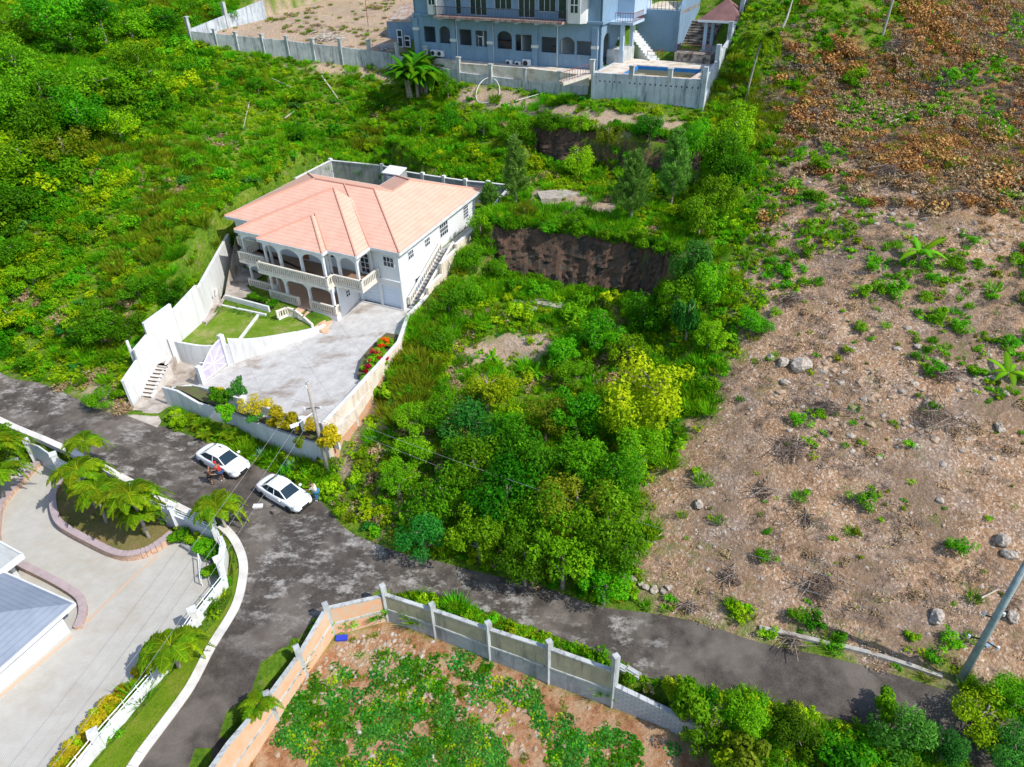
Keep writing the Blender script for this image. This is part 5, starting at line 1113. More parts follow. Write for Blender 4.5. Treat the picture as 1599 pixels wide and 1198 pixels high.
mb = MB(); q_ = P(575, 40); mb.tube([q_, q_+[0, 0, 5]], .05, 5); tag(mb.build('steel_rod', MMAROON, None, loc=q_), 'thin upright red rod in the dirt yard beside the blue shed', 'rod')
# white hose loops on the bank
c_ = P(762, 148); mb = MB(); pts = []
for i in range(25):
    an = 2*math.pi*i/24; x, y = c_[0]+1.6*math.cos(an), c_[1]+1.9*math.sin(an); pts.append((x, y, float(hg(x, y))+.15+.8*max(0, math.sin(an))))
mb.tube(pts, .05, 5, False); p2 = [P(795, 163), P(840, 150), P(870, 140)]; tag(mb.build('hose', M('white_hose', (.7, .7, .66), .6), None, loc=c_), 'large loop of white hose lying on the dirt bank below the blue house', 'hose')
mb = MB(); mb.tube([p_+[0, 0, .2] for p_ in smooth(p2, 4)], .05, 5, False); tag(mb.build('hose', bpy.data.materials['white_hose'], None, loc=p2[0]), 'straight white pipe lying from the grey wall down the dirt bank', 'pipe')

mb = MB(); ribbon(mb, [at(a, b, -.9) for a, b in ((244, 868), (215, 893), (185, 922), (158, 950), (136, 974))], .16, .055); mb.build('paving_joint', M('peach_joint', (.55, .38, .27), .9), kind='structure')
mb = MB(); ribbon(mb, [at(a, b, -.8) for a, b in ((112, 994), (60, 1040), (0, 1094), (-60, 1148))], .22, .055); mb.build('paving_edge', bpy.data.materials['peach_joint'], kind='structure')
# ================================================================ cars
MCAR = M('white_car_paint', (.80, .81, .82), .18, spec=.6); MTYRE = M('tyre_rubber', (.02, .02, .02), .8); MRIM = M('alloy_rim', (.35, .36, .37), .3, metal=.8)
MWIN = M('car_glass', (.012, .03, .045), .05, spec=.7); MLAMP = M('headlamp', (.45, .48, .5), .1); MRED = M('tail_lamp', (.35, .01, .01), .2)
def car(label, px, z, head, scale=1.0, roofmark=False):
    q = at(*px, z); q[2] = float(hg(q[0], q[1]))+.05
    t = thing('parked_car', label, 'car', q, 'white cars parked on the road', rz=head)
    def tf(p): c, s = math.cos(head), math.sin(head); return (q[0]+(p[0]*c-p[1]*s)*scale, q[1]+(p[0]*s+p[1]*c)*scale, q[2]+p[2]*scale)
    def loft(rows, closed=False):
        m_ = MB(); n = len(rows[0]); m_.add([tf(p) for r_ in rows for p in r_], [(i*n+j, (i+1)*n+j, (i+1)*n+j+1, i*n+j+1) for i in range(len(rows)-1) for j in range(n-1)]); return m_
    st = [(-2.32, .62, .45, .74, .80), (-2.26, .78, .32, .86, .93), (-2.0, .87, .24, .93, 1.0), (-1.5, .91, .2, .95, 1.02), (-.9, .92, .19, .94, 1.0), (0, .92, .19, .92, .98), (.9, .92, .19, .91, .97), (1.25, .91, .2, .88, .96), (1.7, .89, .22, .80, .88), (2.05, .84, .25, .72, .79), (2.24, .74, .3, .62, .68), (2.33, .5, .38, .52, .56)]
    rows = []
    for x, w_, zb, zs, zc in st:
        half = [(w_*.9, zb), (w_, zb+.12), (w_*1.0, (zb+zs)/2), (w_*.975, zs-.05), (w_*.9, zs), (w_*.62, zc-.02), (w_*.3, zc), (0, zc+.01)]
        rows.append([(x, y, z_) for y, z_ in half]+[(x, -y, z_) for y, z_ in half[-2::-1]])
    b = loft(rows)
    for r_, fl in ((rows[0], 0), (rows[-1], 1)):
        f = [tf(p) for p in r_]; b.poly(f if fl else f[::-1])
    body = b.build('body', MCAR, t, smooth=True); body.modifiers.new('s', 'SUBSURF').levels = 1; body.modifiers['s'].render_levels = 1
    base = [(-1.72, .70, .98), (-1.0, .80, .95), (0, .80, .95), (.75, .77, .95), (1.12, .66, .95)]
    top = [(-1.05, .56, 1.34), (-.65, .60, 1.42), (-.05, .61, 1.44), (.25, .59, 1.41), (.42, .56, 1.36)]
    m_ = MB()
    for s_ in (1, -1):
        for i in range(4):
            f = [tf((base[i][0], s_*base[i][1], base[i][2]-.04)), tf((base[i+1][0], s_*base[i+1][1], base[i+1][2]-.04)), tf((top[i+1][0], s_*top[i+1][1], top[i+1][2])), tf((top[i][0], s_*top[i][1], top[i][2]))]; m_.poly(f if s_ < 0 else f[::-1])
    m_.build('side_window', MWIN, t)
    def glass(name, bq, tq, sgn):
        m_ = MB(); ys = (-1, -.5, 0, .5, 1)
        lo = [tf((bq[0]+sgn*.07*(1-y*y), y*bq[1], bq[2]-.03)) for y in ys]; hi = [tf((tq[0]+sgn*.03*(1-y*y), y*tq[1], tq[2]+.03*(1-y*y))) for y in ys]
        m_.add(lo+hi, [((i, i+1, i+6, i+5) if sgn > 0 else (i+1, i, i+5, i+6)) for i in range(4)]); return m_.build(name, MWIN, t, smooth=True)
    glass('windshield', base[-1], top[-1], 1); glass('rear_window', base[0], top[0], -1)
    ys = (-1, -.6, 0, .6, 1); rr = loft([[(x, y*w_*1.03, z_+.015+.035*(1-y*y)) for y in ys] for x, w_, z_ in top]); rr.f = [f[::-1] for f in rr.f]; ro = rr.build('roof', MCAR, t, smooth=True)
    if roofmark: m_ = MB(); m_.tube([tf((-.55, .1, 1.5)), tf((-.45, .1, 1.6))], .03, 5); m_.tube([tf((-.6, .0, 1.5)), tf((-.35, .18, 1.5))], .025, 5); m_.build('aerial', MBLACK, ro)
    for s_ in (1, -1):   # pillars along the roof line
        for a_, b_ in ((base[0], top[0]), (base[-1], top[-1])):
            m_ = MB(); m_.tube([tf((a_[0], s_*(a_[1]+.01), a_[2]-.03)), tf((b_[0], s_*(b_[1]+.01), b_[2]+.01))], .045, 6); m_.build('pillar', MCAR, t)
        m_ = MB(); m_.tube([tf((x, s_*(w_+.01), z_+.005)) for x, w_, z_ in top], .035, 6); m_.tube([tf((-.12, s_*.81, .93)), tf((-.12, s_*.62, 1.42))], .03, 5); m_.build('pillar', MCAR, t)
        m_ = MB(); m_.box(tf((.78, s_*.98, .93)), (.14*scale, .2*scale, .13*scale), head); m_.build('mirror', MCAR, t)
        m_ = MB(); m_.hexa([tf(p) for p in ((1.88, s_*.42, .60), (2.2, s_*.42, .52), (1.95, s_*.86, .6), (1.75, s_*.88, .62), (1.95, s_*.42, .79), (2.26, s_*.42, .67), (2.05, s_*.80, .72), (1.85, s_*.86, .78))]); m_.build('headlight', MLAMP, t)
        m_ = MB(); m_.hexa([tf(p) for p in ((-2.34, s_*.45, .66), (-2.2, s_*.45, .66), (-2.1, s_*.84, .68), (-2.3, s_*.76, .68), (-2.32, s_*.45, .8), (-2.2, s_*.45, .88), (-2.1, s_*.84, .88), (-2.28, s_*.76, .8))]); m_.build('tail_light', MRED, t)
        for x in (-1.4, 1.42):
            c = tf((x, s_*.78, .33)); o_ = tf((x, s_*.95, .33)); m_ = MB(); m_.tube([c, o_], .33*scale, 18); wh = m_.build('wheel', MTYRE, t)
            c2 = tf((x, s_*.951, .33)); o2 = tf((x, s_*.96, .33)); m_ = MB(); m_.tube([c2, o2], .21*scale, 14); m_.build('rim', MRIM, wh)
    m_ = MB(); m_.hexa([tf(p) for p in ((2.24, -.38, .42), (2.36, -.34, .42), (2.36, .34, .42), (2.24, .38, .42), (2.18, -.38, .6), (2.33, -.34, .58), (2.33, .34, .58), (2.18, .38, .6))]); m_.build('grille', MBLACK, t)
    m_ = MB(); m_.hexa([tf(p) for p in ((2.3, -.7, .27), (2.36, -.6, .27), (2.36, .6, .27), (2.3, .7, .27), (2.3, -.7, .36), (2.37, -.6, .36), (2.37, .6, .36), (2.3, .7, .36))]); m_.build('air_intake', MBLACK, t)
    return t
def hd(a, b, z): p_, q_ = at(*a, z), at(*b, z); return math.atan2(q_[1]-p_[1], q_[0]-p_[0])
car('white sedan nearer the ferns, with two people standing at its side', (351, 727), .05, hd((323, 703), (381, 731), .7), 1.0, True)
car('white sedan parked closest to the road bend, jeans wearer at its nose', (445, 775), .05, hd((418, 749), (476, 781), .7), .98)

# ================================================================ people
SKIN = M('brown_skin', (.22, .10, .055), .6); SKIN2 = M('light_brown_skin', (.36, .2, .12), .6); HAIR = M('black_hair', (.012, .01, .01), .7)
CLR = dict(red=M('red_cloth', (.55, .01, .015), .9), navy=M('navy_cloth', (.02, .05, .13), .9), white=M('white_cloth', (.75, .75, .73), .9), jeans=M('blue_denim', (.03, .16, .33), .9), black=M('black_cloth', (.015, .013, .013), .9), rust=M('patterned_rust_cloth', (.22, .07, .03), .9, (.03, .02, .02), 9, .4, .6))
def skinned(name, mat, parent, pts, edges, rad, root=0, sub=1):
    me = bpy.data.meshes.new(name); me.from_pydata([tuple(p) for p in pts], edges, []); me.materials.append(mat)
    o = bpy.data.objects.new(name, me); COL.objects.link(o); o.parent = parent
    me.skin_vertices.new() if hasattr(me.skin_vertices, 'new') and not me.skin_vertices else None
    s_ = o.modifiers.new('skin', 'SKIN'); s_.use_smooth_shade = True
    if not me.skin_vertices: raise RuntimeError('no skin data')
    for i, r_ in enumerate(rad): me.skin_vertices[0].data[i].radius = (r_, r_) if not isinstance(r_, tuple) else r_; me.skin_vertices[0].data[i].use_root = (i == root)
    ss_ = o.modifiers.new('sub', 'SUBSURF'); ss_.levels = sub; ss_.render_levels = sub
    return o
def person(label, px, face, lean=0.0, arms=((.3, -.2), (.3, -.2)), shirt='red', legs='navy', short=True, skin=SKIN, hat=None, shoe='white', hairlong=False, hgt=1.72):
    q = at(*px, 0); q[2] = float(hg(q[0], q[1]))+.04
    t = thing('person', label, 'person', q, rz=face); k = hgt/1.72
    # x forward, y left; joints
    hip = Vector((0, 0, .93)); L = math.sin(lean); Cc = math.cos(lean)
    def up(h, x=0, y=0): return Vector((hip.x+h*L+x*Cc, y, hip.z+h*Cc-x*L))
    J = [hip, up(.2), up(.42), up(.55), up(.62, .02), up(.72, .05)]
    R_ = [.15, .13, (.19, .13), .062, .075, .095]; E_ = [(0, 1), (1, 2), (2, 3), (3, 4), (4, 5)]
    J.append(up(.80, .05)); R_.append(.07); E_.append((5, 6))
    hands = []
    for s_, (af, ab) in zip((1, -1), arms):
        sh = up(.46, 0, s_*.19); el = sh+Vector((math.sin(af)*.28, s_*.06, -math.cos(af)*.28)); wr = el+Vector((math.sin(af-ab)*.26, -s_*.02, -math.cos(af-ab)*.26))
        d = (wr-el).normalized(); hd_ = wr+d*.09; b_ = len(J); J += [sh, el, wr, hd_]; R_ += [.062, .045, .03, .036]; E_ += [(2, b_), (b_, b_+1), (b_+1, b_+2), (b_+2, b_+3)]; hands.append((hd_, d, s_))
        for fi, (off, ln) in enumerate(((-.03, .065), (-.01, .075), (.01, .07), (.03, .055))):
            side = Vector((off, 0, 0)); J += [hd_+side+d*.03, hd_+side+d*ln+Vector((.012, 0, .0)), hd_+side+d*(ln+.03)+Vector((.02, -s_*.012, 0))]; n_ = len(J); R_ += [.011, .009, .008]; E_ += [(b_+3, n_-3), (n_-3, n_-2), (n_-2, n_-1)]
        J += [hd_+Vector((.035, 0, .02)), hd_+Vector((.06, -s_*.01, .0))+d*.03]; n_ = len(J); R_ += [.012, .009]; E_ += [(b_+3, n_-2), (n_-2, n_-1)]
    for s_ in (1, -1):
        b_ = len(J); J += [Vector((0, s_*.09, .86)), Vector((.03, s_*.1, .48)), Vector((-.01, s_*.11, .09)), Vector((.11, s_*.12, .035))]; R_ += [.088, .06, .042, .038]; E_ += [(0, b_), (b_, b_+1), (b_+1, b_+2), (b_+2, b_+3)]
    J = [j*k for j in J]
    skinned('body', skin, t, J, E_, R_)
    # clothes
    def part(name, mat, idx, extra, edges, root=0, sh=1.14):
        pts = [J[i] for i in idx]; rr = [tuple(c*sh for c in R_[i]) if isinstance(R_[i], tuple) else R_[i]*sh for i in idx]; skinned(name, mat, t, pts, edges, rr, root)
    a1, a2 = 7, 7+18
    part('shirt', CLR[shirt], [0, 1, 2, a1, a1+1, a2, a2+1], 0, [(0, 1), (1, 2), (2, 3), (3, 4), (2, 5), (5, 6)], sh=1.2)
    lg = 7+36
    if short: ii = [0, lg, lg+1, lg+4, lg+5]; part('shorts', CLR[legs], ii, 0, [(0, 1), (1, 2), (0, 3), (3, 4)], sh=1.28)
    else: ii = [0, lg, lg+1, lg+2, lg+4, lg+5, lg+6]; part('trousers', CLR[legs], ii, 0, [(0, 1), (1, 2), (2, 3), (0, 4), (4, 5), (5, 6)], sh=1.25)
    for s_ in (0, 1):
        an = J[lg+4*s_+2]; toe = J[lg+4*s_+3]; skinned('shoe', CLR.get(shoe, CLR['white']), t, [an+Vector((-.04, 0, -.03)), toe+Vector((.04, 0, .005))], [(0, 1)], [.052, .046])
    hc = J[5]; m_ = MB(); c = math.cos(face); s__ = math.sin(face)
    def W(v): return (q[0]+v.x*c-v.y*s__, q[1]+v.x*s__+v.y*c, q[2]+v.z)
    for s_ in (1, -1):
        m_ = MB(); e = hc+Vector((.095, s_*.035, .02)); m_.tube([W(e), W(e+Vector((.012, 0, 0)))], .013, 6); m_.build('eye', CLR['black'], t)
        m_ = MB(); e = hc+Vector((0, s_*.088, 0)); m_.tube([W(e+Vector((0, 0, -.03))), W(e+Vector((0, s_*.012, .0))), W(e+Vector((0, 0, .03)))], .012, 5); m_.build('ear', skin, t)
    m_ = MB(); m_.tube([W(hc+Vector((.09, 0, .02))), W(hc+Vector((.12, 0, -.02)))], [.008, .016], 5); m_.build('nose', skin, t)
    m_ = MB(); m_.tube([W(hc+Vector((.093, -.025, -.05))), W(hc+Vector((.098, 0, -.052))), W(hc+Vector((.093, .025, -.05)))], .007, 5); m_.build('mouth', CLR['rust'], t)
    skinned('hair', HAIR, t, [hc+Vector((-.03, 0, -.04 if not hairlong else -.16)), hc+Vector((-.03, 0, .03)), hc+Vector((.01, 0, .07))], [(0, 1), (1, 2)], [.06 if hairlong else .075, .098, .085])
    if hat: m_ = MB(); p0 = hc+Vector((.0, 0, .05)); m_.tube([W(p0), W(p0+Vector((0, 0, .06))), W(p0+Vector((0, 0, .1)))], [.112, .1, .05], 14); m_.hexa([W(p0+Vector(v)) for v in ((.05, -.09, 0), (.2, -.06, -.01), (.2, .06, -.01), (.05, .09, 0), (.05, -.09, .02), (.2, -.06, .01), (.2, .06, .01), (.05, .09, .02))]); m_.build('cap', CLR[hat], t)
    return t
person('person in red shirt and cap, dark blue shorts and white shoes beside the first car', (348, 750), 2.6, .35, ((.7, -.5), (.5, -.6)), 'red', 'navy', True, SKIN, 'red')
person('person in a dark patterned rust outfit standing left of the red shirt', (332, 756), .3, .05, ((.5, -.9), (.4, -.8)), 'rust', 'black', True, SKIN2, None, 'black', True, 1.66)
person('person in white shirt and blue jeans standing by the nose of the second car', (496, 780), 2.9, .3, ((.8, -.5), (.9, -.3)), 'white', 'jeans', False, SKIN2, None, 'white')
# ================================================================ vegetation templates
LM = {
 'dark': leafmat('dark_leaves', (.02, .09, .002), (.055, .23, .003), (.13, .40, .006)),
 'mid': leafmat('green_leaves', (.045, .19, .003), (.13, .43, .006), (.28, .58, .012)),
 'lime': leafmat('lime_leaves', (.13, .30, .003), (.31, .52, .006), (.54, .66, .015)),
 'teal': leafmat('bluish_leaves', (.02, .11, .012), (.05, .25, .025), (.12, .38, .05)),
 'olive': leafmat('olive_leaves', (.09, .15, .005), (.20, .29, .010), (.35, .41, .03)),
 'yellow': leafmat('golden_leaves', (.28, .26, .01), (.55, .46, .012), (.75, .62, .03), hue=.01),
 'vineg': leafmat('vine_leaves', (.02, .12, .012), (.055, .29, .03), (.15, .45, .05)),
 'palm': leafmat('palm_leaves', (.04, .13, .004), (.12, .29, .006), (.34, .45, .012)),
 'brown': leafmat('dead_leaves', (.13, .08, .04), (.36, .25, .13), (.56, .44, .28), .15, .015),
 'rust': leafmat('rusty_leaves', (.14, .06, .015), (.42, .21, .06), (.62, .38, .14), .15, .015),
 'red': leafmat('red_flowers', (.35, .0, .02), (.6, .01, .03), (.8, .03, .05), hue=.01),
 'orange': leafmat('orange_flowers', (.6, .06, .005), (.85, .12, .01), (.9, .2, .02), hue=.01),
}
MBARK = M('bark', (.20, .16, .12), .9, (.34, .30, .25), 4, bmp=.4)
MTWIG = M('dry_twigs', (.30, .24, .19), .9, (.14, .10, .08), 3, .4, .6)
def quads(name, C, A, B, lv, mat, link=False, tip=None):
    """C centres, A half-length vectors, B half-width vectors -> pointed leaves"""
    n = len(C); v = np.empty((n, 4, 3), np.float32); v[:, 0] = C-A; v[:, 1] = C-A*.05+B; v[:, 2] = C+A; v[:, 3] = C-A*.05-B
    me = bpy.data.meshes.new(name); me.vertices.add(n*4); me.vertices.foreach_set('co', v.ravel())
    me.loops.add(n*4); me.loops.foreach_set('vertex_index', np.arange(n*4, dtype=np.int32)); me.polygons.add(n); me.polygons.foreach_set('loop_start', np.arange(0, n*4, 4, dtype=np.int32))
    me.update(calc_edges=True); me.materials.append(mat)
    a = me.attributes.new('lv', 'FLOAT', 'POINT'); a.data.foreach_set('value', np.repeat(lv, 4).astype(np.float32)); return me
def unit(v): return v/np.maximum(np.linalg.norm(v, axis=1, keepdims=True), 1e-6)
def crown(name, mat, R, H, lobes, n, leaf, z0=0., flat=0., seed=0, gap=.0, shell=.55):
    """leaf cloud: lobes of leaves spread through an uneven volume"""
    g = np.random.default_rng(seed+11); lc = []; 
    for i in range(lobes):
        d = unit(g.normal(size=(1, 3)))[0]; r = g.uniform(.35, 1.0)**.8*.92 if i else 0; c = np.array([d[0]*R*r, d[1]*R*r, H*.5+d[2]*H*.5*r*.9]); lc.append((c, g.uniform(.17, .4)*R*(1 if i else 1.2), g.uniform(-.22, .22)))
    w_ = np.array([l[1]**2 for l in lc]); k = g.choice(len(lc), n, p=w_/w_.sum()); c = np.array([lc[i][0] for i in k]); r = np.array([lc[i][1] for i in k]); s = np.array([lc[i][2] for i in k])
    d = unit(g.normal(size=(n, 3))); rr = r*(shell+(1.05-shell)*g.random(n)**.6)*(1+.25*np.sin(d[:, 0]*5+k)*np.cos(d[:, 1]*6+k*2))
    p = c+d*rr[:, None]*np.array([1, 1, .75]); p[:, 2] += z0; keep = p[:, 2] > 0.02; p, d, s = p[keep], d[keep], s[keep]; n = len(p)
    nn = unit(d*.7+g.normal(size=(n, 3))*.55+np.array([0, 0, .95])); t = unit(np.cross(nn, g.normal(size=(n, 3)))); b = np.cross(nn, t); L = leaf*g.uniform(.6, 1.25, n)
    lv = np.clip(.45+s+g.normal(size=n)*.17+d[:, 2]*.05, 0, 1)
    return quads(name, p, t*(L*.5)[:, None], b*(L*.26*(1+flat))[:, None], lv, mat)
def tuft(name, mat, R, H, n, w_=.03, seed=0, droop=.3):
    g = np.random.default_rng(seed+5); a = g.uniform(0, 6.28, n); r = R*g.random(n)**.7*.5; base = np.stack([np.cos(a)*r, np.sin(a)*r, np.zeros(n)], 1)
    h = H*g.uniform(.5, 1.1, n); tip = base+np.stack([np.cos(a)*R*g.uniform(.2, .9, n), np.sin(a)*R*g.uniform(.2, .9, n), h], 1); c = (base+tip)/2; A = (tip-base)/2
    B = unit(np.cross(A, g.normal(size=(n, 3))))*w_; return quads(name, c, A, B, np.clip(g.normal(.5, .22, n), 0, 1), mat)
def vine(name, mat, R, n, leaf, seed=0, H=.25):
    g = np.random.default_rng(seed); a = g.uniform(0, 6.28, n); r = R*np.sqrt(g.random(n)); c = np.stack([np.cos(a)*r, np.sin(a)*r, H*g.uniform(.3, 1, n)], 1)
    nn = unit(g.normal(size=(n, 3))*.35+np.array([0, 0, 1])); t = unit(np.cross(nn, g.normal(size=(n, 3)))); b = np.cross(nn, t); L = leaf*g.uniform(.6, 1.2, n)[:, None]; return quads(name, c, t*L*.5, b*L*.5, np.clip(g.normal(.5, .22, n), 0, 1), mat)
def sticks(name, mat, R, n, ln, seed=0, H=.4, w_=.02):
    g = np.random.default_rng(seed); a = g.uniform(0, 6.28, n); r = R*np.sqrt(g.random(n)); c = np.stack([np.cos(a)*r, np.sin(a)*r, H*g.uniform(.1, 1, n)*(1-.6*(r/R)**2)], 1)
    d = g.normal(size=(n, 3))*np.array([1, 1, .35]); A = unit(d)*(ln*.5*g.uniform(.4, 1, n))[:, None]; B = unit(np.cross(A, g.normal(size=(n, 3))))*w_; return quads(name, c, A, B, np.clip(g.normal(.5, .25, n), 0, 1), mat)
def rock(name, mat, seed=0, sub=2):
    import bmesh
    bm = bmesh.new(); bmesh.ops.create_icosphere(bm, subdivisions=sub, radius=1); g = np.random.default_rng(seed); ax = g.normal(size=(7, 3)); ax = unit(ax); off = g.uniform(.5, .9, 7)
    for v in bm.verts:
        p = np.array(v.co)
        for a, o in zip(ax, off):
            e = p@a-o
            if e > 0: p = p-a*e
        v.co = p*np.array([1, .8, .62])+g.normal(size=3)*(.045 if sub > 1 else .02)
    me = bpy.data.meshes.new(name); bm.to_mesh(me); bm.free(); me.materials.append(mat); return me
MSTN = M('limestone', (.30, .25, .20), .95, (.48, .42, .36), 4, .42, .6, bmp=1, bs=5); MSTN2 = M('brown_rock', (.42, .30, .20), .95, (.28, .2, .14), 3, .4, .65, bmp=.6)
def tob(name, me):
    return bpy.data.objects.new('template_'+name, me)     # never linked to the scene: only a source for the ground cover
MTWD = M('dark_twigs', (.09, .065, .05), .9, (.18, .13, .1), 3); MFLK = M('pale_chips', (.62, .56, .5), .9, (.42, .33, .26), 4)
TP = {
 'tuft': tob('tuft', tuft('tuft', LM['mid'], .55, .6, 70)), 'tufty': tob('tufty', tuft('tufty', LM['olive'], .6, .6, 70, .028, 2)), 'tuftl': tob('tuftl', tuft('tuftl', LM['lime'], .5, .45, 60, .035, 3)),
 'weed': tob('weed', crown('weed', LM['mid'], .5, .5, 5, 170, .17, seed=1)), 'weedl': tob('weedl', crown('weedl', LM['lime'], .45, .45, 5, 150, .15, seed=2)), 'weedo': tob('weedo', crown('weedo', LM['olive'], .5, .5, 5, 150, .15, seed=22)),
 'shrub': tob('shrub', crown('shrub', LM['mid'], .95, 1.2, 11, 700, .19, seed=3)), 'shrubd': tob('shrubd', crown('shrubd', LM['dark'], .95, 1.2, 11, 680, .2, seed=4)), 'shrubl': tob('shrubl', crown('shrubl', LM['lime'], .9, 1.1, 10, 600, .18, seed=5)), 'shrubt': tob('shrubt', crown('shrubt', LM['teal'], .9, 1.0, 7, 360, .24, seed=6)),
 'broad': tob('broad', crown('broad', LM['mid'], .8, .9, 5, 120, .42, seed=7, flat=.5)), 'tallg': tob('tallg', tuft('tallg', LM['mid'], 1.0, 1.0, 150, .03, 6)), 'tallo': tob('tallo', tuft('tallo', LM['olive'], 1.0, 1.0, 150, .03, 8)),
 'dry': tob('dry', sticks('dry', MTWIG, .9, 90, 1.0, 1, .3)), 'dryr': tob('dryr', crown('dryr', LM['rust'], .9, .5, 7, 260, .2, seed=8)), 'dryb': tob('dryb', crown('dryb', LM['brown'], .95, .5, 7, 260, .2, seed=9)), 'litter': tob('litter', vine('litter', LM['brown'], 1.0, 60, .16, 4, .06)),
 'dryd': tob('dryd', sticks('dryd', MTWD, .8, 80, .8, 12, .25, .018)), 'flakes': tob('flakes', vine('flakes', MFLK, 1.0, 45, .1, 14, .05)),
 'stone': tob('stone', rock('stone', MSTN, 1, 1)), 'stoneb': tob('stoneb', rock('stoneb', MSTN2, 2, 1)), 'vine': tob('vine', vine('vine', LM['vineg'], .6, 46, .24, 1)), 'vined': tob('vined', vine('vined', LM['dark'], .6, 46, .28, 2)), 'viney': tob('viney', vine('viney', LM['lime'], .55, 30, .22, 3)),
}
_gn = {}
def cover(name, label, pts, kinds, pick, scl, sq=1.0, sink=.05):
    """one object of uncountable ground cover: geometry nodes place templates on its points"""
    n = len(pts)
    if not n: return
    z = hg(pts[:, 0], pts[:, 1]); v = np.column_stack([pts, z-sink]).astype(np.float32)
    me = bpy.data.meshes.new(name); me.vertices.add(n); me.vertices.foreach_set('co', v.ravel()); me.update()
    for k, a in (('pick', pick), ('scl', scl), ('rz', rng.uniform(0, 6.28, n))):
        t = me.attributes.new(k, 'FLOAT', 'POINT'); t.data.foreach_set('value', np.asarray(a, np.float32))
    o = bpy.data.objects.new(name, me); COL.objects.link(o); o['kind'] = 'stuff'; o['label'] = label
    ng = bpy.data.node_groups.new(name, 'GeometryNodeTree'); ng.interface.new_socket('Geometry', in_out='INPUT', socket_type='NodeSocketGeometry'); ng.interface.new_socket('Geometry', in_out='OUTPUT', socket_type='NodeSocketGeometry')
    gi = ng.nodes.new('NodeGroupInput'); go = ng.nodes.new('NodeGroupOutput'); jn = ng.nodes.new('GeometryNodeJoinGeometry')
    def attr(k): a = ng.nodes.new('GeometryNodeInputNamedAttribute'); a.data_type = 'FLOAT'; a.inputs[0].default_value = k; return a.outputs[0]
    pk = attr('pick'); sc = attr('scl'); rz = attr('rz'); cx = ng.nodes.new('ShaderNodeCombineXYZ'); ng.links.new(rz, cx.inputs[2]); cs_ = ng.nodes.new('ShaderNodeCombineXYZ')
    mz = ng.nodes.new('ShaderNodeMath'); mz.operation = 'MULTIPLY'; mz.inputs[1].default_value = sq; ng.links.new(sc, mz.inputs[0]); ng.links.new(sc, cs_.inputs[0]); ng.links.new(sc, cs_.inputs[1]); ng.links.new(mz.outputs[0], cs_.inputs[2])
    for i, k in enumerate(kinds):
        oi = ng.nodes.new('GeometryNodeObjectInfo'); oi.inputs[0].default_value = TP[k]; ip = ng.nodes.new('GeometryNodeInstanceOnPoints')
        cm = ng.nodes.new('FunctionNodeCompare'); cm.data_type = 'FLOAT'; cm.operation = 'EQUAL'; cm.inputs[1].default_value = i; cm.inputs['Epsilon'].default_value = .1; ng.links.new(pk, cm.inputs[0])
        ng.links.new(gi.outputs[0], ip.inputs['Points']); ng.links.new(cm.outputs[0], ip.inputs['Selection']); ng.links.new(oi.outputs['Geometry'], ip.inputs['Instance']); ng.links.new(cx.outputs[0], ip.inputs['Rotation']); ng.links.new(cs_.outputs[0], ip.inputs['Scale']); ng.links.new(ip.outputs[0], jn.inputs[0])
    ng.links.new(jn.outputs[0], go.inputs[0]); md = o.modifiers.new('cover', 'NODES'); md.node_group = ng
    return o
def inview(x, y, z, mg=130):
    v = np.stack([x, y, z-CAM_H], 1); d = v@FWD; px = CX+FPX*(v@RGT)/d; py = CY-FPX*(v@UPV)/d
    return (d > 5) & (px > -mg) & (px < 1599+mg) & (py > -mg*.7) & (py < 1198+mg)
_nz = {}
def vnoise(x, y, f, seed=0):
    if seed not in _nz: _nz[seed] = np.random.default_rng(seed+99).random((64, 64))
    T = _nz[seed]; u = x*f+100; v = y*f+100; i = np.floor(u).astype(int); j = np.floor(v).astype(int); a = u-i; b = v-j; a = a*a*(3-2*a); b = b*b*(3-2*b)
    return (T[i % 64, j % 64]*(1-a)+T[(i+1) % 64, j % 64]*a)*(1-b)+(T[i % 64, (j+1) % 64]*(1-a)+T[(i+1) % 64, (j+1) % 64]*a)*b
HARD = [np.array([p[:2] for p in q]) for q in (ROADPOLY, DRIVEPOLY, APRON, [p[:2] for p in BPR], [p[:2] for p in YARD], [p[:2] for p in BWL]+[HP(1.6, 18.2), HP(1.6, 0), HP(-24.3, 0), HP(-24.4, 14.2)],
  [CW[0][:2], CW[1][:2], CW[2][:2], CW[3][:2], CW[4][:2], CW[5][:2], CW[6][:2], PW0[:2], PW1[:2], PW1[:2]+PV*26, BP(-10, 40), BP(-66, 44)], [p[:2] for p in LOT])]
HARD += [np.array(CLP1), np.array(CLP2)]
VERGEP = [p[:2] for p in smooth(z0(FEN), 3)]+[p[:2] for p in rl[::-1]]; HARD.append(np.array(VERGEP))
def free(x, y, mg=.35):
    k = np.ones(len(x), bool)
    for q in HARD:
        lo, hi = q.min(0)-1, q.max(0)+1; s = k & (x > lo[0]) & (x < hi[0]) & (y > lo[1]) & (y < hi[1])
        if s.any(): xx, yy = x[s], y[s]; k[s] = ~(inside(xx, yy, q) | (pdist(xx, yy, q) < mg))
    return k
def sample(n, box=(-108, 128, 6, 165), fn=None, hard=True, mg=.35):
    x = rng.uniform(box[0], box[1], n); y = rng.uniform(box[2], box[3], n); k = inview(x, y, hg(x, y)); x, y = x[k], y[k]
    if fn is not None: k = rng.random(len(x)) < fn(x, y); x, y = x[k], y[k]
    if hard: k = free(x, y, mg); x, y = x[k], y[k]
    return np.column_stack([x, y])
def wild(x, y): b, d, l, di = masks(x, y); return np.clip(1-b, 0, 1)*(1-d)*(1-di*.85)
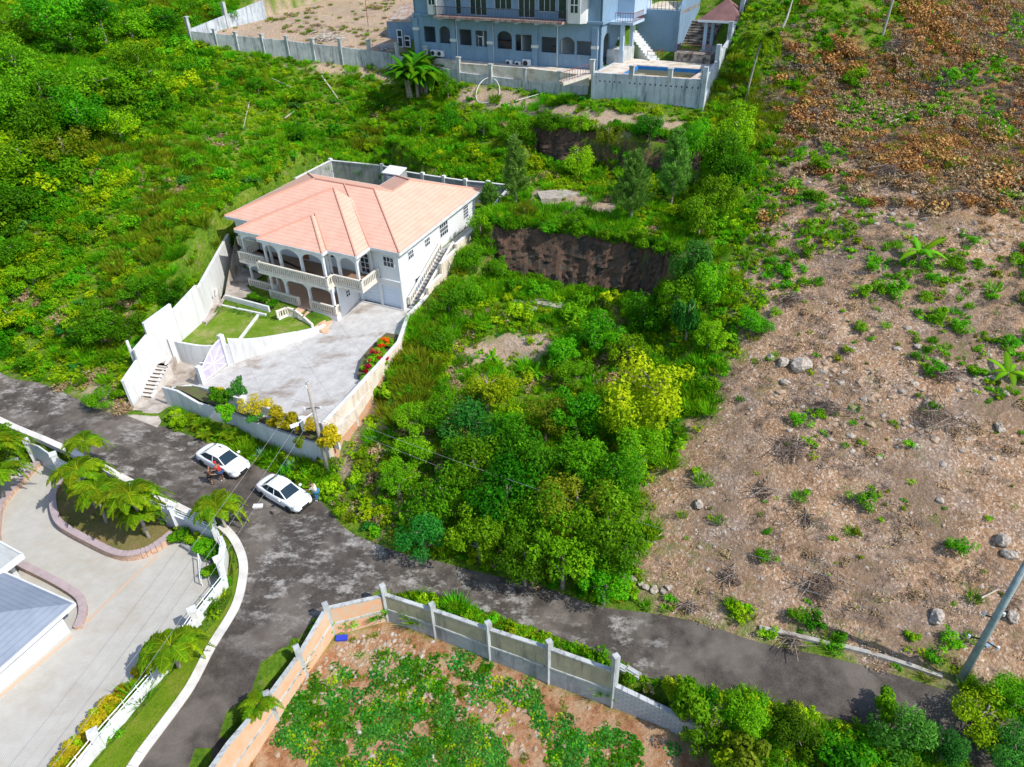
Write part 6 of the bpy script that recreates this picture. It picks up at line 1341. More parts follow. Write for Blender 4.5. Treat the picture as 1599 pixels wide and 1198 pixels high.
THICK = PL([(-100, 640), (20, 470), (120, 350), (190, 220), (330, 110), (300, 75)])+[np.array(CW[0])+[2, 12, 0], np.array((-70., 160, 0)), np.array((-140., 150, 0)), np.array((-140., 60, 0))]
BPLANT = PL([(1040, 1080), (1200, 1110), (1380, 1150), (1480, 1160), (1500, 1085), (1599, 1060)])+[np.array(at(1750, 1190, 0)), np.array(at(1500, 1320, 0)), np.array(at(1030, 1320, 0))]
# 1. undergrowth of the green slopes
p_ = sample(230000, fn=wild); x, y = p_.T
n1 = vnoise(x, y, .14, 1); n2 = vnoise(x, y, .3, 2); r_ = rng.random(len(x)); th = mask(x, y, THICK, 6, 2)
pick = np.where((vnoise(x, y, .22, 21) > .76) & (r_ < .3), 8, np.where((vnoise(x, y, .11, 22) > .8) & (r_ < .3), 9, 0)); p0 = pick
pick = np.where(pick > 0, pick, np.where(r_ < .26, 1, np.where(r_ < .46, 0, np.where(r_ < .64, 3, np.where(r_ < .76, 2, np.where(r_ < .84, 5, np.where(r_ < .92, 4, 6)))))))
pick = np.where((n1 > .62) & (r_ < .5), 7, pick); pick = np.where((n1 < .22) & (r_ > .6), 6, pick); pick = np.where((n2 > .82) & (r_ > .5), 2, pick)
sc = rng.uniform(.5, 1.15, len(x))*(1+.35*th)
pick = np.where(p0 > 0, p0, pick)
k = rng.random(len(x)) < .62
cover('undergrowth', 'low tangled green weeds and grass covering the slopes', p_[k], ['tuft', 'weed', 'weedl', 'weed', 'weedo', 'tufty', 'tallg', 'weedl', 'dryb', 'tallo'], pick[k], sc[k])
# 2. shrubby thicket
p_ = sample(64000, fn=lambda x, y: wild(x, y)*np.clip(.20+.75*mask(x, y, THICK, 8, 3)+.25*(vnoise(x, y, .2, 5) > .6), 0, 1)); x, y = p_.T; th = mask(x, y, THICK, 6, 2); n1 = vnoise(x, y, .16, 3); r_ = rng.random(len(x))
pick = np.where(r_ < .5, 0, np.where(r_ < .68, 1, np.where(r_ < .84, 2, np.where(r_ < .9, 3, 4)))); pick = np.where((n1 > .6) & (r_ < .6), 2, pick); pick = np.where((n1 < .32) & (r_ < .45), 1, pick)
k = rng.random(len(x)) < .85
cover('thicket', 'dense leafy scrub covering the green hillside', p_[k], ['shrub', 'shrubd', 'shrubl', 'shrubt', 'broad'], pick[k], (rng.uniform(.35, .9, len(x))*(1+2.6*th*vnoise(x, y, .13, 9)**1.5+.9*(rng.random(len(x)) > .93)))[k])
# 3. cleared slope: litter, stones, brush, weeds
def bare(x, y): b, d, l, di = masks(x, y); return b*(1-.9*d)
def dryf(x, y): return masks(x, y)[1]
p_ = sample(30000, (-5, 128, 14, 130), lambda x, y: bare(x, y)*(.25+.75*(vnoise(x, y, .35, 7) > .45)))
cover('rubble', 'pale limestone rubble scattered over the cleared slope', p_, ['stone', 'stoneb'], rng.integers(0, 2, len(p_)), .05+.16*rng.random(len(p_))**3, 1, .02)
p_ = sample(42000, (-5, 128, 14, 130), lambda x, y: bare(x, y)*(.16+.84*(vnoise(x, y, .22, 8) > .5)))
cover('dry_litter', 'dead brown leaves and broken twigs lying on the cleared slope', p_, ['litter', 'dry', 'dryb', 'dryd', 'flakes'], rng.choice(5, len(p_), p=[.27, .2, .07, .18, .28]), rng.uniform(.3, .85, len(p_)), .6)
p_ = sample(70000, (10, 128, 30, 150), lambda x, y: np.clip(dryf(x, y)+.10*masks(x, y)[0]*(y > 60), 0, 1)); n1 = vnoise(p_[:, 0], p_[:, 1], .18, 4); r_ = rng.random(len(p_))
pick = np.where(r_ < .40, 0, np.where(r_ < .74, 1, np.where(r_ < .90, 2, np.where(r_ < .97, 3, 4)))); pick = np.where((n1 > .76) & (r_ > .3), 4, pick); pick = np.where((n1 < .3) & (r_ < .4), 1, pick); pick = np.where((vnoise(p_[:, 0], p_[:, 1], .28, 41) > .68) & (r_ < .5), 2, pick)
cover('dead_brush', 'rusty brown cut brush drying on the upper right slope', p_, ['dryb', 'dryr', 'dry', 'tufty', 'weed'], pick, rng.uniform(.4, 1.0, len(p_))*(.7+1.3*vnoise(p_[:, 0], p_[:, 1], .35, 31)**1.5), 1.25)
GPATCH = [PL([(1180, 280), (1260, 270), (1340, 300), (1420, 380), (1540, 390), (1599, 430), (1590, 470), (1450, 450), (1380, 480), (1330, 460), (1250, 440), (1190, 480), (1150, 520), (1160, 400)]), PL([(1400, 500), (1500, 490), (1540, 560), (1480, 570)]), PL([(1560, 570), (1640, 560), (1640, 640), (1560, 620)])]
def gp(x, y):
    m_ = np.zeros(len(x))
    for q in GPATCH: m_ = np.maximum(m_, mask(x, y, q, 2.5, 1.5))
    return m_*.95*(vnoise(x, y, .4, 3) > .3)+bare(x, y)*(.03+.12*(vnoise(x, y, .3, 12) > .70))
p_ = sample(46000, (0, 128, 14, 120), gp); r_ = rng.random(len(p_))
cover('weeds', 'small green and yellowish weeds dotted over the cleared slope', p_, ['weed', 'tuft', 'weedl', 'shrub', 'weedo'], np.where(r_ < .3, 0, np.where(r_ < .5, 1, np.where(r_ < .65, 2, np.where(r_ < .75, 3, 4)))), rng.uniform(.3, .95, len(p_))*(1+.6*(rng.random(len(p_)) > .85)))
RK = [PL([(1225, 570), (1400, 550), (1530, 640), (1470, 720), (1330, 700), (1240, 680)]), PL([(1060, 760), (1110, 770), (1120, 860), (1060, 850)]), PL([(1270, 300), (1500, 320), (1599, 380), (1590, 420), (1400, 370), (1280, 340)]), PL([(1380, 520), (1599, 560), (1599, 640), (1450, 600)])]
def rkf(x, y):
    m_ = np.zeros(len(x))
    for q in RK: m_ = np.maximum(m_, mask(x, y, q, 3, 2))
    return m_*(.3+.7*(vnoise(x, y, .5, 15) > .45))
p_ = sample(60000, (-5, 128, 14, 110), rkf)
cover('rock_litter', 'grey rubble and dark twigs in rough patches of the cleared slope', p_, ['stone', 'stoneb', 'dryd', 'dry', 'dryb'], rng.choice(5, len(p_), p=[.34, .26, .2, .13, .07]), np.where(rng.random(len(p_)) > .5, .15, .4)*rng.uniform(.4, 1.2, len(p_)), .8, .03)
# 4. walled lot
lb2 = (-25, 12, 5, 29); LOTA = [p[:2] for p in LOT]
VN = [PL([(440, 1105), (500, 1060), (560, 1040), (620, 1050), (690, 1090), (740, 1130), (800, 1170), (800, 1250), (430, 1250)]), PL([(600, 1010), (650, 1035), (700, 1075), (650, 1070), (590, 1030)]), PL([(700, 1020), (760, 1040), (830, 1080), (880, 1130), (1000, 1150), (1010, 1230), (880, 1230), (820, 1120), (740, 1080)])]
def vf(x, y):
    m_ = np.zeros(len(x))
    for i, q in enumerate(VN): m_ = np.maximum(m_, mask(x, y, q, .8, .35)*(1 if i == 0 else .75))
    return np.clip(m_+.02, 0, 1)*inside(x, y, LOTA)*(pdist(x, y, LOTA) > .3)*(.35+.65*(vnoise(x, y, 1.1, 6) > .3))
p_ = sample(9000, lb2, vf, False); n1 = vnoise(p_[:, 0], p_[:, 1], .4, 2); r_ = rng.random(len(p_))
cover('creeping_vines', 'broad leaved green vines creeping over the floor of the walled lot', p_, ['vine', 'vined', 'viney'], np.where(r_ < .45, 0, np.where((r_ < .85) & (n1 < .55), 1, np.where(r_ > .93-(n1 > .6)*.2, 2, 0))), rng.uniform(.45, .8, len(p_)))
RBM = [PL([(520, 1010), (580, 985), (640, 1000), (700, 1060), (660, 1100), (600, 1060), (540, 1060), (480, 1110), (450, 1095)]), PL([(690, 1060), (760, 1060), (840, 1110), (900, 1180), (820, 1200), (720, 1120)])]
def rf_(x, y):
    m_ = np.zeros(len(x))
    for i, q in enumerate(RBM): m_ = np.maximum(m_, mask(x, y, q, .8, .3)*(1 if i == 0 else .35))
    return (m_+.05)*inside(x, y, LOTA)*(pdist(x, y, LOTA) > .3)
p_ = sample(15000, lb2, rf_, False)
cover('rubble', 'grey and brown stones heaped in the corner of the walled lot', p_, ['stoneb', 'stone'], (rng.random(len(p_)) > .7).astype(float), .07+.2*rng.random(len(p_))**1.5, .9, .02)
p_ = sample(2600, lb2, lambda x, y: inside(x, y, LOTA)*(pdist(x, y, LOTA) > .3)*.7, False)
cover('lot_weeds', 'dry grass and small weeds between the vines of the walled lot', p_, ['tufty', 'litter', 'weedo', 'tuft'], rng.choice(4, len(p_), p=[.3, .4, .15, .15]), rng.uniform(.2, .5, len(p_)))
# 5. strips of plants outside the lot wall, verge blades, bottom right bushes
STRIP = [PL([(612, 925), (650, 925), (760, 958), (850, 990), (930, 1020), (945, 1042), (860, 1008), (765, 975), (685, 948)]), PL([(500, 962), (480, 1000), (455, 1030), (420, 1075), (400, 1100), (360, 1180), (345, 1215), (380, 1160), (415, 1085), (460, 1025), (507, 958)]), PL([(360, 690), (420, 715), (480, 735), (525, 745), (500, 775), (470, 757), (430, 735), (350, 705)]), PL([(970, 1040), (1020, 1050), (1030, 1070), (990, 1062)])]
def sf(x, y):
    m_ = np.zeros(len(x))
    for q in STRIP: m_ = np.maximum(m_, mask(x, y, q, .3, .1))
    return m_
p_ = sample(60000, (-30, 15, 15, 48), sf, True, .12); p_ = p_[:2600]; r_ = rng.random(len(p_))
cover('verge_weeds', 'leafy weeds growing along the road edge and outside the walls', p_, ['weed', 'tuft', 'weedl', 'tuftl'], np.where(r_ < .5, 0, np.where(r_ < .7, 1, np.where(r_ < .9, 2, 3))), rng.uniform(.35, .8, len(p_)))
p_ = sample(9000, (0, 60, 5, 30), lambda x, y: mask(x, y, BPLANT, .6, .4)); r_ = rng.random(len(p_))
cover('roadside_bushes', 'mass of bright green bushes along the lower side of the road at bottom right', p_, ['shrub', 'shrubl', 'weed', 'shrubt', 'tuft'], np.where(r_ < .4, 0, np.where(r_ < .62, 1, np.where(r_ < .85, 2, np.where(r_ < .9, 3, 4)))), rng.uniform(.4, .9, len(p_)))
x = []; 
p_ = sample(50000, (-60, -15, 12, 60), lambda x, y: inside(x, y, VERGEP)*(pdist(x, y, VERGEP) > .55), False)[:3500]
cover('verge_blades', 'short mown grass on the verge beside the sidewalk', p_, ['tuftl', 'tuft'], (rng.random(len(p_)) > .75).astype(float), rng.uniform(.12, .26, len(p_)))

# scrub on the steep banks beside the left wall and behind the house
def along(pts, n, wd):
    pts = [np.array(p[:2]) for p in pts]; L = [np.linalg.norm(b-a) for a, b in zip(pts[:-1], pts[1:])]; out = []
    for a, b, l in zip(pts[:-1], pts[1:], L):
        for _ in range(int(n*l/sum(L))): d = (b-a)/l; out.append(a+(b-a)*random.random()+np.array([-d[1], d[0]])*random.uniform(*wd))
    return np.array(out)
p_ = along([HP(-24.2, -2), HP(-24.6, 14), BWL[0], BWL[1], BWL[3]], 1100, (.35, 5.0))
cover('bank_scrub', 'scrub covering the steep banks against the walls of the white house', p_, ['shrub', 'weed', 'shrubl', 'tallg'], rng.integers(0, 4, len(p_)), rng.uniform(.5, 1.0, len(p_)))

p_ = np.vstack([along(APX([c for c in CL[0][1]]), 150, (-.3, .7)), along(APX([c for c in CL[1][1]]), 110, (-.3, .7)), along(APX(CL[0][0]), 170, (-1.4, -.1)), along(APX(CL[1][0]), 120, (-1.6, -.1))])
cover('bank_plants', 'weeds hanging over the rims and crowding the feet of the two cut banks', p_, ['weed', 'shrub', 'tallg', 'weedo', 'shrubd'], rng.integers(0, 5, len(p_)), rng.uniform(.5, 1.05, len(p_)))
CYD = np.array([CW[0][:2], CW[1][:2], CW[2][:2], CW[3][:2], BP(-29, 3), BP(-31, 28), BP(-56, 36)])
p_ = sample(9000, (-70, -5, 95, 160), lambda x, y: inside(x, y, CYD)*(pdist(x, y, CYD) > 1)*np.clip(.05+.5*(vnoise(x, y, .25, 51) > .6), 0, 1), False); r_ = rng.random(len(p_))
cover('yard_litter', 'dry grass, weeds and straw on the dirt yard of the blue property', p_, ['tufty', 'litter', 'tuft', 'dryb', 'dry'], np.where(r_ < .3, 0, np.where(r_ < .6, 1, np.where(r_ < .7, 2, np.where(r_ < .85, 3, 4)))), rng.uniform(.4, .9, len(p_)))
# ================================================================ trees, palms, shrubs
CR = {}
CK = {'feather': ('teal', 2.6, 16, 4200, .26, 40), 'lime': ('lime', 3.0, 18, 3400, .23, 50), 'dark': ('dark', 3.4, 20, 4300, .24, 60), 'mid': ('mid', 3.4, 20, 4300, .23, 70), 'olive': ('olive', 3.2, 18, 3800, .21, 80), 'yellow': ('yellow', 3.0, 12, 2600, .24, 90)}
def cr_mesh(kind, v, small=False):
    k = (kind, v, small)
    if k not in CR:
        m_, H_, nl, n_, lf, sd = CK[kind]
        CR[k] = crown(kind+'_crown', LM[m_], 2.5, H_, nl, n_, lf, seed=sd+v, flat=-.3 if kind == 'feather' else 0) if not small else crown(kind+'_bush', LM[m_], 2.5, H_, 9, 1700, .5, seed=sd+v+300, shell=.7)
    return CR[k]
TRK = {}
def trunk_mesh(v):
    if v not in TRK:
        g = random.Random(v); m_ = MB(); pts = [(0, 0, -.6)]; x = y = 0
        for i in range(1, 6): x += g.uniform(-.12, .12); y += g.uniform(-.12, .12); pts.append((x, y, i*.6))
        m_.tube(pts, [.17, .15, .13, .11, .09, .06], 7)
        for _ in range(6):
            i = g.randint(2, 4); p_ = np.array(pts[i]); a = g.uniform(0, 6.28); L = g.uniform(.5, .9); q_ = p_+[math.cos(a)*L*.6, math.sin(a)*L*.6, L*.3]; r_ = q_+[math.cos(a+.4)*L*.6, math.sin(a+.4)*L*.6, L*.25]; m_.tube([p_, q_, r_], [.07, .05, .02], 5)
        me = bpy.data.meshes.new('trunk'); me.from_pydata(m_.v, [], m_.f); me.materials.append(MBARK); me.shade_smooth(); TRK[v] = me
    return TRK[v]
def tree(px, py, R, h, kind, label, group=None, name='tree', cat='tree', v=None, zz=None):
    """px,py: crown centre in the view; R crown radius, h total height"""
    low = name == 'shrub' or (group or '').find('hillside') > 0
    if (group or '').find('hillside') > 0: h = min(h, R*1.25); R *= 1.1
    ch = h*.97 if low else min(h*.8, R*1.6); zc = h-ch*.5; q = P(px, py, zc) if zz is None else at(px, py, zz(px)+zc); q[2] = float(hg(q[0], q[1])) if zz is None else zz(px); v = random.randint(0, 3) if v is None else v
    t = thing(name, label, cat, q, group, random.uniform(0, 6.28))
    c = bpy.data.objects.new('crown', cr_mesh(kind, v, R < 1.35)); COL.objects.link(c); c.parent = t; c.location = (0, 0, h-ch); c.scale = (R/2.5, R/2.5, ch/3.3)
    k = bpy.data.objects.new('trunk', trunk_mesh(v)); COL.objects.link(k); k.parent = t; s_ = (h-ch*.35)/3.0; k.scale = (max(.6, R/2.4), max(.6, R/2.4), s_)
    return t
G1 = 'trees of the dense thicket above the road'
for a in [
 (735, 655, 2.6, 5.5, 'feather', 'bluish feathery tree with pale forked trunk in the middle of the thicket'),
 (1022, 600, 3.4, 7.0, 'lime', 'tall lime yellow tree at the right edge of the thicket'),
 (985, 640, 2.2, 5.0, 'lime', 'smaller lime yellow tree just left of the tall lime tree'),
 (760, 600, 2.4, 4.5, 'lime', 'yellow green bushy tree at the back of the thicket below the bare patch'),
 (690, 640, 1.8, 3.6, 'mid', 'small green tree behind the bluish feathery tree on its left'),
 (640, 650, 1.5, 3.0, 'mid', 'small bushy green tree nearest the orange blocks of the driveway wall'),
 (660, 830, 2.0, 4.0, 'feather', 'dark bluish fern leaved tree leaning over the road bend'),
 (690, 770, 2.3, 4.6, 'mid', 'broad green tree behind the fern leaved tree at the road bend'),
 (620, 750, 1.6, 3.2, 'mid', 'leafy green bush tree at the left end of the thicket'),
 (740, 730, 2.3, 5.2, 'dark', 'dark rounded tree below the bluish feathery tree'),
 (745, 830, 2.0, 4.4, 'mid', 'green tree hanging over the road just right of the road bend'),
 (800, 690, 2.3, 5.0, 'dark', 'dark glossy tree right of the bluish feathery tree'),
 (795, 660, 1.4, 3.0, 'mid', 'rounded bright shrub standing in the gap of the thicket'),
 (790, 770, 2.5, 5.6, 'dark', 'big dark tree in the centre of the thicket, under the cables'),
 (850, 650, 2.1, 4.6, 'olive', 'greyish green tree in the upper middle of the thicket'),
 (900, 640, 2.2, 5.0, 'mid', 'light green tree left of the lime yellow pair'),
 (855, 720, 2.4, 5.5, 'dark', 'dark green tree with pale highlights right of centre in the thicket'),
 (840, 800, 2.4, 5.5, 'mid', 'mid green tree low in the middle of the thicket'),
 (820, 870, 1.9, 4.2, 'dark', 'dark tree overhanging the road in front of the thicket'),
 (910, 715, 2.4, 5.5, 'mid', 'leafy tree below the lime yellow pair'),
 (900, 790, 2.6, 6.0, 'olive', 'olive tinged tree in the lower right middle of the thicket'),
 (960, 740, 2.4, 5.5, 'mid', 'green tree at the right side of the thicket beside the brown slope'),
 (1000, 700, 2.0, 4.2, 'mid', 'bushy tree under the tall lime tree facing the brown slope'),
 (880, 860, 2.2, 5.2, 'mid', 'yellow tinged green tree above the road near the right end of the thicket'),
 (950, 820, 2.6, 6.2, 'dark', 'large dark tree at the lower right corner of the thicket'),
 (975, 860, 1.8, 4.6, 'dark', 'dark tree closest to the stones at the thicket corner'),
 (945, 905, 1.7, 3.6, 'mid', 'low bright tree at the very corner where thicket meets road'),
 (720, 700, 1.6, 3.4, 'mid', 'small tree tucked between the feathery tree and the dark rounded tree'),
 (900, 580, 1.6, 2.6, 'mid', 'low green clump behind the thicket, right of the bare patch'),
 (650, 700, 1.7, 3.0, 'mid', 'medium green bush tree on the slope right of the utility pole')]: tree(*a, group=G1)
G2 = 'shrubs around the cut bank'
for a in [
 (930, 520, 2.4, 3.6, 'mid', 'wide green shrub mass right of the grey concrete slabs'),
 (880, 545, 1.9, 2.8, 'mid', 'green bush right below the grey concrete slabs'),
 (985, 545, 2.0, 3.2, 'mid', 'green bush directly behind the tall lime tree'),
 (1010, 490, 2.1, 3.6, 'dark', 'dark bush at the right foot of the brown cliff'),
 (1055, 470, 2.3, 4.6, 'mid', 'bright green tree right of the brown cliff'),
 (1085, 400, 2.2, 5.0, 'feather', 'bluish flat topped tree above the right end of the cliff'),
 (1110, 440, 1.9, 3.8, 'mid', 'green tree between the cliff and the bare slope'),
 (1076, 488, 1.1, 5.4, 'feather', 'slender pale trunked tree with a small round crown right of the cliff'),
 (1120, 300, 2.4, 4.2, 'mid', 'leafy tree at the bare slope edge right of the pines'),
 (1095, 335, 2.2, 4.0, 'mid', 'green tree just below the pines on their right'),
 (1150, 200, 2.8, 5.2, 'mid', 'big bright tree below the pool wall corner'),
 (1125, 240, 2.6, 5.0, 'dark', 'dark tree below the big bright tree at the pool wall corner'),
 (1085, 215, 2.2, 4.6, 'mid', 'green tree below the middle of the pool wall'),
 (1150, 270, 2.3, 4.2, 'dark', 'shaded dark tree beside the bare slope above the pines'),
 (905, 250, 2.0, 3.6, 'lime', 'lime tipped small tree in front of the shaded upper bank'),
 (950, 205, 1.7, 2.8, 'olive', 'olive bush on the rim of the upper bank, left of the dark ones'),
 (1015, 200, 1.8, 3.4, 'dark', 'dark small tree on the rim of the upper bank below the pool wall'),
 (860, 190, 2.0, 3.0, 'dark', 'dark bluish bush on the bank left of the shaded cut'),
 (805, 205, 2.0, 3.2, 'dark', 'dark bush below the straight white pipe'),
 (755, 195, 1.9, 3.0, 'mid', 'bright bush below the loop of white hose'),
 (700, 185, 1.9, 3.0, 'mid', 'green bush below the small tree next to the banana clump'),
 (655, 190, 1.9, 3.2, 'mid', 'green bush below the banana clump'),
 (905, 195, 1.8, 2.8, 'mid', 'green bush above the shaded cut of the upper bank'),
 (698, 132, 1.7, 4.2, 'mid', 'small bright tree immediately right of the banana clump'),
 (750, 345, 1.6, 3.0, 'mid', 'green bush at the rear right corner of the white house'),
 (735, 400, 1.6, 2.6, 'mid', 'bush beside the right boundary wall below the rear window'),
 (700, 470, 1.9, 3.0, 'mid', 'dark green bush right of the side steps wall'),
 (735, 455, 1.7, 2.6, 'mid', 'bright bush left of the cliff foot'),
 (780, 420, 1.5, 2.4, 'mid', 'low bush at the left foot of the cliff'),
 (690, 530, 1.6, 2.2, 'mid', 'bush on the slope right of the red flowers'),
 (820, 330, 1.5, 2.0, 'olive', 'olive bush on the rim above the cliff'), (900, 345, 1.5, 1.9, 'mid', 'green bush on the rim above the middle of the cliff'),
 (1110, 520, 1.6, 2.6, 'mid', 'green bush at the edge of the bare slope below the slender tree'), (1175, 500, 1.5, 2.2, 'mid', 'lone leafy bush on the bare slope above the pale boulder')]: tree(*a, group=G2, name='shrub', cat='shrub')
G3 = 'trees and shrubs of the left hillside'
for a in [
 (30, 40, 4.2, 6.5, 'mid', 'big leafy tree in the far upper left corner'), (110, 60, 4.0, 6.5, 'mid', 'broad green tree right of the corner tree at upper left'), (200, 40, 3.8, 6, 'mid', 'green tree near the top edge left of the dark hollow'),
 (255, 30, 3.0, 6, 'dark', 'dark tree beside the hollow left of the far wall corner'), (60, 140, 4.0, 6, 'mid', 'rounded green tree mass at the left edge below the corner trees'), (150, 130, 3.8, 6, 'mid', 'green tree mass above the upper left shadow hollow'),
 (30, 240, 3.4, 5.5, 'mid', 'tall scrub tree at the left edge halfway up the hillside'), (95, 225, 3.2, 5.5, 'olive', 'olive scrub tree overlooking a dark hollow at left'), (30, 310, 2.8, 5, 'dark', 'dark tree with hanging dead stems at the left edge'), (15, 390, 2.4, 4.5, 'dark', 'dark green tree at the left edge level with the pink roof'),
 (10, 490, 2.0, 4.0, 'lime', 'yellow green tree at the left edge above the road'), (118, 358, 1.3, 2.2, 'lime', 'single golden lime bush in the middle of the left hillside'), (160, 510, 2.0, 3.4, 'dark', 'dark round bush left of the pair near the white post'), (198, 510, 1.7, 3.2, 'dark', 'dark round bush just above the slim white post'),
 (150, 480, 1.7, 2.6, 'mid', 'bright bush above the two dark round bushes'), (215, 450, 1.9, 3.0, 'mid', 'bright leafy bush beside the middle of the stepped white wall'), (265, 455, 1.8, 3.0, 'dark', 'dark leafy bush against the stepped white wall'), (300, 440, 1.3, 2.0, 'mid', 'small bush at the upper end of the stepped white wall'),
 (100, 510, 1.2, 1.8, 'feather', 'bluish low bush on the slope left of the two dark round bushes'), (155, 620, 1.3, 1.9, 'mid', 'bushy shrub at the road edge left of the garden steps'), (185, 612, .9, 1.4, 'mid', 'small shrub with a red flower at the foot of the white wall'),
 (345, 18, 2.2, 4.2, 'mid', 'leafy tree inside the far left corner of the blue property'), (360, 375, 1.4, 2.4, 'dark', 'dark bush in the shade beside the left side of the white house'), (45, 430, 1.8, 3, 'mid', 'green bush with a dead stick on the left slope'), (300, 250, 1.8, 2.6, 'mid', 'green bush on the slope above the pink roof left end'), (400, 130, 1.8, 2.6, 'mid', 'green bush just below the middle of the long grey wall'), (240, 120, 2.2, 3.6, 'lime', 'yellowish bush below the far wall corner')]: tree(*a, group=G3, name='tree' if a[2] > 1.9 else 'shrub', cat='tree' if a[2] > 1.9 else 'shrub')
G4 = 'bushes at the bottom right'
for a in [
 (1075, 1085, 1.3, 2.6, 'mid', 'bright bush poking up at the end of the low block wall'), (1100, 1150, 1.5, 2.6, 'mid', 'green bush on the bottom edge right of the low block wall'), (1170, 1120, 1.4, 2.0, 'mid', 'lighter bush along the road at the bottom'), (1160, 1180, 1.3, 2.2, 'olive', 'olive bush on the bottom edge'),
 (1250, 1150, 1.4, 2.0, 'dark', 'dark low bush in the shade at the bottom edge'), (1310, 1175, 1.3, 2.4, 'dark', 'dark bush left of the bluish tree at the bottom'), (1420, 1140, 1.8, 3.6, 'feather', 'bluish tree with round leaflets overhanging the road end'), (1480, 1165, 1.4, 3.0, 'feather', 'smaller bluish tree at the bottom right'),
 (1540, 1110, 1.6, 2.8, 'lime', 'lime green bush at the right end of the road'), (1590, 1090, 1.4, 2.4, 'mid', 'green bush at the right edge by the road end'), (1585, 1160, 1.5, 2.8, 'feather', 'bluish bush in the bottom right corner'), (1380, 1100, .9, 1.6, 'mid', 'small tree leaning onto the road at bottom right')]: tree(*a, group=G4, name='shrub', cat='shrub')
plz = lambda px: float(np.interp(px, [265, 315, 367, 420, 470, 524], [2.0, 1.85, 2.0, 2.4, 2.7, 2.85]))
G5 = 'golden clipped shrubs in the raised planter'
for i, (px, py, r_) in enumerate(((396, 632, 1.05), (434, 648, .95), (457, 659, .95), (485, 663, .7), (517, 680, 1.0))):
    tree(px, py, r_*1.3, r_*1.75, 'yellow', ['golden round shrub at the left end of the row of five', 'golden shrub second from the left in the row of five', 'golden shrub in the middle of the row of five', 'smallest golden shrub, just left of the utility pole', 'golden round shrub right of the utility pole at the wall corner'][i], G5, 'shrub', 'shrub', None, plz)
for a in ((272, 652, 1.1, 1.5, 'lime', 'bright yellow green round shrub beside the driveway entrance'), (444, 714, .8, .9, 'lime', 'low lime shrub at the foot of the planter wall between the parked cars'), (340, 618, 1.0, 1.8, 'dark', 'dark green shrub in the planter behind the ferns'), (366, 600, .9, 2.2, 'feather', 'small open bluish tree in the planter near the gate'), (352, 645, .9, 1.4, 'mid', 'leafy shrub hanging over the planter wall'), (400, 650, .7, .9, 'feather', 'trailing bluish plant draped over the planter wall between golden shrubs'), (466, 690, .55, .8, 'olive', 'brownish vine clump hanging down the planter wall'),
          (338, 608, .6, .9, 'yellow', 'small golden bush by the gate end of the planter'), (285, 836, 1.0, 1.2, 'mid', 'green hedge bush at the left end of the corner hedge'), (302, 843, .8, 1.1, 'lime', 'yellowish hedge bush second in the corner hedge'), (318, 850, .9, 1.1, 'mid', 'green hedge bush in the middle of the corner hedge'), (335, 862, .9, 1.2, 'mid', 'green hedge bush at the bend of the corner hedge'), (338, 888, .9, 1.2, 'mid', 'green hedge bush along the east end of the corner hedge'), (436, 462, .01, .3, 'mid', 'x')):
    if a[2] > .1: tree(*a, name='shrub', cat='shrub', zz=plz if a[5].find('planter') > 0 and a[5].find('foot') < 0 or a[5].find('gate end') > 0 else None)
for i, (px, py) in enumerate(((395, 462), (410, 468), (424, 474))): tree(px, py, .75, .9, 'dark', ['dark leafy plant at the left of the bed below the veranda', 'dark leafy plant in the middle of the bed below the veranda', 'dark leafy plant at the right of the bed below the veranda'][i], 'plants below the veranda', 'plant', 'plant')
# long hedges behind the white fence
for i, (p0_, p1_, n_) in enumerate((((244, 1045), (194, 1094), 6), ((188, 1108), (144, 1143), 5), ((148, 1164), (98, 1205), 5))):
    a, b = at(*p0_, -.7), at(*p1_, -.5); a[2] = float(hg(a[0], a[1])); t = thing('hedge', ['golden green hedge behind the white fence, next to the single palm', 'golden green hedge behind the white fence, second from the single palm', 'golden green hedge behind the white fence nearest the bottom edge'][i], 'hedge', a, 'hedges behind the white fence')
    for j in range(n_):
        q_ = a+(b-a)*j/(n_-1); c = bpy.data.objects.new('clump', cr_mesh('yellow' if (j+i) % 3 else 'lime', j % 3, True)); COL.objects.link(c); c.parent = t; c.location = (q_[0]-a[0], q_[1]-a[1], -.05); c.scale = (.3, .3, .33); c.rotation_euler.z = j*1.3
# bougainvillea
for i, (px, py, k, r_) in enumerate(((603, 533, 'orange', .7), (594, 541, 'orange', .5), (587, 552, 'red', .75), (596, 560, 'red', .5), (577, 570, 'red', .6), (572, 580, 'red', .5))):
    q_ = at(px, py, 3.9); q_[2] = 3.28; t = thing('flowering_bush', ['orange flowering bush at the upper end of the driveway bed', 'small orange flowering bush below the uppermost one', 'crimson flowering bush in the middle of the driveway bed', 'small crimson bush against the driveway wall', 'dark red flowering bush near the lower end of the bed', 'lowest dark red flowering bush of the driveway bed'][i], 'flower bush', q_, 'flowering bushes along the driveway wall')
    c = bpy.data.objects.new('foliage', cr_mesh('mid', i % 3, True)); COL.objects.link(c); c.parent = t; c.scale = (r_/2.0, r_/2.0, r_/2.6); c.location = (0, 0, .0)
    f = bpy.data.objects.new('flowers', crown('flowers', LM[k], r_*1.02, r_*1.2, 5, 260, .16, seed=i+200, shell=.7)); COL.objects.link(f); f.parent = t; f.location = (0, 0, .3)

